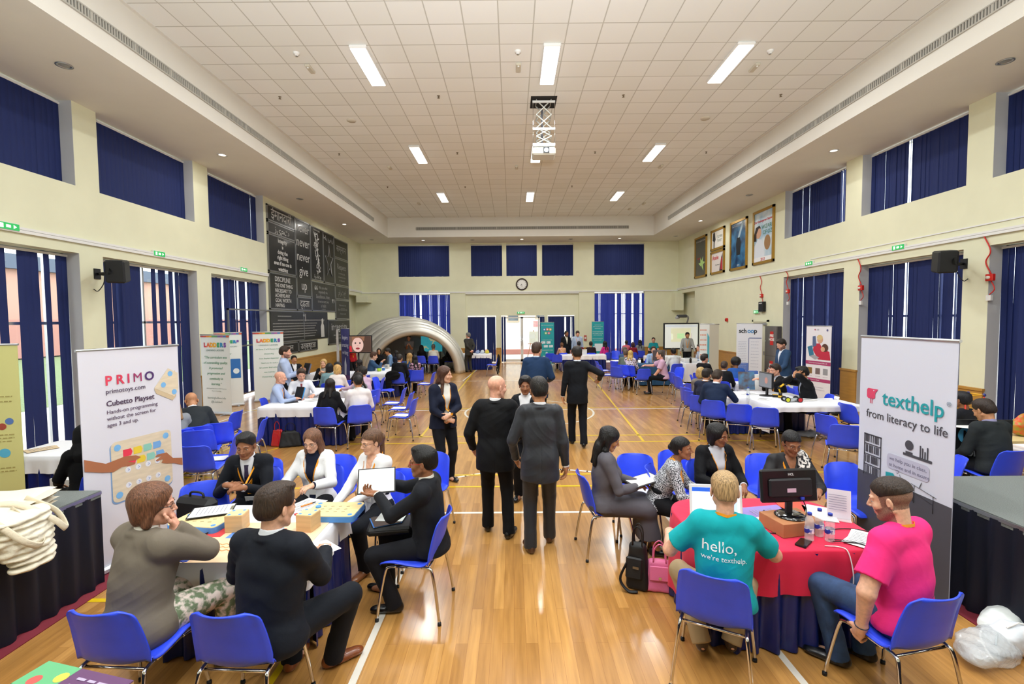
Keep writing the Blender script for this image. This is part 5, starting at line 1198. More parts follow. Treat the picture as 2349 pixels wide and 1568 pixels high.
for i, t in enumerate(('THE FUTURE OF', 'CREATIVE AND 3D FOR', 'OPEN PROJECT', '', 'ONLINE POWER PROJECT', 'AND CONNECT ALL THE', 'RIGHT WORLDWIDE', '', 'IN THE COLLABORATIVE', 'WORKING PROJECT')): text(t, .046, Wt, e, TM(0, 2.02-i*.085)) if t else 0
shape(e, rr(-.16, .24, .70, 1.08, .01), K('#dfe8ee'), 'printed_page'); shape(e, rr(-.24, -.10, .62, .95, .01), K('#c8d4e0'), 'printed_page', .0115)
# right-hand banners
e, w_ = banner((7.95, 16.6), (8.62, 16.15), 2.13, '#e4e8f2', 'white banner headed schoop with printed phone, by the side door')
text('sch', .22, K('#15161c'), e, TM(-.33, 1.87), 'LEFT', bold=.006, sx=.85); text('oo', .22, K('#3a8ac8'), e, TM(.045, 1.87), 'CENTER', bold=.006, sx=.85); text('p', .22, K('#15161c'), e, TM(.145, 1.87), 'LEFT', bold=.006, sx=.9)
for q in ((-.02, 0, .5, 1.62), (.0, .38, 1.61, 1.64)): shape(e, [(q[0], q[2]), (q[1] if q[1] > q[0] else q[0]+.012, q[2]), (q[1] if q[1] > q[0] else q[0]+.012, q[3]), (q[0], q[3])], K('#5a6a9a'), 'printed_phone')
bars(e, [(.06, .3, 1.5-i*.11) for i in range(9)]+[(-.34, -.08, 1.5-i*.06) for i in range(18)], K('#a8b0c8')); shape(e, [(-.39, .07), (-.02, .07), (-.02, .75), (-.39, .75)], K('#5a7ac8'), 'blue_panel')
e, w_ = banner((8.39, 13.35), (8.52, 12.50), 2.09, '#eceaf0', 'white and crimson banner with two children at a laptop, right wall')
MG = K('#b04070'); shape(e, [(-.43, 1.02), (.43, 1.02), (.43, 1.12), (-.43, 1.12)], MG, 'crimson_band'); shape(e, [(-.43, .55), (.43, .55), (.43, .64), (-.43, .64)], MG, 'crimson_band')
text('Robots bring Computing and STEM to life', .038, K('#f4f0f4'), e, TM(0, 1.07, .0125)); text('real and cost effective', .036, K('#f4f0f4'), e, TM(-.1, .595, .0125))
shape(e, circ(-.12, 1.99, .02), K('#a83050'), 'crest'); text('CRS', .045, K('#8a8a98'), e, TM(-.02, 1.99)); shape(e, circ(.3, 1.98, .03), K('#5a5a8a'), 'round_mark')
shape(e, [(-.15, 1.60), (.05, 1.62), (.13, 1.5), (.38, 1.4), (.42, 1.17), (.0, 1.17), (-.18, 1.42)], K('#c23048'), 'printed_jumpers'); shape(e, circ(.06, 1.72, .10), K('#d8a888'), 'printed_head'); shape(e, circ(.05, 1.78, .10, sy=.7), K('#d8c088'), 'printed_blond_hair', .0105); shape(e, circ(.23, 1.50, .11), K('#5a3a30'), 'printed_dark_hair', .011); shape(e, circ(.16, 1.46, .07), K('#d8a888'), 'printed_face', .0115)
shape(e, [(-.38, 1.5), (-.22, 1.55), (-.14, 1.30), (-.30, 1.24)], K('#3a7a9a'), 'printed_laptop', .0115); shape(e, [(-.30, 1.24), (-.14, 1.30), (.05, 1.22), (-.1, 1.16)], K('#a8a8b0'), 'printed_keyboard', .0115); shape(e, [(-.2, 1.8), (-.1, 1.82), (-.06, 1.55), (-.2, 1.5)], K('#5a6a90'), 'printed_robot', .0105)
for x, c in ((-.28, '#8a6a3a'), (0, '#7a6a6a'), (.26, '#9a9aa0')): shape(e, rr(x-.08, x+.08, .76, .93, .01), K(c), 'small_picture')
bars(e, [(-.36, -.2, .7), (-.08, .08, .7), (.18, .34, .7), (-.2, .2, .4), (-.25, .25, .33)], K('#b8b4c0'))
x0, y0 = F(1607, 741, 2.08); e, w_ = banner((6.84, 17.1), (7.30, 16.95), 2.12, '#e8ebe8', 'white and turquoise banner beside the whiteboard')
shape(e, [(.02, .1), (w_/2, .1), (w_/2, 1.8), (.10, 1.62), (.02, 1.8)], K('#58b4c4'), 'turquoise_stripe'); bars(e, [(-w_/2+.02, -.01, 1.9-i*.18) for i in range(6)], K('#e0764a'), h=.03)
banner((6.78, 16.1), (7.06, 16.0), 2.12, '#b8b4a4', 'blank grey back of a roll-up banner by the right wall'); 
# ------------------------------------------------------------------ black word wall: fifteen separate boards in steel frames
BX = WL+.035
WG = K('#c4c4c2'); WG2 = K('#969694'); M_BRD = mat('board_black', '#0c0d0f', .35, noise=.3, nscale=2, coat=.12); M_BF = mat('board_frame', '#8c8d90', .3, metal=.8)
_bd = [0]
def board(y0, y1, z0, z1, label):
    e = bpy.data.objects.new('word_board', None); COL.objects.link(e); tag(e, label, 'wall board', 'black word boards')
    e.matrix_world = Matrix(((0, 0, 1, BX), (1, 0, 0, (y0+y1)/2), (0, 1, 0, (z0+z1)/2), (0, 0, 0, 1)))
    w_, h = y1-y0, z1-z0; MB().box((0, 0, -.014), (w_-.02, h-.02, .03)).build('panel', M_BRD, e); mb = MB(); t = .045
    for s_ in ((-w_/2, -w_/2+t, -h/2, h/2), (w_/2-t, w_/2, -h/2, h/2), (-w_/2, w_/2, -h/2, -h/2+t), (-w_/2, w_/2, h/2-t, h/2)): mb.span((s_[0], s_[2], -.034), (s_[1], s_[3], .012))
    mb.build('steel_frame', M_BF, e); return e, w_, h
TB_ = lambda x, y: Matrix.Translation((x, y, .004))
def words(e, lines, x=0, mt=None, sx=1, al='CENTER', bold=0):
    for t, s_, y in lines: text(t, s_, mt or WG, e, TB_(x, y), al, sx=sx, bold=bold)
e, w_, h = board(15.75, 17.74, 5.72, 6.25, 'black board with large Hindi word at the top left of the word wall'); words(e, [('ईमानदारी', .46, 0)], sx=.95)
e, w_, h = board(15.75, 17.74, 5.31, 5.70, 'black board with Arabic word under the top left Hindi board'); words(e, [('زيمت', .32, 0)], sx=1.3)
e, w_, h = board(15.75, 17.74, 4.03, 5.29, 'black board reading Integrity is doing the right thing'); words(e, [('Integrity', .19, .48), ('is', .17, .28), ('doing the', .19, .09), ('right thing', .19, -.10), ('even if no one is', .19, -.30), ('watching', .19, -.50)], bold=.006)
e, w_, h = board(15.75, 17.74, 2.75, 4.01, 'black board with capital letters reading DISCIPLINE the one thing necessary')
words(e, [('DISCIPLINE', .24, .42), ('THE ONE THING', .18, .21), ('NECESSARY TO', .18, .03), ('ACHIEVE ANY', .18, -.14), ('GOAL WORTH', .18, -.31), ('HAVING', .18, -.48)], x=-.62, al='LEFT', bold=.003, sx=.95)
e, w_, h = board(17.76, 19.05, 3.30, 6.23, 'black board reading never never never give up'); words(e, [('never', .50, 1.15), ('never', .50, .60), ('never', .50, .05), ('give', .50, -.50), ('up', .50, -1.05)])
e, w_, h = board(17.76, 19.05, 2.75, 3.28, 'black board with short Hindi word under the never give up board'); words(e, [('दृढ़ता', .36, 0)], sx=1.2)
e, w_, h = board(19.07, 20.35, 4.02, 6.21, 'black board with silver tree branch drawing'); rb = random.Random(5); mb = MB(); mb.tube(bez([(-.3, .9, .006), (-.1, .5, .006), (.05, 0, .006), (.1, -.45, .006), (.15, -.75, .006)], 6), .02, 6, flat=.2)
for i in range(70): t = rb.uniform(-.75, .88); mb.prism(M3([(0, 0), (.05, .03), (.11, 0), (.05, -.03)], rb.uniform(0, 6), 0, 0), .004, .006, c=(.12-.28*(t+.9)/2+rb.uniform(-.2, .26), t, 0))
mb.build('drawing', WG, e); words(e, [('ةرباثم', .2, -.93), ('PERSEVERANCE', .09, .98)])
e, w_, h = board(20.37, 21.6, 4.0, 6.2, 'black board with Arabic word and outlined star'); mb = MB(); st = [(.46*(1 if k % 2 == 0 else .38)*math.sin(PI*k/5), .75*(1 if k % 2 == 0 else .38)*math.cos(PI*k/5)-.15) for k in range(10)]
mb.tube([(x, y, .006) for x, y in st], .018, 6, closed=True, flat=.2); mb.build('drawing', WG2, e); words(e, [('طابضنا', .28, .85)], mt=WG2)
e, w_, h = board(21.62, 23.4, 5.26, 6.15, 'black board with grey Hindi word at the top right of the word wall'); words(e, [('सम्मान', .42, 0)], mt=WG2, sx=1.1)
e, w_, h = board(21.62, 23.4, 4.0, 5.24, 'black board reading Respect with smaller lines'); words(e, [('Respect', .36, .25), ('is something that', .12, -.05), ('is earned over time', .12, -.22), ('not demanded', .12, -.38)], mt=WG2)
e, w_, h = board(19.07, 21.6, 2.75, 3.98, 'black board with large quotation marks about excellence and habit'); words(e, [('“', .8, .15)], x=-1.0, al='LEFT'); words(e, [('”', .8, -.35)], x=1.0); words(e, [('We are what', .17, .38), ('repeatedly do.', .17, .20), ('Excellence, then,', .22, .0), ('is not an act, but', .17, -.20), ('a habit', .20, -.38), ('~ Aristotle', .10, -.52)], x=-.1, mt=WG2)
e, w_, h = board(21.62, 23.4, 3.35, 3.98, 'black board with small Arabic word under Respect'); words(e, [('مارتحا', .34, 0)], mt=WG2)
e, w_, h = board(21.62, 23.4, 2.42, 3.33, 'black board with small lines about being good'); words(e, [('Wherever you are', .12, .2), ('be a GOOD one', .17, 0), ('~ Abraham Lincoln', .11, -.2)], mt=WG2)
e, w_, h = board(15.75, 20.65, 1.60, 2.73, 'wide black board with long quotation and portrait of a man')
words(e, [('“I', .42, .30)], al='LEFT'); e.children[-1].location.x -= 2.35
e2 = e; bars(e, [(-1.95, -.95, .36), (-1.95, 2.1, .22)]+[(-2.3, 1.3-.12*(i % 3), .10-i*.10) for i in range(6)], WG2, z=.003, h=.03, name='quotation_lines')
shape(e, [(1.7, -.5), (2.05, -.5), (2.02, -.02), (1.93, .08), (1.97, .2), (1.9, .3), (1.78, .26), (1.78, .08), (1.68, -.05)], K('#c8c8c4'), 'portrait', .003)
e, w_, h = board(20.67, 23.4, 1.29, 2.40, 'black board reading in-teg-ri-ty'); words(e, [('in·teg·ri·ty', .46, .22), ('adherence to moral and ethical principles', .085, -.15), ('soundness of moral character', .085, -.3)], sx=1.05)
e, w_, h = board(15.75, 17.74, 1.17, 1.58, 'low black board with Hindi word partly behind the standing man'); words(e, [('अनुशासन', .26, 0)], sx=1.3)
e, w_, h = board(17.76, 19.5, 1.17, 1.58, 'low black board with long Hindi word'); words(e, [('उत्कृष्टता', .30, 0)], sx=1.2)
# ------------------------------------------------------------------ gold-framed pictures on the right wall
M_GOLD = mat('frame_gold', '#b08a3a', .35, metal=.5, bump=.3, bscale=30)
def picture(y0, y1, z0, z1, col, label):
    e = bpy.data.objects.new('framed_poster', None); COL.objects.link(e); tag(e, label, 'poster', 'gold-framed posters on the right wall')
    e.matrix_world = Matrix(((0, 0, -1, WR), (-1, 0, 0, (y0+y1)/2), (0, 1, 0, (z0+z1)/2), (0, 0, 0, 1)))
    w_, h = y1-y0, z1-z0; mb = MB(); t = .09
    for s_ in ((-w_/2, -w_/2+t, -h/2, h/2), (w_/2-t, w_/2, -h/2, h/2), (-w_/2, w_/2, -h/2, -h/2+t), (-w_/2, w_/2, h/2-t, h/2)): mb.span((s_[0], s_[2], 0), (s_[1], s_[3], .06))
    mb.build('frame', M_GOLD, e); MB().box((0, 0, .02), (w_-.1, h-.1, .02)).build('print', cm(col, .3) if isinstance(col, str) else col, e); return e
pz = lambda x, y: Matrix.Translation((x, y, .033))
def sp(e, pts, c, nm, z=.031): return shape(e, pts, K(c), nm, z)
e = picture(21.72, 23.10, 4.25, 6.18, '#4a4c48', 'dark framed poster with pale green flower, farthest of the posters'); [sp(e, M3([(0, .0), (.12, .12), (.1, .38), (-.05, .2)], a, 0, 0) and M3([(.1, -.4), (.24, -.3), (.3, 0), (.1, -.2)], a, .15, -.35), '#b8e08a', 'petal', .031+i*.001) for i, a in enumerate((0, .9, 1.8, -1, -2.2))]; text('The Kindergarten Starters', .10, K('#c8c8c8'), e, pz(0, .75)); text('Hopeful', .13, K('#c83a3a'), e, pz(-.2, -.05))
e = picture(19.90, 21.25, 5.30, 6.20, '#e0ded8', 'white framed poster, upper one of the small pair'); text('OLIVER\nTWIST', .17, K('#5a6a5a'), e, pz(.2, .0)); sp(e, [(-.45, .3), (-.3, .35), (-.2, .0), (-.3, -.1), (-.32, -.38), (-.4, -.38), (-.4, -.05), (-.5, .0)], '#2a2a30', 'figure')
e = picture(19.90, 21.25, 4.26, 5.26, '#e4dcd8', 'white framed poster reading Annie, lower one of the small pair'); text('Annie', .26, K('#c22a34'), e, pz(-.2, .2), bold=.006); text('The Musical', .09, K('#5a5a5a'), e, pz(.0, -.12)); sp(e, [(.2, -.4), (.5, -.4), (.5, .35), (.35, .1), (.28, -.1)], '#2a2226', 'dark_area'); sp(e, [(.32, -.36), (.5, -.36), (.46, .1), (.38, .2), (.34, 0)], '#b8323e', 'red_figure', .033)
e = picture(18.0, 19.38, 4.24, 6.18, mat('poster_night', '#16365c', .3, col2='#3f86b8', nscale=2.2), 'dark blue framed poster with locomotive light, second nearest'); sp(e, [(-.15, -.4), (.15, -.4), (.2, .05), (.1, .3), (-.12, .3), (-.2, .05)], '#0e1620', 'train'); sp(e, [(-.05, .28), (.1, .28), (.45, .85), (.3, .9)], '#b8d4e4', 'beam', .033); text('The Kindergarten Starters', .10, K('#c8d4e4'), e, pz(0, .76)); text('2014', .1, K('#d4e0ec'), e, pz(0, -.8))
e = picture(16.16, 17.56, 4.26, 6.19, mat('poster_sky', '#8ab8d4', .3, col2='#e4ecf0', nscale=1.6), 'light blue framed poster of a girl holding a dog, nearest of the posters'); text('Our Kindergarten Starters', .115, K('#c23a3a'), e, pz(0, .56), bold=.003); text('WIZARD\nOF OZ', .20, K('#3a7a4a'), e, pz(.28, .22))
sp(e, [(-.62, -.75), (.1, -.75), (.05, -.35), (-.1, -.1), (-.35, -.05), (-.6, -.3)], '#dfe6f0', 'dress'); sp(e, circ(-.33, .16, .2), '#d4a488', 'face', .033); sp(e, [(-.62, -.1), (-.45, -.12), (-.45, .15), (-.3, .33), (-.15, .3), (-.25, .42), (-.5, .38), (-.6, .15)], '#2e1d18', 'dark_hair', .035); sp(e, circ(.28, -.25, .2, sy=1.3), '#a07a50', 'dog', .034); sp(e, [(-.62, -.9), (.62, -.9), (.62, -.72), (-.62, -.72)], '#eef0f2', 'strip', .036); text('2013', .14, K('#c23a3a'), e, Matrix.Translation((0, -.81, .038)), bold=.004)

# ------------------------------------------------------------------ clock, signs, speakers, fire gear
e = empty('wall_clock', (.56, YB, 4.23), 0, 'round wall clock with dark rim above the glass door', 'clock'); MB().lathe([(.0, .03), (.26, .03)], M=Matrix.Rotation(R(90), 4, 'X')).build('face', K('#e8e8e4'), e)
MB().lathe([(.26, 0), (.32, 0), (.325, .04), (.29, .055), (.255, .04)], n=40, M=Matrix.Rotation(R(90), 4, 'X')).build('rim', K('#2e1d1a'), e)
mb = MB()
for k in range(12): a = PI*k/6; mb.box((.22*math.sin(a), -.033, .22*math.cos(a)), (.02, .004, .04), Matrix.Rotation(a, 4, 'Y'))
mb.build('hour_marks', K('#2a2a2c'), e); MB().box((.0, -.038, -.07), (.014, .004, .15)).build('minute_hand', K('#1c1c1e'), e); MB().box((-.04, -.036, -.03), (.018, .004, .11), Matrix.Rotation(R(40), 4, 'Y')).build('hour_hand', K('#1c1c1e'), e)
M_EX = mat('exit_green', '#1f9a4e', .4, emit=('#2fc060', .5)); M_EXW = mat('exit_white', '#eaf6ea', .4, emit=('#e8ffe8', .9))
def exit_sign(x, y, z, rot, label, w_=.36, lit=True):
    e = empty('exit_sign', (x, y, z), rot, label, 'exit sign', 'green exit signs'); MB().box((0, -.03, 0), (w_, .06, .13), bev=.01).build('housing', M_WHITE, e); MB().box((0, -.062, 0), (w_-.02, .006, .105)).build('panel', M_EX, e)
    MB().box((-w_*.28, -.067, 0), (.05, .003, .07)).build('door_symbol', M_EXW, e); MB().box((0, -.067, -.0), (.07, .003, .045)).build('running_symbol', M_EXW, e); MB().prism([(.0, -.03), (.05, 0), (.0, .03)], 0, .003, Matrix.Rotation(R(90), 4, 'X'), c=(w_*.22, -.065, 0)).build('arrow_symbol', M_EXW, e)
for px, lb in ((10, 'at the left picture edge'), (360, 'left wall above the loudspeaker'), (555, 'left wall before the word wall')):
    v = _d+_r*(px-PCX)/FPX-_u*((518, 582, 618)[(10, 360, 555).index(px)]-PCY)/FPX; t = WL/v[0]; exit_sign(WL, v[1]*t, EYE+v[2]*t, R(90), 'green and white exit light, '+lb)
for px, py, lb in ((2066, 567, 'right wall above the loudspeaker'), (1860, 604, 'right wall above the fourth tall window'), (1738, 715, 'over the cream side door')):
    v = _d+_r*(px-PCX)/FPX-_u*(py-PCY)/FPX; t = WR/v[0]; exit_sign(WR, v[1]*t, EYE+v[2]*t, R(-90), 'green and white exit light, '+lb)
exit_sign(.5, YB+.12, 2.70, 0, 'green exit sign centred over the glass double door', w_=.42)
def loudspeaker(px, py, X, label, sg):
    v = _d+_r*(px-PCX)/FPX-_u*(py-PCY)/FPX; t = X/v[0]; y, z = v[1]*t, EYE+v[2]*t
    e = empty('loudspeaker', (X, y, z), 0, label, 'loudspeaker', 'black wall loudspeakers'); 
    M = Matrix.Rotation(R(sg*-28), 4, 'Z') @ Matrix.Rotation(R(8), 4, 'X'); bx = (-sg*.62, -.25, .02)
    MB().box(bx, (.30, .44, .42), M, bev=.03).build('cabinet', mat('speaker_black', '#17191c', .55, bump=.2, bscale=200), e)
    mb = MB(); mb.span((-.02 if sg > 0 else 0, -.07, -.10), (0 if sg > 0 else .02, .07, .10)); mb.tube(bez([(-sg*.02, 0, 0), (-sg*.2, 0, -.03), (-sg*.35, -.1, -.12), (-sg*.5, -.2, -.16), (-sg*.6, -.25, -.15)], 4), .022, 8); mb.tube(bez([(-sg*.02, 0, 0), (-sg*.2, 0, .02), (-sg*.4, -.1, .03)], 4), .025, 8); mb.build('bracket', M_BLACK, e)
    MB().tube(bez([(-sg*.01, -.1, -.30), (-sg*.05, -.05, -.34), (-sg*.12, 0, -.20), (-sg*.15, 0, -.05)], 5), .008, 6).build('cable', M_BLACK, e)
    MB().lathe([(0, .0), (.06, .0), (.065, .01)], c=(bx[0]+M.col[0][0]*.0-sg*.02, bx[1]-.235, bx[2]-.02), M=Matrix.Rotation(R(90), 4, 'X')).build('horn', cm('#0a0b0c', .7), e)
loudspeaker(222, 628, WL, 'black loudspeaker on bracket, left wall pier', -1); loudspeaker(2212, 605, WR, 'black loudspeaker on bracket, right wall pier', 1)
v = _d+_r*(1752-PCX)/FPX-_u*(703-PCY)/FPX; t = WR/v[0]
e = empty('control_box', (WR, v[1]*t, EYE+v[2]*t), 0, 'small black box on the right wall above the side door exit light', 'box'); MB().box((-.06, 0, 0), (.12, .30, .36), bev=.01).build('housing', M_BLACK, e); MB().box((-.123, 0, .12), (.004, .2, .03)).build('label_strip', cm('#c8c8c8'), e)
M_FIRE = mat('fire_red', '#c8261e', .4)
for px, py, lb in ((2276, 636, 'nearest, by the right picture edge'), (1978, 660, 'on the pier right of the third window'), (1810, 668, 'beside the fourth window'), (1749, 678, 'above the black box')):
    v = _d+_r*(px-PCX)/FPX-_u*(py-PCY)/FPX; t = WR/v[0]; y, z = v[1]*t, EYE+v[2]*t
    e = empty('alarm_box', (WR, y, z), 0, 'small red alarm box with looping red cable, '+lb, 'alarm box', 'red alarm boxes'); MB().box((-.035, 0, 0), (.07, .14, .13), bev=.01).build('housing', M_FIRE, e); MB().lathe([(0, .0), (.03, 0), (.03, .03)], c=(-.10, 0, 0), M=Matrix.Rotation(R(90), 4, 'Y')).build('strobe', cm('#e8e0d8', .2), e)
    MB().tube(bez([(-.02, .0, .06), (-.03, .10, .3), (-.03, .02, .5), (-.03, .16, 3.86-z), (-.02, .18, 3.9-z)], 6), .012, 6).build('cable', M_FIRE, e); MB().tube(bez([(-.02, 0, -.06), (-.03, -.08, -.22), (-.02, .02, -.32)], 5), .010, 6).build('cable', M_FIRE, e); MB().box((-.02, .02, -.38), (.04, .09, .10)).build('junction_box', M_WHITE, e)
for x, y, z, rot, lb in ((WR, 19.6, 2.25, -90, 'small red sounder on the right wall behind the whiteboard banners'),): e = empty('fire_sounder', (x, y, z), 0, lb, 'fire sounder'); MB().box((-.04, 0, 0), (.08, .14, .14), bev=.015).build('housing', M_FIRE, e); MB().lathe([(0, 0), (.04, 0), (.04, .02)], c=(-.10, 0, 0), M=Matrix.Rotation(R(90), 4, 'Y')).build('grille', cm('#a01c16'), e)
e = empty('call_point', (3.98, YB-.0, 1.30), 0, 'red fire call point on the end wall right of the standing men', 'fire call point'); MB().box((0, -.03, 0), (.14, .06, .30), bev=.01).build('housing', cm('#b85a50'), e); MB().box((0, -.062, 0), (.09, .005, .09)).build('glass', K('#e8e0dc'), e)
e = empty('fire_cabinet', (WR-.02, 15.98, 0), 0, 'grey steel fire hose cabinet with red labels beside the side door', 'cabinet'); MB().box((-.08, 0, 1.03), (.16, .74, 2.02), bev=.01).build('body', mat('steel_grey', '#7a7570', .35, metal=.6, bump=.1), e)
for z0, z1 in ((.05, 1.0), (1.04, 2.02)):
    d_ = MB().span((-.17, -.35, z0), (-.158, .35, z1)).build('door', mat('steel_door', '#827d78', .3, metal=.65), e); MB().box((-.175, .28, (z0+z1)/2), (.02, .05, .05)).build('latch', M_CHROME, d_)
    q = bpy.data.objects.new('red_label', MB().box((0, 0, 0), (.20, .46, .004)).mesh('red_label', M_FIRE)); COL.objects.link(q); q.parent = d_; q.matrix_local = Matrix(((0, 0, -1, -.174), (-1, 0, 0, -.08), (0, 1, 0, (z0+z1)/2+.1), (0, 0, 0, 1)))
    text('FIRE\nHOSE', .13, K('#f4ece8'), q, Matrix.Translation((0, .02, .004)), bold=.004)
e = empty('door_keypad', (WR, 16.25, 1.55), 0, 'green break-glass box between side door and steel cabinet', 'release box'); MB().box((-.03, 0, 0), (.06, .11, .12)).build('housing', K('#1c6a4a'), e); MB().box((-.062, 0, 0), (.004, .06, .05)).build('glass', K('#c8e0d4'), e)
# ------------------------------------------------------------------ people and their chairs
def loc(x, y, face):
    dx, dy = dirv(face)
    return lambda wx, wy, z: ((wx-x)*dy-(wy-y)*dx, (wx-x)*dx+(wy-y)*dy, z)
def seat(px, py, face, sd, fo=.0, z=.80, cl=None, lab=None, chairlab=None, paper=None, dxy=(0, 0), **k):
    """chair with its back top at the photo pixel, and its sitter"""
    x, y = chair_px(px, py, face, chairlab or 'blue chair under '+sd, z=z, group='occupied chairs')
    dx, dy = dirv(face); f2 = k.pop('turn', face)
    return person(lab or 'seated '+sd, x+dx*(fo-.04)+dxy[0], y+dy*(fo-.04)+dxy[1], f2, **k)
def headseat(px, py, z, face, sd, ch=True, **k):
    x, y = F(px, py, z); dx, dy = dirv(face); sh_ = math.sin(R(k.get('lean', 4)))*.62; x -= dx*sh_; y -= dy*sh_
    if ch: chair(x+dx*.04, y+dy*.04, face, 'blue chair under '+sd, 'occupied chairs')
    H_ = (z-.54)/.815*1.75+(1-math.cos(R(k.get('lean', 4))))*1.2
    k.setdefault('H', max(1.5, min(1.9, H_)))
    return person('seated '+sd, x, y, face, **k)
FAB = cloth('taupe', '#6f665a', .8, bump=.3)
FLOR = mat('floral', '#6a7a5c', .85, col2='#e6d6cc', nscale=26, thresh=(.42, .58), bump=.2)
PATT = mat('patterned', '#22252e', .85, col2='#c9ccd4', nscale=110, thresh=(.44, .56))
LEO = mat('leopard', '#1c1a1e', .85, col2='#d8ccd4', nscale=28, thresh=(.42, .5))
GSUIT = mat('cloth_greyshine', '#292b31', .42, sheen=.1, bump=.35, bscale=12, spec=.3)
JEAN = mat('denim', '#2c4468', .8, noise=.25, nscale=12, bump=.3, bscale=30)
# --- left foreground table
x, y = chair_px(208, 1408, 4, 'blue chair under the woman in the taupe blazer', group='occupied chairs')
L_ = loc(-2.19, 2.83, 28)
person('woman seen from behind with brown bob, glasses and taupe blazer, floral trousers', -2.30, 2.80, 22, H=1.82, sex='f', g=1.30, lean=9, head=(38, 6), hair='bob', hc='#6a4530', topmat=FAB, under='#d8d4cc', botmat=FLOR, skin='pink', glasses='#15161a', cuff=False,
       hl=(-.10, .36, .80), hr='chin', hdr=(-.3, .1, 1), upr=(.6, .6, 0), er=(.5, .2, -1), el=(-.5, 0, -1), opend=.03, fl=(-.10, .45, 0), fr=(.16, .42, 0), shoes='#141414', hem=.10, curl=.9)
x, y = chair_px(500, 1413, 3, 'blue chair under the man in the navy suit with brown shoes', group='occupied chairs')
L_ = loc(-1.45, 2.70, 12)
person('man seen from behind in a dark navy suit with brown leather shoes', -1.45, 2.70, 12, H=1.88, g=1.14, lean=6, head=(14, 6), hair='short', hc='#33241a', tc='#12161f', under='#dfe3ec', bc='#11151d', skin='fair', shoes='#7a3f1c',
       hl=L_(-1.66, 3.15, .79), hr=L_(-1.28, 3.12, .80), el=(-.5, -.4, -.8), er=(.5, -.4, -.8), fr=(*L_(-1.24, 3.10, 0)[:2], 0, 40), fl=(-.14, .36, 0), kr=(.6, .6, 1), hem=.10)
headseat(560, 1012, 1.19, 172, 'man with short black hair in a black suit and striped tie', lean=21, H=1.68, head=(-2, 4), hair='short', hc='#0d0c0e', skin='brown', tc='#10131b', under='#e6e8f2', tie='#2a2140', lanyard=True, hl=(-.05, .42, .80), hr=(.10, .38, .82), hdl=(1, .1, 0), hdr=(-1, .1, 0))
headseat(717, 992, 1.22, 183, 'woman with long brown hair, glasses and white blazer', lean=8, sex='f', H=1.64, head=(0, 16), hair='verylong', hc='#6e4a36', skin='fair', tc='#e6e7ea', under='#141a30', opend=.035, bc='#15161c', lanyard=True, glasses='#17171b', hl=(-.14, .40, .79), hr=(.14, .36, .79))
headseat(855, 985, 1.29, 208, 'woman with brown hair and glasses in a white shirt', lean=4, sex='f', H=1.70, head=(18, 8), hair='pony', hc='#5e4230', skin='fair', top='blouse', tc='#e9eaee', vneck=.16, bc='#15181f', lanyard=True, glasses='#2a2326', hl=(-.02, .40, .66), hr=(.14, .40, .64), watch='l', curl=.8, fl=(-.12, .30, 0), fr=(.20, .34, 0), shoes='#8a5634')
x, y = chair_px(1030, 1172, 276, 'blue chair under the man with red glasses', group='occupied chairs')
L_ = loc(-.69, 3.79, 276)
person('man with black hair and red glasses in a black suit, holding a clipboard', -.69, 3.79, 276, H=1.74, g=1.05, lean=4, head=(-4, 2), hair='short', hc='#0c0b0c', skin='brown', tc='#15171d', under='#d8d4cc', bc='#14151b', glasses='#b01c22',
       hl=(-.06, .42, .93), hr=(.17, .50, .95), hdl=(.3, 1, .1), upl=(0, -.3, -1), hdr=(-.1, 1, .1), upr=(.3, 0, 1), curl=.9, fl=(-.14, .26, 0), fr=(.12, .42, 0), shoes='#0a0a0b')
# --- right foreground table
x, y = chair_px(1326, 1084, 84, 'blue chair under the woman in the grey suit', group='occupied chairs')
person('seated woman in a grey skirt suit with long black hair, writing on her lap', .90, 4.60, 86, H=1.68, sex='f', lean=2, head=(8, 22), hair='verylong', hc='#0e0c0e', skin='olive', tc='#58555c', under='#c9b3a4', opend=.02, bottom='skirt', bc='#56535a', shoes='#101012', hl=(-.02, .36, .70), hr=(.10, .30, .70), hdl=(.4, 1, -.1), hdr=(-.5, 1, -.1), fl=(-.06, .44, 0), fr=(.10, .50, 0), watch='l', sockless=True)
x, y = chair_px(1483, 1069, 112, 'blue chair under the woman in the speckled blouse', group='occupied chairs')
person('woman with black hair in a speckled grey blouse leaning forward', 1.45, 4.60, 112, H=1.54, sex='f', lean=29, head=(6, -12), hair='bun', hc='#0e0c0e', skin='brown', top='blouse', topmat=PATT, bc='#0f1014', lanyard=True, hl=(-.08, .46, .62), hr=(.12, .42, .60), shoes='#101012')
headseat(1645, 980, 1.22, 172, 'woman with wavy black hair in a black cardigan', lean=8, sex='f', g=1.12, H=1.62, head=(-28, 8), hair='bob', hc='#0c0b0d', skin='brown', tc='#0e0f13', under='#c4c6d0', opend=.04, bc='#101014', lanyard=True, hl=(-.12, .36, .70), hr=(.12, .36, .72))
x, y = chair_px(1633, 1322, 28, 'blue chair under the man in the turquoise T-shirt', group='occupied chairs')
TQ = person('fair-haired man seen from behind in a turquoise T-shirt reading hello', 1.37, 2.99, 12, H=1.78, g=1.06, lean=7, side=2, head=(2, 8), hair='crew', hc='#a88a62', skin='fair', top='tee', tc='#119aa2', bc='#a38f6e', lanyard=True, shoes='#3a2a22',
       hl=(-.30, .36, .77), hr=(.34, .40, .78), el=(-.6, -.5, -.8), er=(.6, -.5, -.8), fl=(-.10, .16, .04, 0, -35), fr=(.10, .20, .04, 0, -35), kl=(-.35, 1, .2), kr=(.5, 1, .2))
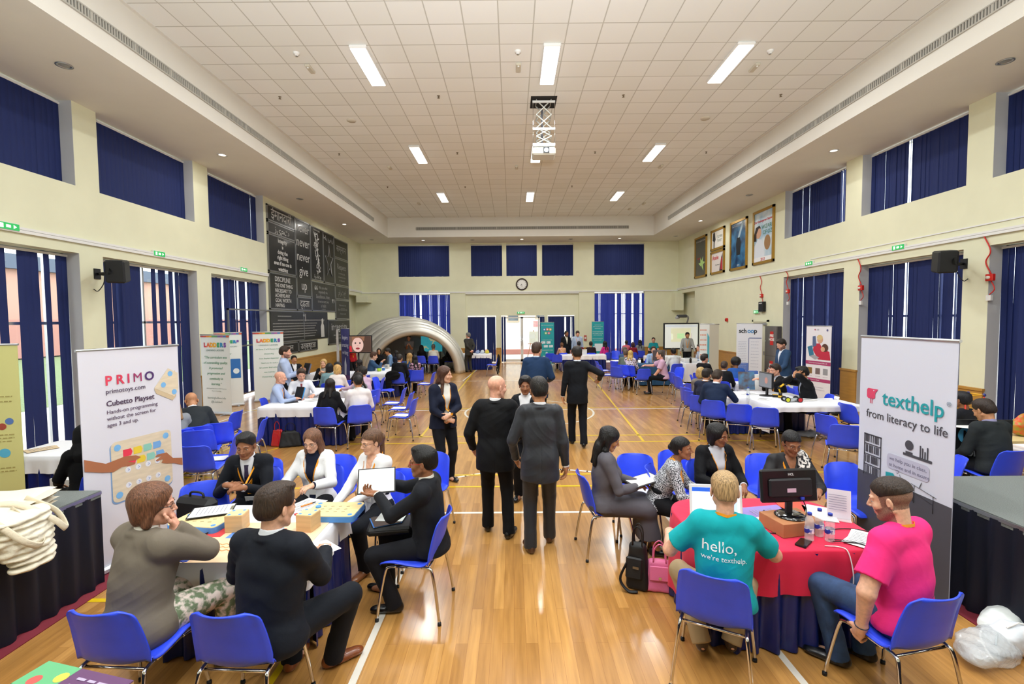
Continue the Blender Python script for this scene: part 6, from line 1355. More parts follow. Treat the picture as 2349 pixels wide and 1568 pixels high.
headseat(1815, 992, 1.24, 190, 'woman with glasses in a black and white patterned sari', lean=8, sex='f', g=1.1, H=1.62, head=(-6, 12), hair='bun', hc='#0e0c0e', skin='brown', top='blouse', topmat=mat('sari_black', '#141318', .7), scarf=mat('sari_print', '#1a181c', .8, col2='#e4e0dc', nscale=42, thresh=(.46, .54)), vneck=.18, bc='#3a2a2a', lanyard=True, glasses='#6a5a4a', hl=(-.12, .40, .79), hr=(.14, .36, .79))
x, y = chair_px(2172, 1372, -12, 'blue chair under the bearded man in the pink T-shirt', group='occupied chairs')
L_ = loc(2.38, 2.78, -24)
PKM = person('bearded man with short dark hair in a pink T-shirt and jeans', 2.38, 2.78, -24, H=1.84, g=1.14, lean=6, head=(-16, 14), hair='fade', hc='#2e211a', skin='fair', beard=1, top='tee', tc='#e62f7a', lanyard=True, botmat=JEAN, shoes='#121317',
       hl=L_(*F(1975, 1440, .47), .47), el=(-1, -.2, -.2), hdl=(.2, .5, -1), upl=(-1, .2, 0), hr=(.22, .40, .60), watch='l', curl=1.0, fl=(-.06, .34, 0, -25), fr=(.16, .30, 0, -10), kl=(-.1, .8, 1))
# lettering on the turquoise shirt, lying on the cloth
def on_back(P_, s, size, a0, c0, mt, name, skew=0):
    c = bpy.data.curves.new('t', 'FONT'); c.body = s; c.size = size; c.align_x = 'LEFT'; c.resolution_u = 3; o = bpy.data.objects.new('t', c); COL.objects.link(o); bpy.context.view_layer.update()
    me = bpy.data.meshes.new_from_object(o.evaluated_get(bpy.context.evaluated_depsgraph_get())); bpy.data.objects.remove(o)
    bm = bmesh.new(); bm.from_mesh(me); bmesh.ops.triangulate(bm, faces=bm.faces)
    J, wst, Rt = P_['vol'], P_['waist'], P_['Rt']
    for v in bm.verts:
        a = a0+v.co.x; cc = c0+v.co.y; q = np.array([wst+Rt@A_(a, -b, cc) for b in np.linspace(.32, .0, 90)]); f_ = J.at(q); i = int(np.argmax(f_ < 0)); p = q[i]+Rt@A_(0, -.004, 0); v.co = Vector(p)
    bm.to_mesh(me); bm.free(); me.materials.clear(); me.materials.append(mt); o = link(name, me, P_['root']); return o
WT = cm('#eef4f4', .7)
on_back(TQ, 'hello,', .094, -.155, .165, WT, 'lettering'); on_back(TQ, "we're texthelp.", .044, -.155, .110, WT, 'lettering')
# --- standing group in the middle
person('smiling woman with long brown hair in a navy blazer, hands clasped', -1.01, 6.75, 146, sit=False, sex='f', H=1.72, g=1.12, head=(-42, 2), hair='long', hc='#4a2e22', skin='fair', tc='#141a2e', under='#d9d6d0', opend=.045, bc='#0f1118', lanyard=True, hl=(.02, .26, 1.02), hr=(.04, .24, .95), hdl=(1, .2, -.4), hdr=(-1, .3, -.3), upl=(0, 1, .3), upr=(0, 1, .3), el=(-1, -.3, -.3), er=(1, -.3, -.3), curl=.8, shoes='#15151a', fl=(-.10, .0, 0), fr=(.10, .05, 0))
person('bald man seen from behind in a black suit', -.19, 5.02, 2, sit=False, H=1.78, g=1.12, head=(52, 4), hair=None, skin='pink', tc='#0c0d10', under='#e8e8ee', bc='#0c0d10', hl=(-.26, .14, .92), hr=(.22, .22, 1.0), el=(-.6, -1, 0), fl=(-.10, .12, 0, -5), fr=(.14, -.06, 0, 20), lod=0)
person('dark-haired man seen from behind in a shiny grey suit', .27, 4.64, 0, sit=False, H=1.80, g=1.02, head=(-8, 6), hair='short', hc='#15110f', skin='tan', topmat=GSUIT, botmat=GSUIT, under='#e8e8ee', shoes='#4a2c1c', hl=(-.24, .12, .92), hr=(.27, .02, .82), el=(-.7, -1, 0), fl=(-.10, .0, 0, -15), fr=(.11, .22, 0, 10), lod=0)
person('short-haired woman facing the camera between the two standing men', .17, 6.05, 188, sit=False, sex='f', H=1.65, g=.9, head=(-6, 4), hair='short', hc='#14100f', skin='brown', tc='#101218', under='#e8e8ec', opend=.03, bc='#101218', hl=(-.1, .25, 1.0), hr=(.1, .26, 1.0))
person('tall man seen from behind in a mid-blue suit jacket', .47, 9.1, 4, sit=False, H=1.93, g=1.14, head=(26, 6), hair='short', hc='#3a281c', skin='pink', tc='#1d3558', under='#c8d4e4', bc='#14161c', hl=(-.20, .26, 1.10), hr=(.24, .26, 1.12), er=(.5, -.9, -.5), el=(-.4, -.9, -.5))
person('slim man in a black suit walking away down the middle', 1.20, 8.62, 3, sit=False, H=1.88, g=.98, head=(-6, 8), hair='short', hc='#1a1411', skin='tan', tc='#0d1118', under='#dde4f0', bc='#0d1017', hl=(-.27, .02, .90), hr=(.42, .12, 1.22), er=(1, -.6, -.5), fl=(-.09, .14, 0), fr=(.10, -.18, .02), shoes='#0b0a0a')
# --- mid left
headseat(438, 903, 1.22, 318, 'bald bearded man in a dark grey suit bent forward', lean=34, H=1.8, head=(0, 26), hair=None, skin='tan', beard=1, tc='#262b30', under='#e8e8ee', bc='#14151b', g=1.1)
headseat(400, 920, 1.16, 320, 'woman in a grey blazer half hidden by the toy banner', lean=18, sex='f', head=(-10, 20), hair='long', hc='#8a6a48', skin='fair', tc='#868a90', under='#555555', bc='#14151b')
x, y = F(188, 1000, 1.15); chair(x+.05, y+.1, 300, 'blue chair under the person in black behind the toy banner', 'occupied chairs'); person('person in loose black clothing mostly hidden behind the toy banner', x, y+.05, 300, sex='f', hair='hijab', tc='#0a0a0c', top='blouse', bc='#0a0a0c', skin='tan', H=1.62, g=1.15)
seat(598, 914, 78, 'bald man in a pale blue shirt with orange lanyard', fo=.04, lean=9, H=1.8, head=(-6, 4), hair=None, skin='pink', top='shirt', tc='#a9b9dc', tie='#2a2f5c', lanyard=True, hl=(-.1, .42, .80), hr=(.10, .40, .79), bc='#14161c')
headseat(690, 848, 1.30, 150, 'man in a white shirt and dark red tie', lean=12, H=1.8, head=(-4, 14), hair='short', hc='#3a281c', skin='pink', top='shirt', tc='#e4e6ee', tie='#7a1c2c', hl=(-.2, .45, .78), hr=(.14, .40, .78), ch=False)
seat(738, 934, 6, 'woman in a black pinstripe blazer with dark wavy hair', fo=.02, lean=8, sex='f', H=1.66, hair='long', hc='#17110f', skin='tan', tc='#121317', bc='#121317', hl=(-.3, .05, .32), el=(-1, -.3, -.3))
seat(826, 929, 338, 'man in a white shirt with orange lanyard ribbon', fo=.02, lean=8, H=1.76, head=(-10, 4), hair='crew', hc='#14100f', skin='tan', top='shirt', tc='#e6e2e4', bc='#101116', lanyard=True)
seat(854, 909, 292, 'woman in a grey top behind the man in white', fo=.02, lean=10, sex='f', H=1.68, hair='long', hc='#1a1412', skin='tan', top='blouse', tc='#7c8284', bc='#14151a')
seat(866, 893, 290, 'dark-haired man reaching over the table in a lilac shirt', fo=.05, lean=12, H=1.74, hair='short', hc='#1c1512', skin='tan', top='shirt', tc='#c9aac0', bc='#14151a', hl=(-.15, .55, .80))
headseat(674, 816, 1.30, 140, 'man in a dark suit behind the word-wall table', lean=2, H=1.72, hair='short', hc='#17120f', skin='tan', tc='#15181e', under='#ececf0', tie='#101014', lanyard=False)
headseat(742, 823, 1.30, 172, 'woman with long blonde hair, black jacket and orange lanyard', lean=4, sex='f', H=1.7, hair='verylong', hc='#c8a468', skin='fair', tc='#111216', under='#9a9894', opend=.05, lanyard=True, hl=(-.04, .24, .95), hr=(.06, .24, .93), bc='#101014')
seat(768, 884, 352, 'short blonde woman in a white top seen from behind', fo=.02, lean=6, sex='f', H=1.66, hair='bob', hc='#c89e60', skin='fair', top='blouse', tc='#e6dcd6', bc='#20242c')
headseat(755, 830, 1.30, 340, 'dark-haired person in pale teal left of the short blonde woman', lean=8, sex='f', hair='bob', hc='#14100f', top='blouse', tc='#7a9aa0', bc='#20242c')
seat(801, 872, 280, 'woman in a navy blazer with black hair tied back', fo=.02, lean=6, sex='f', H=1.66, head=(-5, 2), hair='bun', hc='#100d0e', skin='brown', tc='#182038', bc='#14151a')
headseat(823, 822, 1.27, 282, 'woman with long dark hair in profile near the purple banner', lean=4, sex='f', hair='long', hc='#17110f', skin='brown', tc='#2a2422', bc='#14151a')
headseat(857, 808, 1.32, 72, 'man in a blue jacket eating, in profile', lean=10, H=1.8, head=(0, 8), hair='short', hc='#4a2e20', skin='fair', tc='#2f4a6a', under='#e4e6ee', hl=(-.08, .36, .98), hr=(.08, .34, 1.0), hdl=(0, .6, .8), hdr=(0, .6, .8), bc='#20242c')
seat(909, 854, 4, 'balding man in a black suit with a black coat on the chair', fo=.02, lean=8, H=1.76, head=(6, 10), hair='thin', hc='#2a2320', skin='tan', tc='#101114', bc='#101114')
seat(947, 848, 352, 'woman with fair hair in a blue jacket seen from behind', fo=.02, lean=8, dxy=(-.12, 0), sex='f', hair='long', hc='#a8834e', skin='fair', tc='#2a4a70', bc='#14151a')
headseat(951, 812, 1.28, 330, 'dark-haired woman with a white scarf and floral top', lean=6, sex='f', hair='verylong', hc='#131011', skin='tan', top='blouse', topmat=mat('floral_dark', '#2a2026', .8, col2='#c89ab0', nscale=24, thresh=(.45, .6)), bc='#14151a')
headseat(869, 797, 1.28, 165, 'person in black with black hair before the dome', lean=6, sex='f', hair='bob', hc='#0e0c0d', skin='tan', top='blouse', tc='#0e0e11', bc='#0e0e11')
headseat(889, 800, 1.28, 250, 'man in a pale blue jacket with dark hair', lean=16, H=1.76, head=(0, 14), hair='short', hc='#17120f', skin='tan', tc='#6a8ab0', bc='#14151a')
headseat(908, 802, 1.24, 300, 'woman in dark clothes right of the pale blue jacket', lean=6, sex='f', hair='long', hc='#14100f', skin='tan', tc='#1a2030', bc='#14151a')
seat(964, 816, 2, 'person in a black headscarf facing the dome screen', fo=.0, lean=3, sex='f', hair='hijab', top='blouse', tc='#0b0b0d', bc='#0b0b0d', skin='tan', H=1.6)
seat(993, 816, 356, 'person in a cream top facing the dome screen', fo=.0, lean=3, H=1.66, hair='short', hc='#5a5048', top='blouse', tc='#d8d8cc', bc='#14151a', skin='tan', lanyard=True)
seat(1047, 811, 282, 'person in black with a lanyard at the dome edge', fo=.05, lean=8, H=1.72, hair='short', hc='#17120f', top='jacket', tc='#0f1013', bc='#0f1013', skin='brown', lanyard=True)
person('presenter in a grey T-shirt standing inside the silver dome', -4.52, 20.6, 178, sit=False, H=1.74, g=1.1, hair='cap', hc='#121214', skin='brown', top='tee', tc='#4a4644', bc='#17171a', head=(0, 10), hl=(-.08, .26, 1.25), hr=(.06, .26, 1.22))
person('grey-haired man standing with hands behind his back in a dark suit', -1.93, 20.95, 322, sit=False, H=1.80, g=1.05, hair='short', hc='#6a6864', skin='pink', tc='#33322e', under='#e8e8ee', bc='#33322e', head=(-15, 0), hl=(.02, -.18, .98), hr=(.06, -.20, .96), el=(-1, -.4, 0), er=(1, -.4, 0), hdl=(1, -.1, -.3), hdr=(-1, -.1, -.3), upl=(0, -1, 0), upr=(0, -1, 0))
person('bearded man standing in a pale blue shirt talking with raised hands', -5.02, 10.25, 74, sit=False, H=1.84, g=1.1, hair='short', hc='#33241a', skin='pink', beard=1, top='shirt', tc='#a8b6d4', bc='#14161c', lanyard=False, hl=(-.02, .36, 1.22), hr=(.06, .34, 1.20), hdl=(.2, .7, .6), hdr=(-.2, .7, .6), el=(-.6, -1, -.4), er=(.6, -1, -.4), head=(0, 4))
x_, y_ = F(818, 815, 1.45); person('person in a red top standing behind the television', -6.05, 17.6, 120, sit=False, sex='f', H=1.62, hair='short', hc='#1a1412', top='blouse', tc='#b8202a', bc='#14151a', skin='tan', lanyard=True)
# --- right middle table
seat(1581, 897, 60, 'woman with a blonde bob in a taupe jacket', fo=.05, lean=8, sex='f', H=1.68, hair='bob', hc='#b0935e', skin='fair', top='blouse', tc='#77706a', bc='#20222a')
seat(1601, 907, 46, 'man in a navy jacket with lanyard next to the blonde bob', fo=.05, lean=10, H=1.74, head=(10, 6), hair='short', hc='#1f1713', skin='tan', beard=1, tc='#20263c', bc='#16181e', lanyard=True)
seat(1634, 918, 32, 'man in a navy suit bending over the white table', fo=.06, lean=16, H=1.82, g=1.08, head=(22, 14), hair='short', hc='#33251b', skin='pink', tc='#1a2842', under='#dfe6f2', bc='#16181e', hr=(.26, .46, .79))
headseat(1662, 827, 1.28, 40, 'woman with tied-up dark hair and a black top', lean=6, sex='f', H=1.64, hair='bun', hc='#3a2a22', skin='tan', tc='#14151a', bc='#14151a')
seat(1698, 868, 8, 'person with short curly black hair in a bright blue jacket', fo=.04, lean=10, H=1.68, head=(16, 4), hair='afro', hc='#100d0c', skin='brown', top='blouse', tc='#2f5aa8', bc='#14151a')
headseat(1778, 838, 1.30, 272, 'man in a black suit pointing left over the monitor', lean=12, H=1.80, head=(-6, 6), hair='short', hc='#2e211a', skin='pink', tc='#0f1014', under='#b8bcc8', bc='#0f1014', lanyard=True, hl=(-.1, .5, 1.02), hr=(.06, .34, .92), hdl=(.1, 1, .1))
seat(1910, 905, 284, 'dark-haired bearded man in a black suit, hand at his face', fo=.16, lean=14, g=1.15, H=1.86, head=(0, 8), hair='short', hc='#0e0c0c', skin='tan', beard=1, tc='#0d0e12', under='#a8aebc', bc='#0d0e12', hl=(-.04, .24, 1.18), hr=(.04, .28, 1.16), hdl=(0, -.2, 1), hdr=(.1, -.3, 1), curl=1.2)
person('bearded man standing in a blue blazer and beige trousers', 6.86, 11.8, 268, sit=False, H=1.84, g=1.08, head=(-4, 24), hair='short', hc='#241a14', skin='pink', beard=1, tc='#2d4768', under='#dfe4ee', bc='#b8a88a', hl=(-.2, .3, .98), hr=(.18, .26, 1.0))
headseat(1616, 812, 1.32, 62, 'dark-haired man in a black jacket with orange lanyard, in profile', lean=4, H=1.76, head=(16, 0), hair='short', hc='#2a221e', skin='pink', tc='#121318', under='#a8a8b0', bc='#14151a', lanyard=True)
person('man standing in a grey shirt in front of the whiteboard', 7.62, 20.4, 192, sit=False, H=1.76, g=1.12, head=(0, 14), hair='short', hc='#1a1412', skin='tan', beard=1, top='shirt', tc='#9a9c9a', bc='#101116', lanyard=True, hl=(-.30, .22, .86), hr=(.30, .20, .86))
headseat(1604, 788, 1.36, 262, 'man in a pale blue shirt with lanyard reaching to the printer', lean=14, H=1.8, hair='short', hc='#4a3e36', skin='pink', top='shirt', tc='#b8c8e0', bc='#20242c', lanyard=True, hl=(-.1, .45, .8))
seat(1563, 842, 250, 'man in a lilac short-sleeved shirt gesturing over the table', fo=.42, lean=12, H=1.82, g=1.12, turn=282, head=(0, 4), hair='thin', hc='#4a4038', skin='pink', top='shortshirt', tc='#c8a4be', bc='#101116', glasses='#333333', hl=(-.1, .34, .52), hr=(.3, .55, .85))
headseat(1544, 798, 1.31, 350, 'dark-haired person in a white shirt before the whiteboard', lean=10, H=1.72, hair='short', hc='#0f0d0d', skin='brown', top='shirt', tc='#d2d6d6', bc='#14151a')
seat(1441, 838, 24, 'woman with blonde hair in a leopard-print top', fo=.06, lean=14, sex='f', H=1.66, hair='long', hc='#c6a660', skin='fair', top='blouse', topmat=LEO, bc='#101014')
headseat(1436, 802, 1.28, 30, 'person in a grey-green top left of the leopard-print woman', lean=14, H=1.7, hair='short', hc='#5a4a3c', skin='tan', top='blouse', tc='#5f6a60', bc='#14151a')
headseat(1434, 796, 1.30, 50, 'man with glasses in a blue-grey top facing right', lean=10, H=1.74, hair='thin', hc='#5a5048', skin='pink', top='shirt', tc='#3f5a7c', bc='#14151a')
headseat(1499, 796, 1.30, 190, 'man with glasses in a pale blue shirt facing the camera', lean=4, H=1.76, hair='short', hc='#3a2a20', skin='pink', top='shirt', tc='#9ab4d8', bc='#14151a', lanyard=True)
headseat(1499, 774, 1.34, 196, 'man in a teal T-shirt facing the camera at the far wall', lean=4, H=1.8, hair='short', hc='#241a16', skin='pink', top='tee', tc='#1f96a0', bc='#14151a')
headseat(1437, 779, 1.28, 20, 'woman in a salmon pink top by the far blue blind', lean=6, sex='f', hair='bun', hc='#17110f', skin='brown', top='blouse', tc='#d86a78', bc='#14151a')
headseat(1452, 783, 1.28, 15, 'person in a dark red top and headscarf-like hair', lean=6, sex='f', hair='bob', hc='#3a1a20', skin='brown', top='blouse', tc='#7a1f2c', bc='#14151a')
seat(1469, 804, 12, 'woman with long black hair in a grey top, far right', fo=.05, lean=8, sex='f', hair='verylong', hc='#0e0c0d', skin='tan', top='blouse', tc='#7a7e80', bc='#14151a')
seat(1398, 808, 330, 'woman in a magenta top with long black hair', fo=.02, lean=6, sex='f', hair='verylong', hc='#0e0b0d', skin='tan', top='blouse', tc='#c22a7a', bc='#a82468')
seat(1357, 809, 4, 'person in black and dark red with a white strap', fo=.02, lean=6, H=1.7, hair='short', hc='#15110f', skin='tan', top='blouse', tc='#23141a', bc='#14151a')
seat(1293, 809, 350, 'woman in a bright floral blouse at the end wall table', fo=.02, lean=4, sex='f', H=1.6, hair='bun', hc='#6a4226', skin='tan', top='blouse', topmat=mat('floral_bright', '#c8963a', .8, col2='#d8a0a0', nscale=18, thresh=(.4, .6)), bc='#14151a')
seat(1329, 809, 4, 'person in dark red partly behind the walking man', fo=.02, lean=4, hair='short', hc='#120f0f', skin='tan', top='blouse', tc='#6a1c28', bc='#14151a')
person('bearded man standing in a black jacket behind the end wall table', 2.52, 22.0, 160, sit=False, H=1.82, head=(-10, 16), hair='thin', hc='#15110f', skin='brown', beard=1, tc='#101116', under='#d8d2c0', bc='#101116')
person('man standing in a pale blue shirt behind the end wall table', 3.08, 22.1, 178, sit=False, H=1.82, g=1.1, head=(0, 20), hair='short', hc='#33251c', skin='pink', top='shirt', tc='#a8b8d0', bc='#20242c', lanyard=True)
# --- right edge
x, y = chair_px(2338, 1034, 352, 'blue chair under the man in the charcoal suit, right edge', group='occupied chairs'); person('man seen from behind in a charcoal suit at the light wooden desk', x+.04, y-.02, 356, H=1.80, g=1.1, lean=12, head=(-4, 22), hair='short', hc='#2a1d17', skin='tan', tc='#22272a', under='#8a86a8', bc='#14161a')
headseat(2206, 905, 1.22, 345, 'dark-haired person mostly hidden behind the charcoal banner', lean=6, H=1.62, hair='short', hc='#101018', skin='brown', top='blouse', tc='#1a1c24', bc='#14161a', hr=(.28, .35, .80))
# --- empty chairs
for px, py, f, lb, pp in [
    (610, 1050, 172, 'empty blue chair just behind the man in the striped tie', None), (785, 1042, 186, 'empty blue chair right of the white blazer woman', 12),
    (940, 1075, 200, 'empty blue chair behind the woman in the white shirt', None), (1004, 1036, 205, 'empty blue chair top seen behind the man with red glasses', None),
    (438, 1024, 352, 'empty blue chair beside the toy banner, seen from behind', None), (451, 987, 340, 'blue chair behind the grey blazer woman, seen from behind', None), (499, 970, 326, 'blue chair behind the bent bald man', None),
    (550, 942, 268, 'empty blue chair in profile by the curriculum banner', 10), (551, 990, 248, 'empty blue chair with loose papers behind the striped-tie man', 8), (612, 958, 252, 'empty blue chair left of the red handbag', 6),
    (857, 865, 96, 'empty blue chair at the left of the green-pot table', None), (882, 866, 262, 'empty blue chair with arms of chrome by the green-pot table', None),
    (932, 889, 266, 'empty blue chair with papers, farther of three in the left aisle', 5), (949, 899, 270, 'empty blue chair, middle of three in the left aisle', 5), (957, 913, 274, 'empty blue chair with papers, nearest of three in the left aisle', 5),
    (867, 822, 190, 'empty blue chair in front of the dome, far left', None), (999, 853, 272, 'empty blue chair with paper left of the smiling woman', 5), (966, 843, 300, 'empty blue chair behind the white-scarf woman', None), (1145, 817, 268, 'empty blue chair with a black coat by the dome table', None),
    (1262, 810, 4, 'empty blue chair, first left of the end wall table', None), (1279, 813, 358, 'empty blue chair, second from the teal banner', None), (1412, 804, 184, 'empty blue chair against the far blue blind', None), (1366, 828, 84, 'empty blue chair with papers, farther of a pair facing right', 5), (1372, 836, 80, 'empty blue chair with papers, nearer of a pair facing right', 8),
    (1405, 828, 62, 'empty blue chair behind the grey-green top person', None), (1411, 841, 40, 'empty blue chair with papers before the leopard-print woman', 5), (1428, 838, 60, 'empty blue chair wedged beside the leopard-print woman', None), (1479, 846, 2, 'empty blue chair seen squarely from behind by the blue-green cloth', None), (1486, 822, 280, 'empty blue chair behind the blue-green table', None),
    (1537, 853, 82, 'empty blue chair with papers right of the lilac shirt man', 6), (1549, 862, 78, 'empty blue chair with papers, nearer than the one by the lilac shirt', 6), (1583, 860, 110, 'empty blue chair in front of the low-hanging white cloth', None), (1584, 880, 60, 'empty blue chair left of the blonde bob woman', None), (1568, 888, 72, 'empty blue chair at the near left end of the right row', None), (1660, 868, 182, 'empty blue chair facing the camera behind the navy suit man', None),
    (1697, 927, 24, 'empty blue chair in the row between navy suit man and robot table', 8), (1757, 935, 22, 'empty blue chair with papers in front of the robot table legs', 10), (1816, 886, 186, 'empty blue chair behind the children leaflet', None), (1887, 950, 76, 'empty blue chair with papers right of the robot table', 8), (1936, 925, 84, 'empty blue chair farther back right of the robot table', 8), (1943, 975, 28, 'empty blue chair left of the charcoal banner', None),
    (1455, 1040, 188, 'empty blue chair right of the grey suit woman', 14), (1541, 1031, 172, 'empty blue chair top behind the speckled blouse woman', None), (1745, 1040, 182, 'empty blue chair between the black cardigan and sari women', 12), (1922, 1060, 176, 'empty blue chair right of the sari woman', None), (2215, 1050, 300, 'blue chair with chrome arm beside the black sign, right edge', None)]:
    chair_px(px, py, f, lb, pp)
# ------------------------------------------------------------------ inflatable dome with its picture
M_SIL = mat('dome_silver', '#cfcdc4', .42, metal=.55, bump=.35, bscale=5, stretch=(1, 1, 1)); M_SIN = mat('dome_inside', '#a4a6ae', .8)
DC = (-4.27, 20.1)
e = empty('inflatable_dome', (DC[0], DC[1], 0), 0, 'silver inflatable half-dome with arched mouth at the far left', 'inflatable dome')
def arc(cx, cy, hw, h, n=40): return [(cx-hw*math.cos(PI*k/n), cy+.0, max(0.02, h*math.sin(PI*k/n))) for k in range(n+1)]
MB().tube([(x+.05*math.sin(PI*i/40), y+.5*i/40-.0, z) for i, (x, y, z) in enumerate(arc(0, 0, 1.93, 1.88))], .20, 14).build('front_tube', M_SIL, e)
mb = MB(); RG = [(-.06, .16, 2.04, 2.0), (-.24, .46, 2.24, 2.14), (-.44, .78, 2.42, 2.24), (-.62, 1.12, 2.54, 2.30), (-.78, 1.48, 2.60, 2.32), (-.90, 1.84, 2.56, 2.24), (-.94, 2.2, 2.35, 2.15), (-1.0, 2.55, 2.0, 1.8), (-1.02, 2.9, 1.5, 1.25)]
for cx, cy, hw, h in RG: mb.tube([(x, y+.5*i/40, z) for i, (x, y, z) in enumerate(arc(cx, cy, hw, h))], .215, 10)
mb.build('rib_tubes', M_SIL, e)
mb = MB()
def inner(u, v):
    k = v*(len(RG)-1); i = min(int(k), len(RG)-2); f = k-i; a, b = RG[i], RG[i+1]; cx, cy, hw, h = [a[j]*(1-f)+b[j]*f for j in range(4)]
    return (cx-(hw-.14)*math.cos(PI*u), cy+.5*u, max(.01, (h-.14)*math.sin(PI*u)))
mb.grid(inner, 30, 16); mb.build('inner_skin', M_SIN, e)
mb = MB(); mb.grid(lambda u, v: (-1.02+1.5*(2*u-1), 2.85, 1.7*v*math.sqrt(max(.02, 1-(2*u-1)**2))), 20, 6); mb.build('back_skin', M_SIN, e)
scn = empty('projected_picture', (-3.80, 22.1, 1.28), 0, 'lit underwater picture with two turtles on the dome screen', 'projection'); M_SEA = mat('sea_picture', '#3a8a94', .6, emit=('#2f8a96', .8), noise=.3, nscale=2); M_TUR = mat('turtle_picture', '#c8c8a0', .6, emit=('#b8b890', .5))
MB().grid(lambda u, v: (-.50+1.0*u, .05*(2*u-1)**2, -.42+(.72+.10*u)*v), 14, 6).build('picture', M_SEA, scn)
for cx, cz, s_ in ((.14, .12, .62), (-.30, -.20, .48)):
    q = MB(); Mr = Matrix.Rotation(R(90), 4, 'X'); P = lambda pts: [(cx+x*s_, cz+z*s_) for x, z in pts]
    q.prism(P(circ(0, 0, .2, 20, .5)), .02, .03, Mr); q.prism(P([(-.15, .03), (-.36, .16), (-.42, .10), (-.2, -.04)]), .02, .031, Mr); q.prism(P([(-.1, -.08), (-.2, -.3), (-.12, -.3), (.0, -.08)]), .02, .031, Mr); q.prism(P([(.18, -.02), (.36, -.14), (.33, -.2), (.12, -.08)]), .02, .031, Mr); q.prism(P(circ(-.24, -.02, .06, 14)), .02, .032, Mr)
    q.build('turtle', M_TUR, scn)
for sx in (-.4, .4): MB().cyl((sx, .12, -1.28), (sx, .12, -.3), .012, 8).build('support', M_BLACK, scn)
# television with child portrait
e = empty('television', (-5.42, 16.5, 0), 0, 'flat television on a stand showing a laughing child', 'television'); MB().box((0, 0, 1.52), (1.0, .05, .62), bev=.01).build('bezel', M_BLACK, e)
s_ = MB().box((0, -.028, 1.52), (.94, .004, .56)).build('screen', mat('tv_bg', '#6a5248', .3, emit=('#6a5248', .5)), e)
def flat(parent, pts, c, nm, y, em=.5): return MB().prism(pts, 0, .002, Matrix.Rotation(R(90), 4, 'X'), c=(0, y, 0)).build(nm, mat('scr_'+c.strip('#'), c, .4, emit=(c, em)), parent)
flat(s_, [(.10, 1.25), (.46, 1.25), (.46, 1.79), (.1, 1.79)], '#4a342c', 'dark_side', -.031); flat(s_, circ(.0, 1.50, .20, 28, 1.28), '#d8b4ac', 'face_shape', -.033)
flat(s_, [(-.2, 1.62), (-.1, 1.74), (.1, 1.76), (.22, 1.62), (.25, 1.79), (-.2, 1.79)], '#8a6048', 'hair_shape', -.035); flat(s_, circ(-.08, 1.56, .028), '#2a2020', 'eye_shape', -.036); flat(s_, circ(.08, 1.56, .028), '#2a2020', 'eye_shape', -.036); flat(s_, circ(0, 1.37, .07, 20, .5), '#8a2c34', 'mouth_shape', -.036); flat(s_, circ(0, 1.47, .03, 14, .6), '#c89a92', 'nose_shape', -.0355)
flat(s_, [(-.46, 1.25), (-.2, 1.25), (-.22, 1.45), (-.46, 1.5)], '#c22a34', 'red_shape', -.034)
MB().cyl((0, .04, 0), (0, .04, 1.3), .03, 10).build('stand_pole', M_BLACK, e); MB().box((0, .04, .015), (.6, .45, .03), bev=.01).build('stand_base', M_BLACK, e)
# whiteboard and its short-throw projector
e = empty('whiteboard', (8.15, 22.6, 0), 0, 'large interactive whiteboard with dark frame and projected page', 'whiteboard'); MB().box((0, 0, 1.47), (1.72, .06, 1.28), bev=.02).build('frame', cm('#2c2f34', .4), e)
wb = MB().box((0, -.032, 1.47), (1.58, .006, 1.14)).build('board', mat('board_lit', '#dfe3e0', .3, emit=('#dfe6e2', .35)), e)
for x0, x1, z0, z1, c in ((-.75, .75, 1.92, 2.0, '#cfd8e4'), (-.5, .45, 1.2, 1.85, '#e6e8c8'), (-.2, .15, 1.35, 1.6, '#c4dcc4'), (-.55, -.4, 1.3, 1.6, '#e4e4ec'), (.2, .5, 1.3, 1.6, '#dcd4d4')): flat(wb, [(x0, z0), (x1, z0), (x1, z1), (x0, z1)], c, 'page_block', -.036, .3)
for sx in (-.7, .7): MB().cyl((sx, .04, 0), (sx, .04, .86), .02, 8).build('stand_leg', M_ALU, e)
for sx in (-.7, .7): MB().box((sx, .04, .015), (.06, .5, .03)).build('stand_foot', M_ALU, e)
e = empty('board_projector', (8.15, 22.35, 2.38), 0, 'short-throw projector on an arm above the whiteboard', 'projector'); MB().tube(bez([(.28, .25, -.27), (.3, .15, -.05), (.2, .05, .06), (.0, 0, .08)], 5), .04, 8).build('arm', cm('#8a8c90', .4), e); MB().box((-.1, -.1, .05), (.42, .30, .14), bev=.03).build('housing', cm('#3a3c40', .4), e); MB().box((-.3, -.1, -.02), (.18, .16, .12), bev=.03).build('mirror_hood', cm('#a8aaac', .3), e)
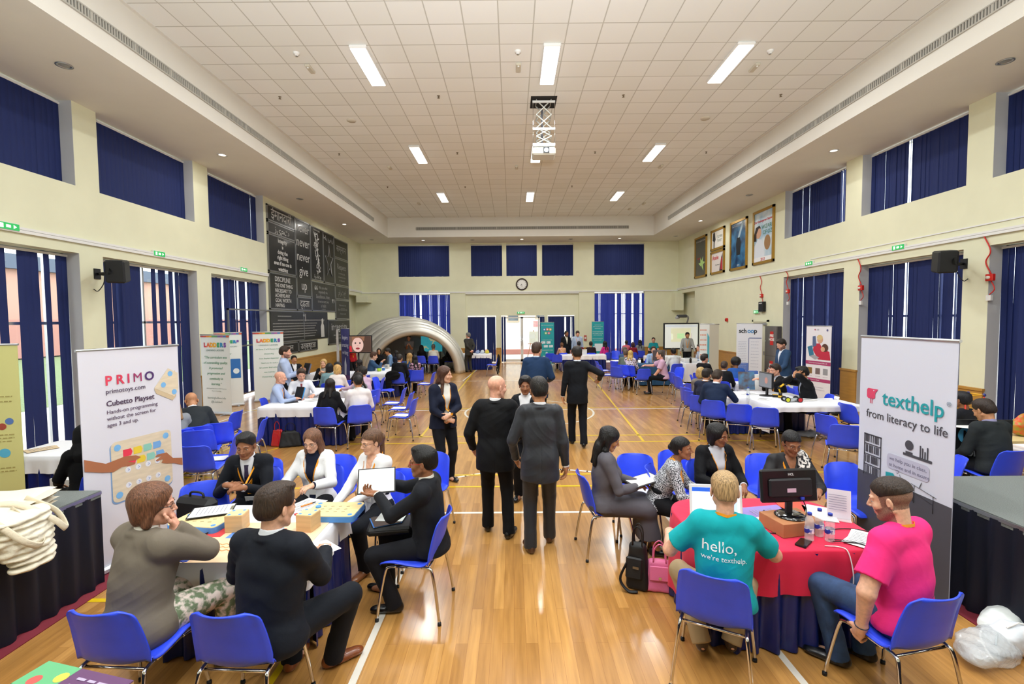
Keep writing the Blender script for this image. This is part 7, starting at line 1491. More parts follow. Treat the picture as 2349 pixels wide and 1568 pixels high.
# ------------------------------------------------------------------ small things
def onto(name, px, py, z, rot, label, cat, group=None):
    x, y = F(px, py, z); return empty(name, (x, y, z), -R(rot), label, cat, group)
TZ = .738
M_PLY = mat('board_ply', '#e6cf96', .5, noise=.06, nscale=5, stretch=(1, 6, 1)); M_PB = mat('board_blue', '#4f8fd8', .5); M_PLYS = mat('ply_side', '#caa878', .6, noise=.1, nscale=4, stretch=(1, 1, 9))
def toy_board(px, py, rot, label, z=TZ+.001):
    e = onto('toy_board', px, py, z, rot, label, 'toy board', 'blue-edged wooden toy boards'); MB().prism(rr(-.21, .21, -.15, .15, .035), 0, .045).build('body', M_PB, e); MB().prism(rr(-.207, .207, -.147, .147, .033), .045, .050).build('top_face', M_PLY, e)
    mb = MB(); 
    for i in range(4):
        for j in range(3): mb.box((-.10+i*.065, -.06+j*.055, .0505), (.026, .010, .001), Matrix.Rotation(.3, 4, 'Z'))
    mb.build('slots', cm('#8a7a5a'), e)
    for x, y in ((-.17, .11), (.17, .11), (.17, -.11), (-.17, -.11)): MB().cyl((x, y, .050), (x, y, .052), .018, 16).build('dot', M_PB, e)
    MB().cyl((-.15, .03, .05), (-.15, .03, .062), .022, 18).build('button', M_PB, e); return e
toy_board(470, 1202, 8, 'blue-edged wooden toy board beside the woman in the taupe blazer'); toy_board(768, 1180, 2, 'blue-edged wooden toy board at the far right corner of the white table')
def toy_cube(px, py, rot, label):
    e = onto('toy_cube', px, py, TZ+.001, rot, label, 'toy cube', 'wooden toy cubes'); MB().box((0, 0, .065), (.13, .13, .13), bev=.004).build('body', M_PLYS, e); MB().box((0, 0, .131), (.126, .126, .003)).build('top_face', M_PLY, e)
    for x, y in ((-.04, .04), (.04, .04), (-.04, -.04), (.04, -.04)): MB().cyl((x, y, .132), (x, y, .134), .012, 14).build('dot', M_PB, e)
    return e
toy_cube(545, 1213, -6, 'wooden toy cube with blue dots right of the left toy board'); toy_cube(708, 1212, 10, 'wooden toy cube partly behind the man in the navy suit')
e = onto('play_mat', 560, 1240, TZ, 0, 'printed play mat with blue waves and peach squares on the white table', 'play mat'); MB().box((0, 0, .001), (1.02, .62, .002)).build('sheet', cm('#eccaa4'), e)
rm = random.Random(4)
for k, (x, y, w2, h2, c) in enumerate(((-.30, -.10, .17, .16, '#3f78c8'), (-.30, -.25, .17, .10, '#3a55a8'), (-.08, -.1, .17, .16, '#f0c8a0'), (.14, .12, .17, .16, '#e8705a'), (.36, .12, .17, .16, '#f2c0a0'), (-.08, .12, .17, .16, '#5a88d0'), (.14, -.1, .17, .16, '#f4d4b0'), (.36, -.1, .17, .16, '#4f86cc'), (-.30, .14, .17, .16, '#c83a3a'))):
    sq = MB().box((x, y, .0025), (w2, h2, .001)).build('printed_square', cm(c), e)
    if k in (0, 1, 2, 7):
        mb = MB()
        for j in range(3): mb.tube([(x-.08+.16*i/16, y-.05+j*.045+.008*math.sin(i*1.2), .0035) for i in range(17)], .006, 5, flat=.15)
        mb.build('printed_wave', cm('#4a52a8' if k != 2 else '#e0a070'), sq)
def paper(px, py, z, rot, label, n=1, cat='paper', board=None, size=(.21, .297), lines=True, group=None, col='#f2f2f0'):
    e = onto('paper_sheets' if not board else 'clipboard', px, py, z, rot, label, cat, group); zz = 0
    if board: MB().box((0, 0, .003), (size[0]+.02, size[1]+.02, .004)).build('board', cm(board), e); MB().box((0, size[1]/2-.005, .009), (.09, .022, .006)).build('clip', M_CHROME, e); zz = .005
    mb = MB()
    for i in range(n): mb.box((rm.uniform(-.012, .012)*(n > 1), rm.uniform(-.012, .012)*(n > 1), zz+.001+i*.0015), (*size, .001), Matrix.Rotation(rm.uniform(-.16, .16)*(n > 1), 4, 'Z'))
    p = mb.build('sheets', cm(col), e)
    if lines:
        mb = MB()
        for j in range(8): mb.box((-.01, -.10+j*.028, zz+.0018+n*.0015), (.15, .006, .0006))
        mb.build('printed_lines', cm('#9a9aa2'), p)
    return e
paper(487, 1172, TZ+.062, 70, 'black clipboard with printed sheet lying across the left toy board', board='#1c1c20', cat='clipboard')
paper(700, 1160, TZ+.002, 20, 'loose printed papers in front of the white blazer woman', 4); paper(720, 1265, TZ+.002, 40, 'white paper at the right edge of the toy board table', lines=False)
def pen(px, py, z, rot, label, c='#e8862e'):
    e = onto('marker_pen', px, py, z, rot, label, 'pen', 'marker pens'); MB().cyl((0, -.06, .007), (0, .04, .007), .006, 10).build('barrel', cm(c), e); MB().cyl((0, .04, .007), (0, .075, .007), .006, 10, .003).build('cap', cm('#17181a'), e)
pen(458, 1232, TZ+.004, 20, 'orange marker pen below the left toy board'); pen(706, 1158, TZ+.010, 40, 'orange marker pen on the loose papers')
for px, py, c, k in ((682, 1180, '#c22a34', 0), (706, 1178, '#c22a34', 1), (694, 1186, '#3a62b8', 2)):
    e = onto('toy_block', px, py, TZ+.003, 20, '%s toy block between the papers and the right toy board, %s' % (('red', 'red', 'blue')[k], ('left', 'right', 'front')[k]), 'toy block', 'toy blocks'); MB().prism([(-.02, -.014), (.014, -.014), (.022, 0), (.014, .014), (-.02, .014)], 0, .009).build('body', cm(c), e)
# clipboard held by the man with red glasses
e = empty('clipboard', (-1.16, 3.93, .99), R(12), 'black clipboard with blank paper held up by the man with red glasses', 'clipboard'); Mt = Matrix.Rotation(R(52), 4, 'X'); MB().box((0, 0, 0), (.31, .22, .004), Mt).build('board', cm('#1c1c20'), e); MB().box((0, -.004, .004), (.29, .20, .002), Mt).build('sheets', M_PAPER, e); MB().box((0, -.075, -.092), (.10, .02, .006), Mt).build('clip', M_CHROME, e)
e = empty('shoulder_bag', (-1.03, 3.86, .60), R(8), 'black laptop bag on the lap of the man with red glasses', 'bag'); MB().box((0, 0, .035), (.36, .27, .07), bev=.02).build('body', mat('nylon_black', '#101114', .55, bump=.2, bscale=300), e); MB().box((0, -.137, .04), (.30, .006, .008)).build('zip', cm('#3a3a3e'), e)
e = empty('brochures', (-1.05, 3.88, .675), R(20), 'stack of brochures on the black laptop bag', 'brochures')
for k, (x, y, a, c) in enumerate(((-.03, -.02, .1, '#3a78c8'), (-.03, -.02, .1, '#4a3a34'), (.03, .03, -.4, '#dfe4e2'))): MB().box((x, y, .003+k*.004), (.23-.02*(k == 1), .20, .003), Matrix.Rotation(a, 4, 'Z')).build('brochure', cm(c), e)
text('innovo', .045, cm('#1a1a1c'), e, Matrix.Translation((.03, .04, .0135)) @ Matrix.Rotation(-.4, 4, 'Z'))
def bag(name, px, py, rot, label, dims, m, handle=True, soft=.04, strap=None, z=0):
    e = onto(name, px, py, z, rot, label, 'bag', 'bags on the floor'); w2, d2, h2 = dims; V = Vol((-w2/2-.06, -d2/2-.06, -.02), (w2/2+.06, d2/2+.06, h2+.06), .011)
    def f(g, X, Y, Z):
        tp = 1-.28*np.clip(Z/h2, 0, 1); qx = np.abs(X)-w2/2*tp+soft; qy = np.abs(Y)-d2/2*tp**2+soft; qz = np.abs(Z-h2/2)-h2/2+soft
        o = np.sqrt(np.clip(qx, 0, None)**2+np.clip(qy, 0, None)**2+np.clip(qz, 0, None)**2)+np.minimum(np.maximum(np.maximum(qx, qy), qz), 0)-soft
        return np.maximum(o, .003-Z)
    V.fn(f); V.fn(folds(.004, 1.6, seed=int(px))); a, b = V.surf(); link('body', npmesh('bag', a, b, m), e)
    if handle: 
        for sy in (-1, 1): MB().tube(bez([(-w2*.2, sy*d2*.2, h2*.95), (-w2*.17, sy*d2*.22, h2+.10), (0, sy*d2*.22, h2+.15), (w2*.17, sy*d2*.22, h2+.10), (w2*.2, sy*d2*.2, h2*.95)], 5), .009, 7, flat=.6).build('handle', m, e)
    if strap: MB().tube(bez([(-w2*.4, -d2*.5, h2*.6), (-w2*.65, -d2*.7, .1), (-w2*.3, -d2*.8, .02), (w2*.1, -d2*.7, .02)], 5), .014, 6, flat=.3).build('strap', m, e)
    return e
NY = mat('nylon_black', '#101114', .55)
e = bag('laptop_bag', 1463, 1345, 25, 'black laptop bag standing on the floor by the pink handbag', (.20, .16, .40), NY, strap=1); MB().box((-.02, -.075, .20), (.14, .03, .18), Matrix.Rotation(R(-10), 4, 'X'), bev=.012).build('pocket', NY, e); MB().box((.0, -.105, .22), (.05, .006, .02), Matrix.Rotation(R(-12), 4, 'X')).build('emblem', M_CHROME, e)
PKL = mat('leather_pink', '#d9709c', .45, bump=.15, bscale=200); e = bag('handbag', 1512, 1350, 12, 'pink leather handbag on the floor under the red table edge', (.26, .15, .26), PKL, soft=.03); MB().box((0, -.068, .17), (.17, .012, .12), Matrix.Rotation(R(-8), 4, 'X'), bev=.005).build('flap', PKL, e); MB().box((0, -.080, .135), (.022, .008, .022)).build('clasp', M_CHROME, e)
e = bag('handbag', 640, 1022, 10, 'glossy red handbag on the floor by the navy table skirt', (.26, .17, .32), mat('patent_red', '#b8161e', .15, coat=1), soft=.03)
e = bag('holdall', 668, 1022, -20, 'black cloth holdall beside the glossy red handbag', (.42, .26, .30), NY)
e = onto('black_bag', 452, 1165, TZ, 15, 'black laptop bag lying behind the left toy board', 'bag'); e.location = (-2.88, 4.20, .45); e['label'] = 'black laptop bag on the seat behind the left toy board'; MB().box((0, 0, .15), (.40, .14, .30), bev=.04).build('body', NY, e); MB().tube(bez([(-.08, 0, .29), (-.06, 0, .34), (.06, 0, .34), (.08, 0, .29)], 4), .010, 6).build('handle', NY, e)
chair(-2.90, 4.24, 160, 'blue chair carrying the black laptop bag behind the toy boards')
e.location.z = .46
# things on the red table
e = onto('cardboard_box', 1812, 1212, TZ, -12, 'brown cardboard box under the black monitor', 'box'); MB().box((0, 0, .05), (.34, .25, .10), bev=.002).build('carton', mat('cardboard', '#a9714a', .8, noise=.06, nscale=8), e); bx_, by_ = e.location.x, e.location.y
e = empty('monitor', (bx_, by_, TZ+.101), R(4), 'black computer monitor seen from behind on the cardboard box', 'monitor'); mb = MB(); mb.lathe([(.0, .022), (.09, .018), (.11, .006), (.11, 0), (0, 0)], n=32); mb.build('base', mat('gloss_black', '#08080a', .1, coat=1), e)
MB().box((0, .02, .07), (.05, .03, .12), bev=.005).build('neck', M_BLACK, e); Mt = Matrix.Rotation(R(-6), 4, 'X'); MB().box((0, .03, .225), (.45, .035, .25), Mt, bev=.012).build('casing', mat('monitor_black', '#0e0d10', .35), e); MB().box((0, .005, .215), (.34, .03, .14), Mt, bev=.012).build('rear_cover', mat('monitor_black2', '#121116', .5), e)
text('HCL', .024, cm('#b8b8bc'), e, Matrix.Translation((0, .002, .318)) @ Matrix.Rotation(R(84), 4, 'X'), bold=.0008); MB().box((.0, -.012, .20), (.07, .003, .03), Mt).build('sticker', cm('#c8a8c0'), e); MB().box((.09, -.004, .135), (.025, .02, .02), Mt).build('blue_plug', cm('#2a3ab8'), e)
MB().tube(bez([(.09, -.01, .13), (.10, -.04, .06), (.07, -.08, .0), (.12, -.12, -.05)], 6), .004, 6).build('cable', M_BLACK, e)
M_PET = mat('bottle_plastic', '#e6f2f6', .05, alpha=.32, spec=.8); M_WAT = mat('water', '#eef6f8', .02, trans=1, ior=1.2)
def bottle(px, py, z, label, s=1.0):
    e = onto('water_bottle', px, py, z, 0, label, 'bottle', 'plastic water bottles'); pr = [(0, 0), (.028, 0), (.031, .006)]+[(.031-.0016*(k % 2), .012+k*.010) for k in range(4)]+[(.031, .055), (.031, .095)]+[(.031-.0016*(k % 2), .10+k*.010) for k in range(4)]+[(.030, .145), (.024, .165), (.0135, .182), (.0125, .188)]
    MB().lathe([(r_*s, z_*s) for r_, z_ in pr], n=24).build('body', M_PET, e); MB().lathe([(r_*s, z_*s) for r_, z_ in [(.0315, .058), (.0318, .059), (.0318, .092), (.0315, .093)]], n=24).build('label_band', mat('bottle_label', '#e8eef6', .4, col2='#2438a0', nscale=26, thresh=(.45, .52)), e); MB().lathe([(r_*s, z_*s) for r_, z_ in [(.0, .204), (.014, .204), (.015, .202), (.015, .186), (.0125, .185)]], n=20).build('cap', cm('#2a45b0', .4), e); return e
bottle(1856, 1238, TZ, 'left one of three water bottles on the red table'); bottle(1879, 1228, TZ, 'middle one of three water bottles on the red table'); bottle(1903, 1240, TZ, 'right one of three water bottles on the red table')
e = onto('smartphone', 1843, 1246, TZ, 48, 'black smartphone lying in front of the water bottles', 'phone'); MB().prism(rr(-.036, .036, -.072, .072, .01), 0, .009).build('body', M_BLACK, e); MB().prism(rr(-.033, .033, -.062, .062, .004), .009, .0096).build('screen', mat('phone_glass', '#0a0b10', .05, coat=1), e)
paper(1985, 1238, TZ+.002, 50, 'white papers near the elbow of the pink T-shirt man', 3); paper(1760, 1178, TZ+.002, 80, 'lilac leaflet in front of the monitor box', 1, col='#8a78b8', size=(.30, .42)); paper(1880, 1176, TZ+.002, 30, 'white sheet left of the upright leaflet', 2, lines=False)
paper(1640, 1150, TZ+.002, 60, 'white sheets at the far left corner of the red table', 2, lines=False); paper(1818, 1162, TZ+.002, 10, 'orange-red paper under the monitor, far side', 1, col='#d8503a', lines=False)
e = onto('sign_holder', 1924, 1188, TZ, 30, 'clear stand with upright printed leaflet on the red table', 'leaflet stand'); Mt = Matrix.Rotation(R(-14), 4, 'X'); MB().box((0, .02, .11), (.16, .004, .22), Mt).build('leaflet', cm('#d8d4e0', .3), e); MB().box((0, -.02, .004), (.16, .10, .004)).build('foot', M_PET, e)
mb = MB(); [mb.box((-.01, .012+(.0045)*(j-4)*1.0, .07+j*.018), (.12, .0012, .004), Mt) for j in range(7)]; mb.build('printed_lines', cm('#7a7690'), e)
# laptop in front of the turquoise T-shirt man
def laptop(px, py, z, rot, label, w2=.33, white=True, scr='#dfe8f4', em=.7, tilt=18, bar=None):
    e = onto('laptop', px, py, z, rot, label, 'laptop', 'laptops'); c = cm('#e4e6e8', .3) if white else cm('#1c1d20', .35); MB().box((0, 0, .009), (w2, w2*.68, .018), bev=.004).build('base', c, e); MB().box((0, .02, .0185), (w2*.86, w2*.30, .001)).build('keyboard', cm('#c8cacc' if white else '#0e0f11'), e); MB().box((0, -w2*.2, .0185), (.09, .05, .001)).build('trackpad', cm('#d0d2d4' if white else '#2a2b2e'), e)
    M_ = Matrix.Translation((0, w2*.34, .018)) @ Matrix.Rotation(R(-tilt), 4, 'X'); l_ = link('lid', MB().box((0, 0, w2*.33), (w2, .012, w2*.66), bev=.004).mesh('lid', c), e); l_.matrix_local = M_
    sc_ = MB().box((0, -.0066, w2*.33), (w2*.90, .001, w2*.54)).build('screen', mat('lap_'+scr.strip('#'), scr, .2, emit=(scr, em)), l_)
    if bar: MB().box((0, -.0076, w2*.56), (w2*.90, .001, w2*.08)).build('title_bar', mat('lap_bar', bar, .3, emit=(bar, .6)), l_); MB().box((w2*.2, -.0076, w2*.26), (w2*.4, .001, w2*.38)).build('window_pane', mat('lap_pane', '#b8cff0', .3, emit=('#b8cff0', .6)), l_)
    return e
laptop(1655, 1212, TZ, 8, 'white laptop in front of the turquoise T-shirt man', w2=.40, bar='#2a5ac8', tilt=10); laptop(1852+0, 890, TZ, -100, 'dark laptop open on the robot table', w2=.34, white=False, scr='#8a9098', em=.3) if False else None
def cable(pts, label, r=.004, c='#15161a', n=8):
    o = MB().tube(bez(pts, n), r, 7).build('cable', cm(c, .4)); return tag(o, label, 'cable')
q = lambda px, py, z=TZ+.005: (*F(px, py, z), z)
cable([q(1760, 1222), q(1840, 1222), q(1930, 1212), q(1990, 1218), q(2022, 1232), q(1990, 1246), q(1930, 1238), q(1900, 1236)], 'black cable looping on the red table near the papers')
cable([q(1905, 1240, TZ+.012), q(1970, 1246, TZ+.012), q(2010, 1262, TZ+.012)], 'second black cable under the papers on the red table')
x1, y1 = F(1945, 1262, TZ); cable([(x1-.12, y1+.06, TZ+.004), (x1-.03, y1+.04, TZ+.005), (x1, 3.16, TZ-.01), (x1+.01, 3.12, .60), (x1+.01, 3.115, .45), (x1+.02, 3.10, .30)], 'white cable hanging down the front of the red tablecloth', c='#e0dede')
cable([q(1760, 1210, TZ+.004), q(1720, 1216, TZ+.004), q(1735, 1206, TZ+.004), q(1715, 1200, TZ+.004)], 'thin red wire beside the white adapter', r=.002, c='#b81c2c')
e = onto('power_adapter', 1737, 1196, TZ, 60, 'white power adapter beside the laptop', 'adapter'); MB().box((0, 0, .014), (.05, .09, .028), bev=.01).build('body', M_WHITE, e); MB().tube([(0, .045, .014), (0, .06, .012), (.01, .08, .004)], .003, 6).build('plug_lead', M_WHITE, e)
e = onto('mouse', 1757, 1183, TZ, 0, 'black computer mouse left of the cardboard box', 'mouse'); MB().ball((0, 0, .012), .03, sc=(1, 1.7, .8)).build('shell', M_BLACK, e); MB().cyl((0, .02, .034), (0, .035, .032), .004, 8).build('wheel', cm('#55565a'), e)
e = onto('tissue_bundle', 1616, 1160, TZ, 0, 'crumpled white cloth next to the laptop', 'cloth'); V = Vol((-.08, -.08, 0), (.08, .08, .2), .008); V.add(Ell((0, 0, .07), (.05, .045, .08)), .02).add(Ell((.01, 0, .13), (.045, .04, .03)), .02); V.fn(folds(.006, 2.5, seed=3)); a, b = V.surf(); link('body', npmesh('cloth', a, b, M_LIN), e)
# power strip under the red table
e = empty('power_strip', (*F(1972, 1478, .0), 0), R(20), 'white power strip on the floor behind the jeans knee', 'power strip'); MB().box((0, 0, .02), (.34, .06, .04), bev=.008).build('body', M_WHITE, e); mb = MB(); [mb.cyl((-.12+k*.08, 0, .04), (-.12+k*.08, 0, .0405), .02, 12) for k in range(4)]; mb.build('sockets', cm('#b8b8b8'), e)
# cotton bags on the left stage
M_COT = mat('cotton_cream', '#e4dcc8', .85, bump=.35, bscale=60); M_COT2 = mat('cotton_cream2', '#dcd0b8', .85, bump=.35, bscale=60)
STZ = .85
def foldbag(x, y, z, rot, w2, d2, th, label, k):
    e = empty('cotton_bag', (x, y, z), rot, label, 'cotton bag', 'folded cotton bags on the left stage'); r_ = random.Random(k)
    V = MB(); a1, a2 = r_.uniform(0, 6), r_.uniform(0, 6)
    def top(u, v): X = (u-.5)*w2; Y = (v-.5)*d2; ed = min(u, 1-u, v, 1-v); return (X+.008*math.sin(v*9+a1), Y+.008*math.sin(u*11+a2), th*min(1, (ed*14)**.5 if ed > 0 else 0)+.004*math.sin(u*8+a1)*math.sin(v*7+a2)*(ed > 0))
    V.grid(top, 16, 16); V.build('cloth', M_COT if k % 2 else M_COT2, e); return e
rb = random.Random(11); z = STZ
for k in range(18):
    foldbag(-3.98+rb.uniform(-.02, .02)+.002*k, 3.44+rb.uniform(-.02, .02), z, rb.uniform(-.09, .09)+.25, .62+rb.uniform(-.03, .03), .50+rb.uniform(-.03, .03), .015, 'folded cream cotton bag in the tall pile, layer %s from the top' % ['one', 'two', 'three', 'four', 'five', 'six', 'seven', 'eight', 'nine', 'ten', 'eleven', 'twelve', 'thirteen', 'fourteen', 'fifteen', 'sixteen', 'seventeen', 'eighteen', 'nineteen', 'twenty', 'twenty-one', 'twenty-two'][17-k], k); z += .0095
top_z = z
# a bag draped over the edge with looping handles
e = empty('cotton_bag', (-3.76, 3.26, .87), R(10), 'bundle of cream cotton bags slumped over the stage edge with looped handles', 'cotton bag')
V = Vol((-.30, -.34, -.30), (.46, .34, .24), .009); V.add(Ell((.02, 0, .08), (.24, .24, .09)), .03)
for k in range(9): V.add(Ell((.20+.012*k, .01*math.sin(k*2), .10-.042*k), (.15-.006*k, .23-.008*k, .030)), .006)
V.add(Ell((.25, 0, -.06), (.10, .19, .16)), .03); V.fn(folds(.007, 1.8, seed=9)); a, b = V.surf(); link('cloth', npmesh('bundle', a, b, M_COT), e)
for k, pts in enumerate(([(.05, -.16, .17), (.22, -.20, .14), (.36, -.16, -.02), (.38, -.05, -.10), (.34, .02, -.04), (.18, .0, .17)], [(.02, .05, .18), (.20, .04, .17), (.36, .10, .03), (.39, .18, -.08), (.30, .22, .05), (.12, .2, .17)])): MB().tube(bez(pts, 6), .022, 7, flat=.22).build('handle', M_COT2, e)
e = empty('cotton_bag', (-3.98, 2.86, .75), 0, 'cream cotton bag whose flat handle hangs below the pile', 'cotton bag'); MB().tube(bez([(-.10, .02, .12), (.28, -.02, .08), (.345, -.05, -.04), (.35, -.03, -.12), (.35, .06, -.13), (.345, .09, -.04), (.28, .08, .10)], 5), .020, 7, flat=.2).build('handle', M_COT, e); MB().box((.05, .03, .12), (.35, .25, .04), bev=.015).build('cloth', M_COT2, e)
# printed carton in the bottom-left corner
cx_, cy_ = F(185, 1560, 1.12)
e = empty('toy_carton', (cx_-.06, cy_-.12, .85), R(-14), 'purple and green printed carton in the bottom left corner', 'box'); MB().box((0, 0, .13), (.40, .36, .26)).build('carton', cm('#b08a5a', .7), e)
p = MB().box((.08, 0, .262), (.24, .36, .004)).build('purple_print', cm('#5c3a60', .5), e); bars(p, [(.0, .18, .14-i*.03) for i in range(9)], cm('#a89ab4'), z=.2655, h=.010)
for x, y, w2, h2, c in ((-.12, .12, .16, .12, '#5aa070'), (-.05, .0, .10, .16, '#e8a870'), (-.10, -.10, .18, .10, '#5a86d8'), (-.16, .02, .08, .10, '#2f6a62')): MB().box((x, y, .263), (w2, h2, .003)).build('printed_patch', cm(c), e)
for x, y, c in ((-.14, .10, '#c8504a'), (-.06, .13, '#e0c04a')): MB().cyl((x, y, .263), (x, y, .2655), .022, 16).build('printed_dot', cm(c), e)
# plastic bags at the bottom right
def sack(px, py, dims, m, label, seed, rot=0, nm='plastic_bag', z=0):
    e = onto(nm, px, py, z, rot, label, 'bag', 'bags in the bottom right corner'); a_, b_, c_ = dims; V = Vol((-a_-.08, -b_-.08, -.01), (a_+.08, b_+.08, c_*1.3+.05), .010)
    r_ = random.Random(seed)
    for k in range(7): V.add(Ell((r_.uniform(-.5, .5)*a_, r_.uniform(-.4, .4)*b_, c_*r_.uniform(.3, .55)), (a_*r_.uniform(.4, .6), b_*r_.uniform(.5, .7), c_*r_.uniform(.4, .6))), .04)
    V.fn(folds(.009, 2.2, seed=seed)); V.fn(lambda g, X, Y, Z: np.maximum(g, .003-Z)); a, b = V.surf(); link('body', npmesh('sack', a, b, m), e); return e
e = sack(2310, 1452, (.34, .14, .20), mat('polybag_white', '#e2e8e6', .35, bump=.3, bscale=20), 'white plastic carrier bag lying by the right stage', 2, rot=-20); MB().tube(bez([(-.3, 0, .12), (-.40, -.03, .10), (-.46, -.10, .04), (-.48, -.16, .01)], 5), .008, 6).build('string', M_PAPER, e)
e = sack(2275, 1508, (.30, .15, .16), mat('polybag_clear', '#e6ecf0', .12, bump=1, bscale=35, alpha=.55, coat=.5), 'clear crinkled plastic bag in front of the white carrier bag', 5, rot=-25); MB().tube([(-.1, -.05, .15), (.0, -.02, .17), (.12, .02, .15)], .006, 6).build('fold_seam', M_PET, e)
e = sack(2340, 1500, (.22, .16, .20), mat('polybag_white2', '#dfe4ea', .4, bump=.3, bscale=20), 'second white bag half cut by the right picture edge', 8); MB().tube([(-.1, 0, .19), (0, .02, .21), (.1, 0, .19)], .006, 6).build('fold_seam', M_PAPER, e)
# behind the left stage
e = onto('paper_carrier_bag', 158, 1100, .35, 10, 'small white paper carrier bag with rope handle behind the left stage', 'bag'); x, y = F(150, 1080, .62); e.location = (x, y, 0); MB().box((0, 0, .27), (.30, .12, .54)).build('body', cm('#dedede'), e); MB().tube(bez([(-.06, -.06, .53), (-.06, -.07, .62), (0, -.07, .68), (.06, -.07, .62), (.06, -.06, .53)], 5), .006, 6).build('handle', M_PAPER, e)
paper(95, 1030, TZ+.003, 30, 'colourful leaflets on the white table behind the left stage', 3, col='#d8c09a'); 
e = bag('rucksack', 90, 1100, 0, 'black rucksack on the floor behind the left stage', (.36, .2, .42), NY); e.location = (*F(95, 1080, .4), 0)
# mid-left table things
def tablet(px, py, z, rot, label, scr, w2=.20, h2=.27, em=.6, tilt=20):
    e = onto('tablet', px, py, z, rot, label, 'tablet', 'tablets'); M_ = Matrix.Rotation(R(-tilt), 4, 'X'); MB().box((0, 0, h2/2+.005), (w2, .012, h2), M_, bev=.004).build('case', M_BLACK, e); c_ = M_ @ Vector((0, -.0075, h2/2+.005)); s_ = MB().box(tuple(c_), (w2-.02, .002, h2-.03), M_).build('screen', mat('tab_'+scr.strip('#'), scr, .2, emit=(scr, em)), e); MB().box((0, .06, .05), (.08, .01, .12), Matrix.Rotation(R(35), 4, 'X')).build('stand', M_BLACK, e); return e
tablet(687, 917, TZ, 20, 'upright tablet with blue screen on the mid-left table', '#3f8fd0'); e = tablet(703, 858, TZ, 30, 'tablet with grey screen beside the man in the dark suit', '#6a6a7c', w2=.26, h2=.34)
paper(668, 922, TZ+.004, 60, 'dark tablet lying flat by the bald man in pale blue', 1, col='#1a1c22', lines=False, size=(.18, .25)); paper(720, 917, TZ+.002, 20, 'white papers in front of the upright blue tablet', 2); paper(760, 903, TZ+.002, 50, 'white sheet near the reaching lilac arm', 2, lines=False); paper(722, 872, TZ+.002, 20, 'white papers before the blonde woman', 2, lines=False)
for px, py, c, lb, h2, w2 in ((870, 851, '#a8c838', 'lime green round pot on the small white table', .10, .07), (880, 849, '#3a78c0', 'blue round pot beside the lime green pot', .08, .05)):
    e = onto('pot', px, py, TZ, 0, lb, 'pot', 'small coloured pots'); MB().lathe([(.0, 0), (w2*.8, 0), (w2, h2*.5), (w2*.85, h2), (w2*.75, h2), (w2*.7, h2*.4)]).build('body', cm(c), e); MB().lathe([(w2*.86, h2*.95), (w2*.93, h2), (w2*.86, h2*1.04)]).build('rim', cm(c), e)
bottle(874, 843, TZ, 'water bottle behind the lime green pot'); e = onto('carton', 888, 845, TZ, 10, 'small grey carton next to the blue pot', 'box'); MB().box((0, 0, .07), (.12, .12, .14)).build('body', cm('#c8c4b8'), e); MB().box((0, -.061, .08), (.08, .002, .06)).build('label_patch', cm('#8a9098'), e)
o = MB().grid(lambda u, v: (-.24+.48*u, -.30+.03*math.sin(u*9)-.02*v, .86-.62*v+.02*math.sin(u*7)), 12, 12); e = empty('coat', (0, 0, 0), 0, 'black coat hanging over the chair of the balding man', 'coat')
x, y = F(909, 854, .8); e.location = (x-.1, y+.28, 0); V = Vol((-.34, -.36, .12), (.34, .05, .95), .012); V.add(Ell((0, -.29, .72), (.22, .035, .14)), .03).add(Ell((-.14, -.27, .48), (.09, .05, .32)), .04).add(Ell((-.16, -.2, .62), (.06, .1, .2)), .04); V.fn(folds(.008, 1.5, seed=4)); a, b = V.surf(); link('cloth', npmesh('coat', a, b, cloth('coat', '#0b0c0e')), e)
x, y = F(1145, 817, .8); e = empty('coat', (x+.04, y, 0), R(-88), 'black coat draped on the chair by the dome table', 'coat'); V = Vol((-.34, -.36, .05), (.34, .15, .95), .014); V.add(Ell((0, -.06, .62), (.24, .06, .26)), .03).add(Ell((0, -.10, .35), (.22, .07, .30)), .04); V.fn(folds(.010, 1.4, seed=6)); a, b = V.surf(); link('cloth', npmesh('coat', a, b, cloth('coat', '#0b0c0e')), e)
# dome side table things
for px, py, c, k in ((1095, 809, '#8a9ac0', 'crumpled bluish bag on the table beside the dome'), (1106, 808, '#c8d0d8', 'pale box on the table right of the standing grey-haired man'), (1117, 809, '#d8c84a', 'yellow toy figure at the right end of the dome table')):
    e = onto('tabletop_item', px, py, TZ, 0, k, 'table item'); e.location = ((px-1174.5)/1077*22.25, 22.25, TZ); V = Vol((-.14, -.12, 0), (.14, .12, .25), .012); V.add(Ell((0, 0, .07), (.10, .07, .08)), .02).add(Ell((.03, 0, .12), (.04, .04, .06)), .02); V.fn(folds(.008, 2, seed=int(px))); a, b = V.surf(); link('body', npmesh('it', a, b, cm(c)), e); e.name = {'8a9ac0': 'crumpled_bag', 'c8d0d8': 'box', 'd8c84a': 'toy_figure'}[c.strip('#')]
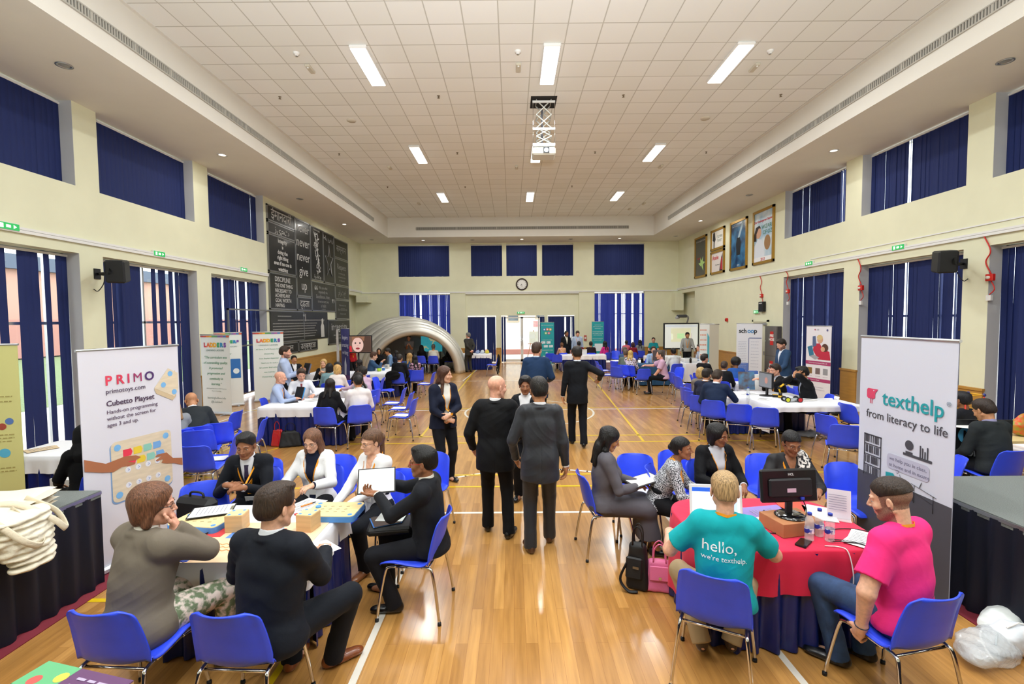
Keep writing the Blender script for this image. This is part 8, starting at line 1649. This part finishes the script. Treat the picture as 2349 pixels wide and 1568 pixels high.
# robot table things
e = onto('monitor', 1757, 907, TZ, -20, 'black monitor with grey screen on the robot table', 'monitor'); e.rotation_euler = (0, 0, R(-86)); MB().lathe([(0, .02), (.12, .012), (.13, 0)], n=24).build('base', M_BLACK, e); MB().box((0, .02, .10), (.05, .03, .18)).build('neck', M_BLACK, e); MB().box((0, 0, .32), (.46, .04, .32), bev=.01).build('casing', M_BLACK, e); s_ = MB().box((0, -.022, .32), (.42, .003, .28)).build('screen', mat('mon_grey', '#70747a', .2, emit=('#70747a', .5)), e); flat(s_, circ(.04, .32, .05, 20, 1.3), '#a87a70', 'picture_shape', -.025, .4)
YL = mat('robot_yellow', '#e0b020', .4)
e = onto('robot_arm', 1790, 911, TZ, 20, 'yellow and black toy robot arm on the white cloth', 'robot arm'); e.scale = (.75, .75, .75); MB().box((-.12, .02, .03), (.14, .12, .06), bev=.01).build('battery_box', M_BLACK, e); MB().box((-.12, .02, .065), (.12, .10, .012)).build('battery_lid', YL, e); MB().cyl((0, 0, 0), (0, 0, .05), .075, 20).build('base', YL, e); MB().cyl((0, 0, .05), (0, 0, .12), .045, 16).build('turntable', M_BLACK, e)
MB().tube([(0, 0, .11), (-.04, 0, .26)], .028, 8, flat=.6).build('lower_arm', YL, e); MB().tube([(-.04, 0, .26), (.08, 0, .36)], .028, 8, flat=.6).build('upper_arm', YL, e); MB().ball((-.04, 0, .26), .04).build('joint', M_BLACK, e); MB().tube([(.08, 0, .36), (.16, 0, .35)], .018, 8).build('wrist', M_BLACK, e)
for s2 in (-1, 1): MB().tube([(.16, 0, .35), (.20, s2*.03, .34), (.24, s2*.012, .335)], .008, 6).build('gripper_finger', YL, e)
e = onto('toy_robot_car', 1815, 921, TZ, 5, 'clear toy car with one yellow and one red wheel', 'toy car'); MB().box((0, 0, .05), (.26, .12, .04), bev=.01).build('chassis', mat('car_clear', '#b8c0c4', .2, metal=.3), e)
for sx, sy, c in ((-.10, -.08, '#c8cc2a'), (.12, -.08, '#c02428'), (-.10, .08, '#2a2a2c'), (.12, .08, '#2a2a2c')):
    wl = MB().cyl((sx, sy-.012, .05), (sx, sy+.012, .05), .05, 20).build('wheel', M_BLACK, e); MB().cyl((sx, sy-.014, .05), (sx, sy+.014, .05), .036, 20).build('hub', cm(c, .4), wl)
paper(1752, 915, TZ+.003, 40, 'printed sheets in front of the black monitor on the robot table', 3); paper(1850, 917, TZ+.003, 70, 'white papers at the right end of the robot table', 4); paper(1720, 903, TZ+.002, 70, 'papers beside the water bottle, mid-right table', 3); bottle(1716, 913, TZ, 'water bottle by the hand of the navy suit man', 1.1)
e = onto('poster_stand', 1712, 893, TZ, -30, 'colourful science poster propped on the mid-right table', 'poster'); e.rotation_euler = (0, 0, R(-8)); MB().box((0, 0, .20), (.34, .012, .40), Matrix.Rotation(R(-10), 4, 'X')).build('sheet', mat('poster_robot', '#5a4a48', .4, col2='#4f80a8', nscale=7), e)
for x, z_, c in ((-.1, .08, '#d88a3a'), (.02, .06, '#2a2220'), (.1, .09, '#e0a850'), (-.09, .28, '#d8a088'), (.0, .30, '#5a86a8'), (.1, .28, '#c8a8a0'), (0, .17, '#4a7fb0')): MB().prism(circ(x, z_, .05, 12), 0, .004, Matrix.Rotation(R(80), 4, 'X'), c=(0, -.010+(.2-z_)*-.17-.0, 0)).build('printed_patch', cm(c), e)
MB().box((.21, .0, .17), (.08, .08, .34), bev=.005).build('white_post', M_WHITE, e)
e = onto('display_leaflet', 1806, 892, TZ, 10, 'small upright leaflet with children picture behind the robot arm', 'leaflet'); MB().box((0, 0, .14), (.22, .008, .28), Matrix.Rotation(R(-8), 4, 'X')).build('sheet', cm('#e8eaf0'), e); MB().box((.0, -.012, .15), (.16, .004, .10), Matrix.Rotation(R(-8), 4, 'X')).build('picture', cm('#b85a60'), e)
e = laptop(1765, 870, TZ, -60, 'dark laptop open in front of the blue blazer man', w2=.36, white=False, scr='#7c8288', em=.35); e.location = (6.34, 11.75, TZ); e = empty('literature_box', (5.9, 11.45, TZ), R(-10), 'red and blue leaflet box by the curly-haired person', 'leaflet box'); MB().box((0, 0, .15), (.20, .10, .30)).build('box', cm('#4a6ab0'), e); MB().box((0, -.052, .10), (.19, .004, .12)).build('front_band', cm('#c84a4a'), e)
o = MB().tube(bez([(*F(1880, 1010), .005), (*F(1890, 1004), .01), (*F(1906, 1012), .005), (*F(1880, 1000), .01), (*F(1860, 1006), .005)], 6), .006, 6).build('cable', M_BLACK); tag(o, 'black cable curled on the floor under the robot table end', 'cable')
e = onto('extension_reel', 1850, 1000, 0, 20, 'grey plastic bags and cables on the floor under the robot table', 'bag'); e.name = 'plastic_bag.020'; V = Vol((-.3, -.2, 0), (.3, .2, .16), .012); V.add(Ell((0, 0, .04), (.24, .13, .06)), .02).add(Ell((.1, .05, .06), (.12, .08, .06)), .02); V.fn(folds(.01, 2, seed=21)); a, b = V.surf(); link('body', npmesh('bagg', a, b, cm('#8a8e94', .4)), e)
e = onto('case', 1930, 952, 0, 10, 'black soft case on the floor near the dado, right', 'case'); MB().box((0, 0, .06), (.45, .2, .12), bev=.05).build('body', NY, e); MB().tube([(-.08, 0, .12), (-.05, 0, .15), (.05, 0, .15), (.08, 0, .12)], .008, 6).build('handle', NY, e)
e = onto('tissue_box', 1938, 963, 0, 10, 'yellow tissue box on the floor near the right chairs', 'tissue box'); MB().box((0, 0, .06), (.22, .12, .12), bev=.004).build('box', cm('#e0b030'), e); MB().ball((0, 0, .13), .04, sc=(1.2, .6, .8)).build('tissue', M_PAPER, e)
# far right tables: laptops, printer, monitors
e = empty('monitor', (5.17, 16.5, TZ), 0, 'brown-grey back of a monitor on the blue-green table', 'monitor'); MB().box((0, 0, .30), (.42, .05, .36), bev=.01).build('casing', cm('#5a4e50', .5), e); MB().box((0, 0, .06), (.06, .05, .12)).build('neck', M_BLACK, e); MB().box((0, 0, .01), (.24, .2, .02)).build('base', M_BLACK, e)
e = empty('printer', (6.45, 17.05, TZ), 0, 'white printer on the table before the whiteboard', 'printer'); MB().box((0, 0, .07), (.5, .34, .14), bev=.03).build('housing', M_WHITE, e); MB().box((0, -.05, .145), (.4, .2, .012)).build('lid', cm('#c8ccd0'), e)
laptop(1334, 805, TZ, 178, 'white laptop on the end wall table', w2=.34, tilt=14).location = (3.2, 21.25, TZ); e = onto('spray_bottle', 1584, 832, TZ, 0, 'small dark flask on the white cloth', 'flask'); MB().lathe([(0, 0), (.04, 0), (.04, .14), (.02, .18), (.02, .21), (0, .21)]).build('body', M_BLACK, e); MB().lathe([(.022, .18), (.024, .22), (0, .225)]).build('cap', cm('#5a5c60'), e)
laptop(1490, 806, TZ, 190, 'black laptop in front of the man in the teal T-shirt', w2=.34, white=False, tilt=14).location = (5.95, 19.95, TZ)
e = empty('shoulder_bag', (8.75, 18.2, 0), 0, 'dark brown shoulder bag leaning on the dado behind the grey banner', 'bag'); MB().box((0, 0, .62), (.14, .36, .30), bev=.04).build('body', cm('#2a1a14', .5), e); MB().tube(bez([(0, -.12, .76), (-.04, -.2, .5), (-.05, -.1, .3), (0, .1, .3)], 5), .01, 6).build('strap', cm('#1a120e'), e); MB().box((0, 0, .23), (.3, .44, .46), bev=.01).build('stool', cm('#6a4a2a'), e); e['label'] = 'dark brown shoulder bag on a low wooden stool by the dado'
# right edge desk behind the stage
e = empty('monitor', (5.35, 6.15, .751), R(28), 'monitor with yellow-green page behind the charcoal banner', 'monitor'); MB().box((0, 0, .30), (.48, .04, .32), bev=.01).build('casing', M_BLACK, e); MB().box((0, 0, .07), (.06, .04, .14)).build('neck', M_BLACK, e); MB().box((0, 0, .01), (.24, .2, .02)).build('base', M_BLACK, e); s_ = MB().box((0, -.022, .31), (.44, .003, .27)).build('screen', mat('mon_yel', '#e4e6b4', .2, emit=('#e4e6b4', .6)), e); flat(s_, [(-.22, .175), (.22, .175), (.22, .21), (-.22, .21)], '#7ab83a', 'green_bar', -.025); flat(s_, circ(.12, .31, .03), '#d89a4a', 'icon', -.025)
e = empty('monitor', (5.85, 6.35, .751), R(15), 'second black monitor right of the yellow-green one', 'monitor'); MB().box((0, 0, .27), (.42, .05, .30), bev=.01).build('casing', M_BLACK, e); MB().box((0, 0, .06), (.06, .04, .12)).build('neck', M_BLACK, e); MB().box((0, 0, .01), (.22, .18, .02)).build('base', M_BLACK, e)
e = empty('geometric_toy', (6.55, 6.6, .751), R(10), 'red, yellow and blue rod construction toy on the light desk', 'toy'); 
for z_ in (.0, .22, .44):
    for a, b in (((-.16, 0), (.16, 0)), ((-.16, .2), (.16, .2)), ((-.16, 0), (-.16, .2)), ((.16, 0), (.16, .2))): MB().cyl((*a, z_+.025), (*b, z_+.025), .009, 8).build('yellow_rod', cm('#e0a82a', .4), e)
for x, y in ((-.16, 0), (.16, 0), (-.16, .2), (.16, .2)): 
    MB().cyl((x, y, .02), (x, y, .46), .010, 8).build('red_rod', cm('#d8402e', .4), e)
    for z_ in (.025, .245, .465): MB().ball((x, y, z_), .024, 10, 8).build('blue_joint', cm('#26307a', .4), e)
e = empty('toy_bag', (6.75, 6.15, .751), 0, 'clear bag of red and green toy pieces behind the charcoal suit man', 'toy bag'); V = Vol((-.2, -.14, 0), (.2, .14, .34), .012); V.add(Ell((0, 0, .12), (.15, .10, .12)), .02).add(Ell((.02, 0, .22), (.10, .05, .08)), .03); V.fn(folds(.008, 2, seed=31)); a, b = V.surf(); link('body', npmesh('tb', a, b, mat('toybag', '#7aa03a', .3, col2='#d8502e', nscale=18)), e)
e = empty('tissue_box', (6.15, 6.2, .751), 0, 'lime green tissue box on the light desk', 'tissue box'); MB().box((0, 0, .05), (.22, .12, .10)).build('box', cm('#b4cc3a'), e); MB().ball((0, 0, .11), .035, sc=(1.2, .6, .8)).build('tissue', M_PAPER, e)
e = empty('fabric_sign', (5.72, 5.80, 0), R(-4), 'black sign board with blue M circle and white letters by the right stage', 'sign'); MB().box((0, 0, .55), (.95, .03, 1.0)).build('panel', cm('#101215', .6), e); Mv = lambda x, z_: Matrix.Translation((x, -.018, z_)) @ Matrix.Rotation(R(90), 4, 'X')
MB().prism(circ(-.05, .86, .11), 0, .003, Matrix.Rotation(R(90), 4, 'X'), c=(0, -.016, 0)).build('blue_disc', cm('#5ab4e4'), e); text('M', .15, cm('#10161c'), e, Mv(-.05, .86) @ Matrix.Translation((0, 0, .003)), bold=.003)
for x, z_, r2 in ((.10, .78, .035), (.12, .68, .022)): MB().prism(circ(x, z_, r2), 0, .003, Matrix.Rotation(R(90), 4, 'X'), c=(0, -.016, 0)).build('blue_dot', cm('#5ab4e4'), e)
text('motion', .15, cm('#f0f2f2'), e, Mv(-.12, .64), bold=.003); text('solutions for every', .06, cm('#f0f2f2'), e, Mv(-.05, .51)); text('classroom!', .06, cm('#f0f2f2'), e, Mv(-.05, .43)); MB().box((0, -.017, .28), (.8, .003, .05)).build('green_bar', cm('#4a8a3a'), e)
e = bag('carrier_bag', 2200, 1085, 0, 'teal carrier bag on the floor by the black sign', (.34, .14, .36), cm('#1a6e78', .5)); e.location = (4.62, 5.0, 0)
paper(2200, 975, .98, 30, 'white sheets held up by the hidden person at the charcoal banner', 2, lines=False); 
# papers on laps and small accessories
e = empty('clipboard', (1.30, 4.62, .735), R(-70), 'clipboard with white paper on the lap of the grey suit woman', 'clipboard'); MB().box((0, 0, 0), (.24, .32, .005), Matrix.Rotation(R(8), 4, 'X')).build('board', cm('#1c1c20'), e); MB().box((0, 0, .005), (.21, .29, .003), Matrix.Rotation(R(8), 4, 'X')).build('sheets', M_PAPER, e)
e = empty('clipboard', (1.88, 4.42, .66), R(-20), 'clipboard with orange pen on the lap of the speckled blouse woman', 'clipboard'); MB().box((0, 0, 0), (.24, .32, .005)).build('board', cm('#1c1c20'), e); MB().box((0, 0, .005), (.21, .29, .003)).build('sheets', M_PAPER, e); MB().cyl((-.04, .02, .014), (.06, .1, .014), .005, 8).build('pen', cm('#e8862e'), e)
x, y = F(1398, 1002, 1.2); hd = None
# ------------------------------------------------------------------ lettering becomes plain mesh
bpy.context.view_layer.update()
_dg = bpy.context.evaluated_depsgraph_get()
for o in [o for o in COL.objects if o.type == 'FONT']:
    me = bpy.data.meshes.new_from_object(o.evaluated_get(_dg)); n_ = bpy.data.objects.new('tmp', me); COL.objects.link(n_); n_.parent = o.parent; n_.matrix_parent_inverse = o.matrix_parent_inverse; n_.matrix_local = o.matrix_local
    nm = o.name; bpy.data.objects.remove(o); n_.name = nm
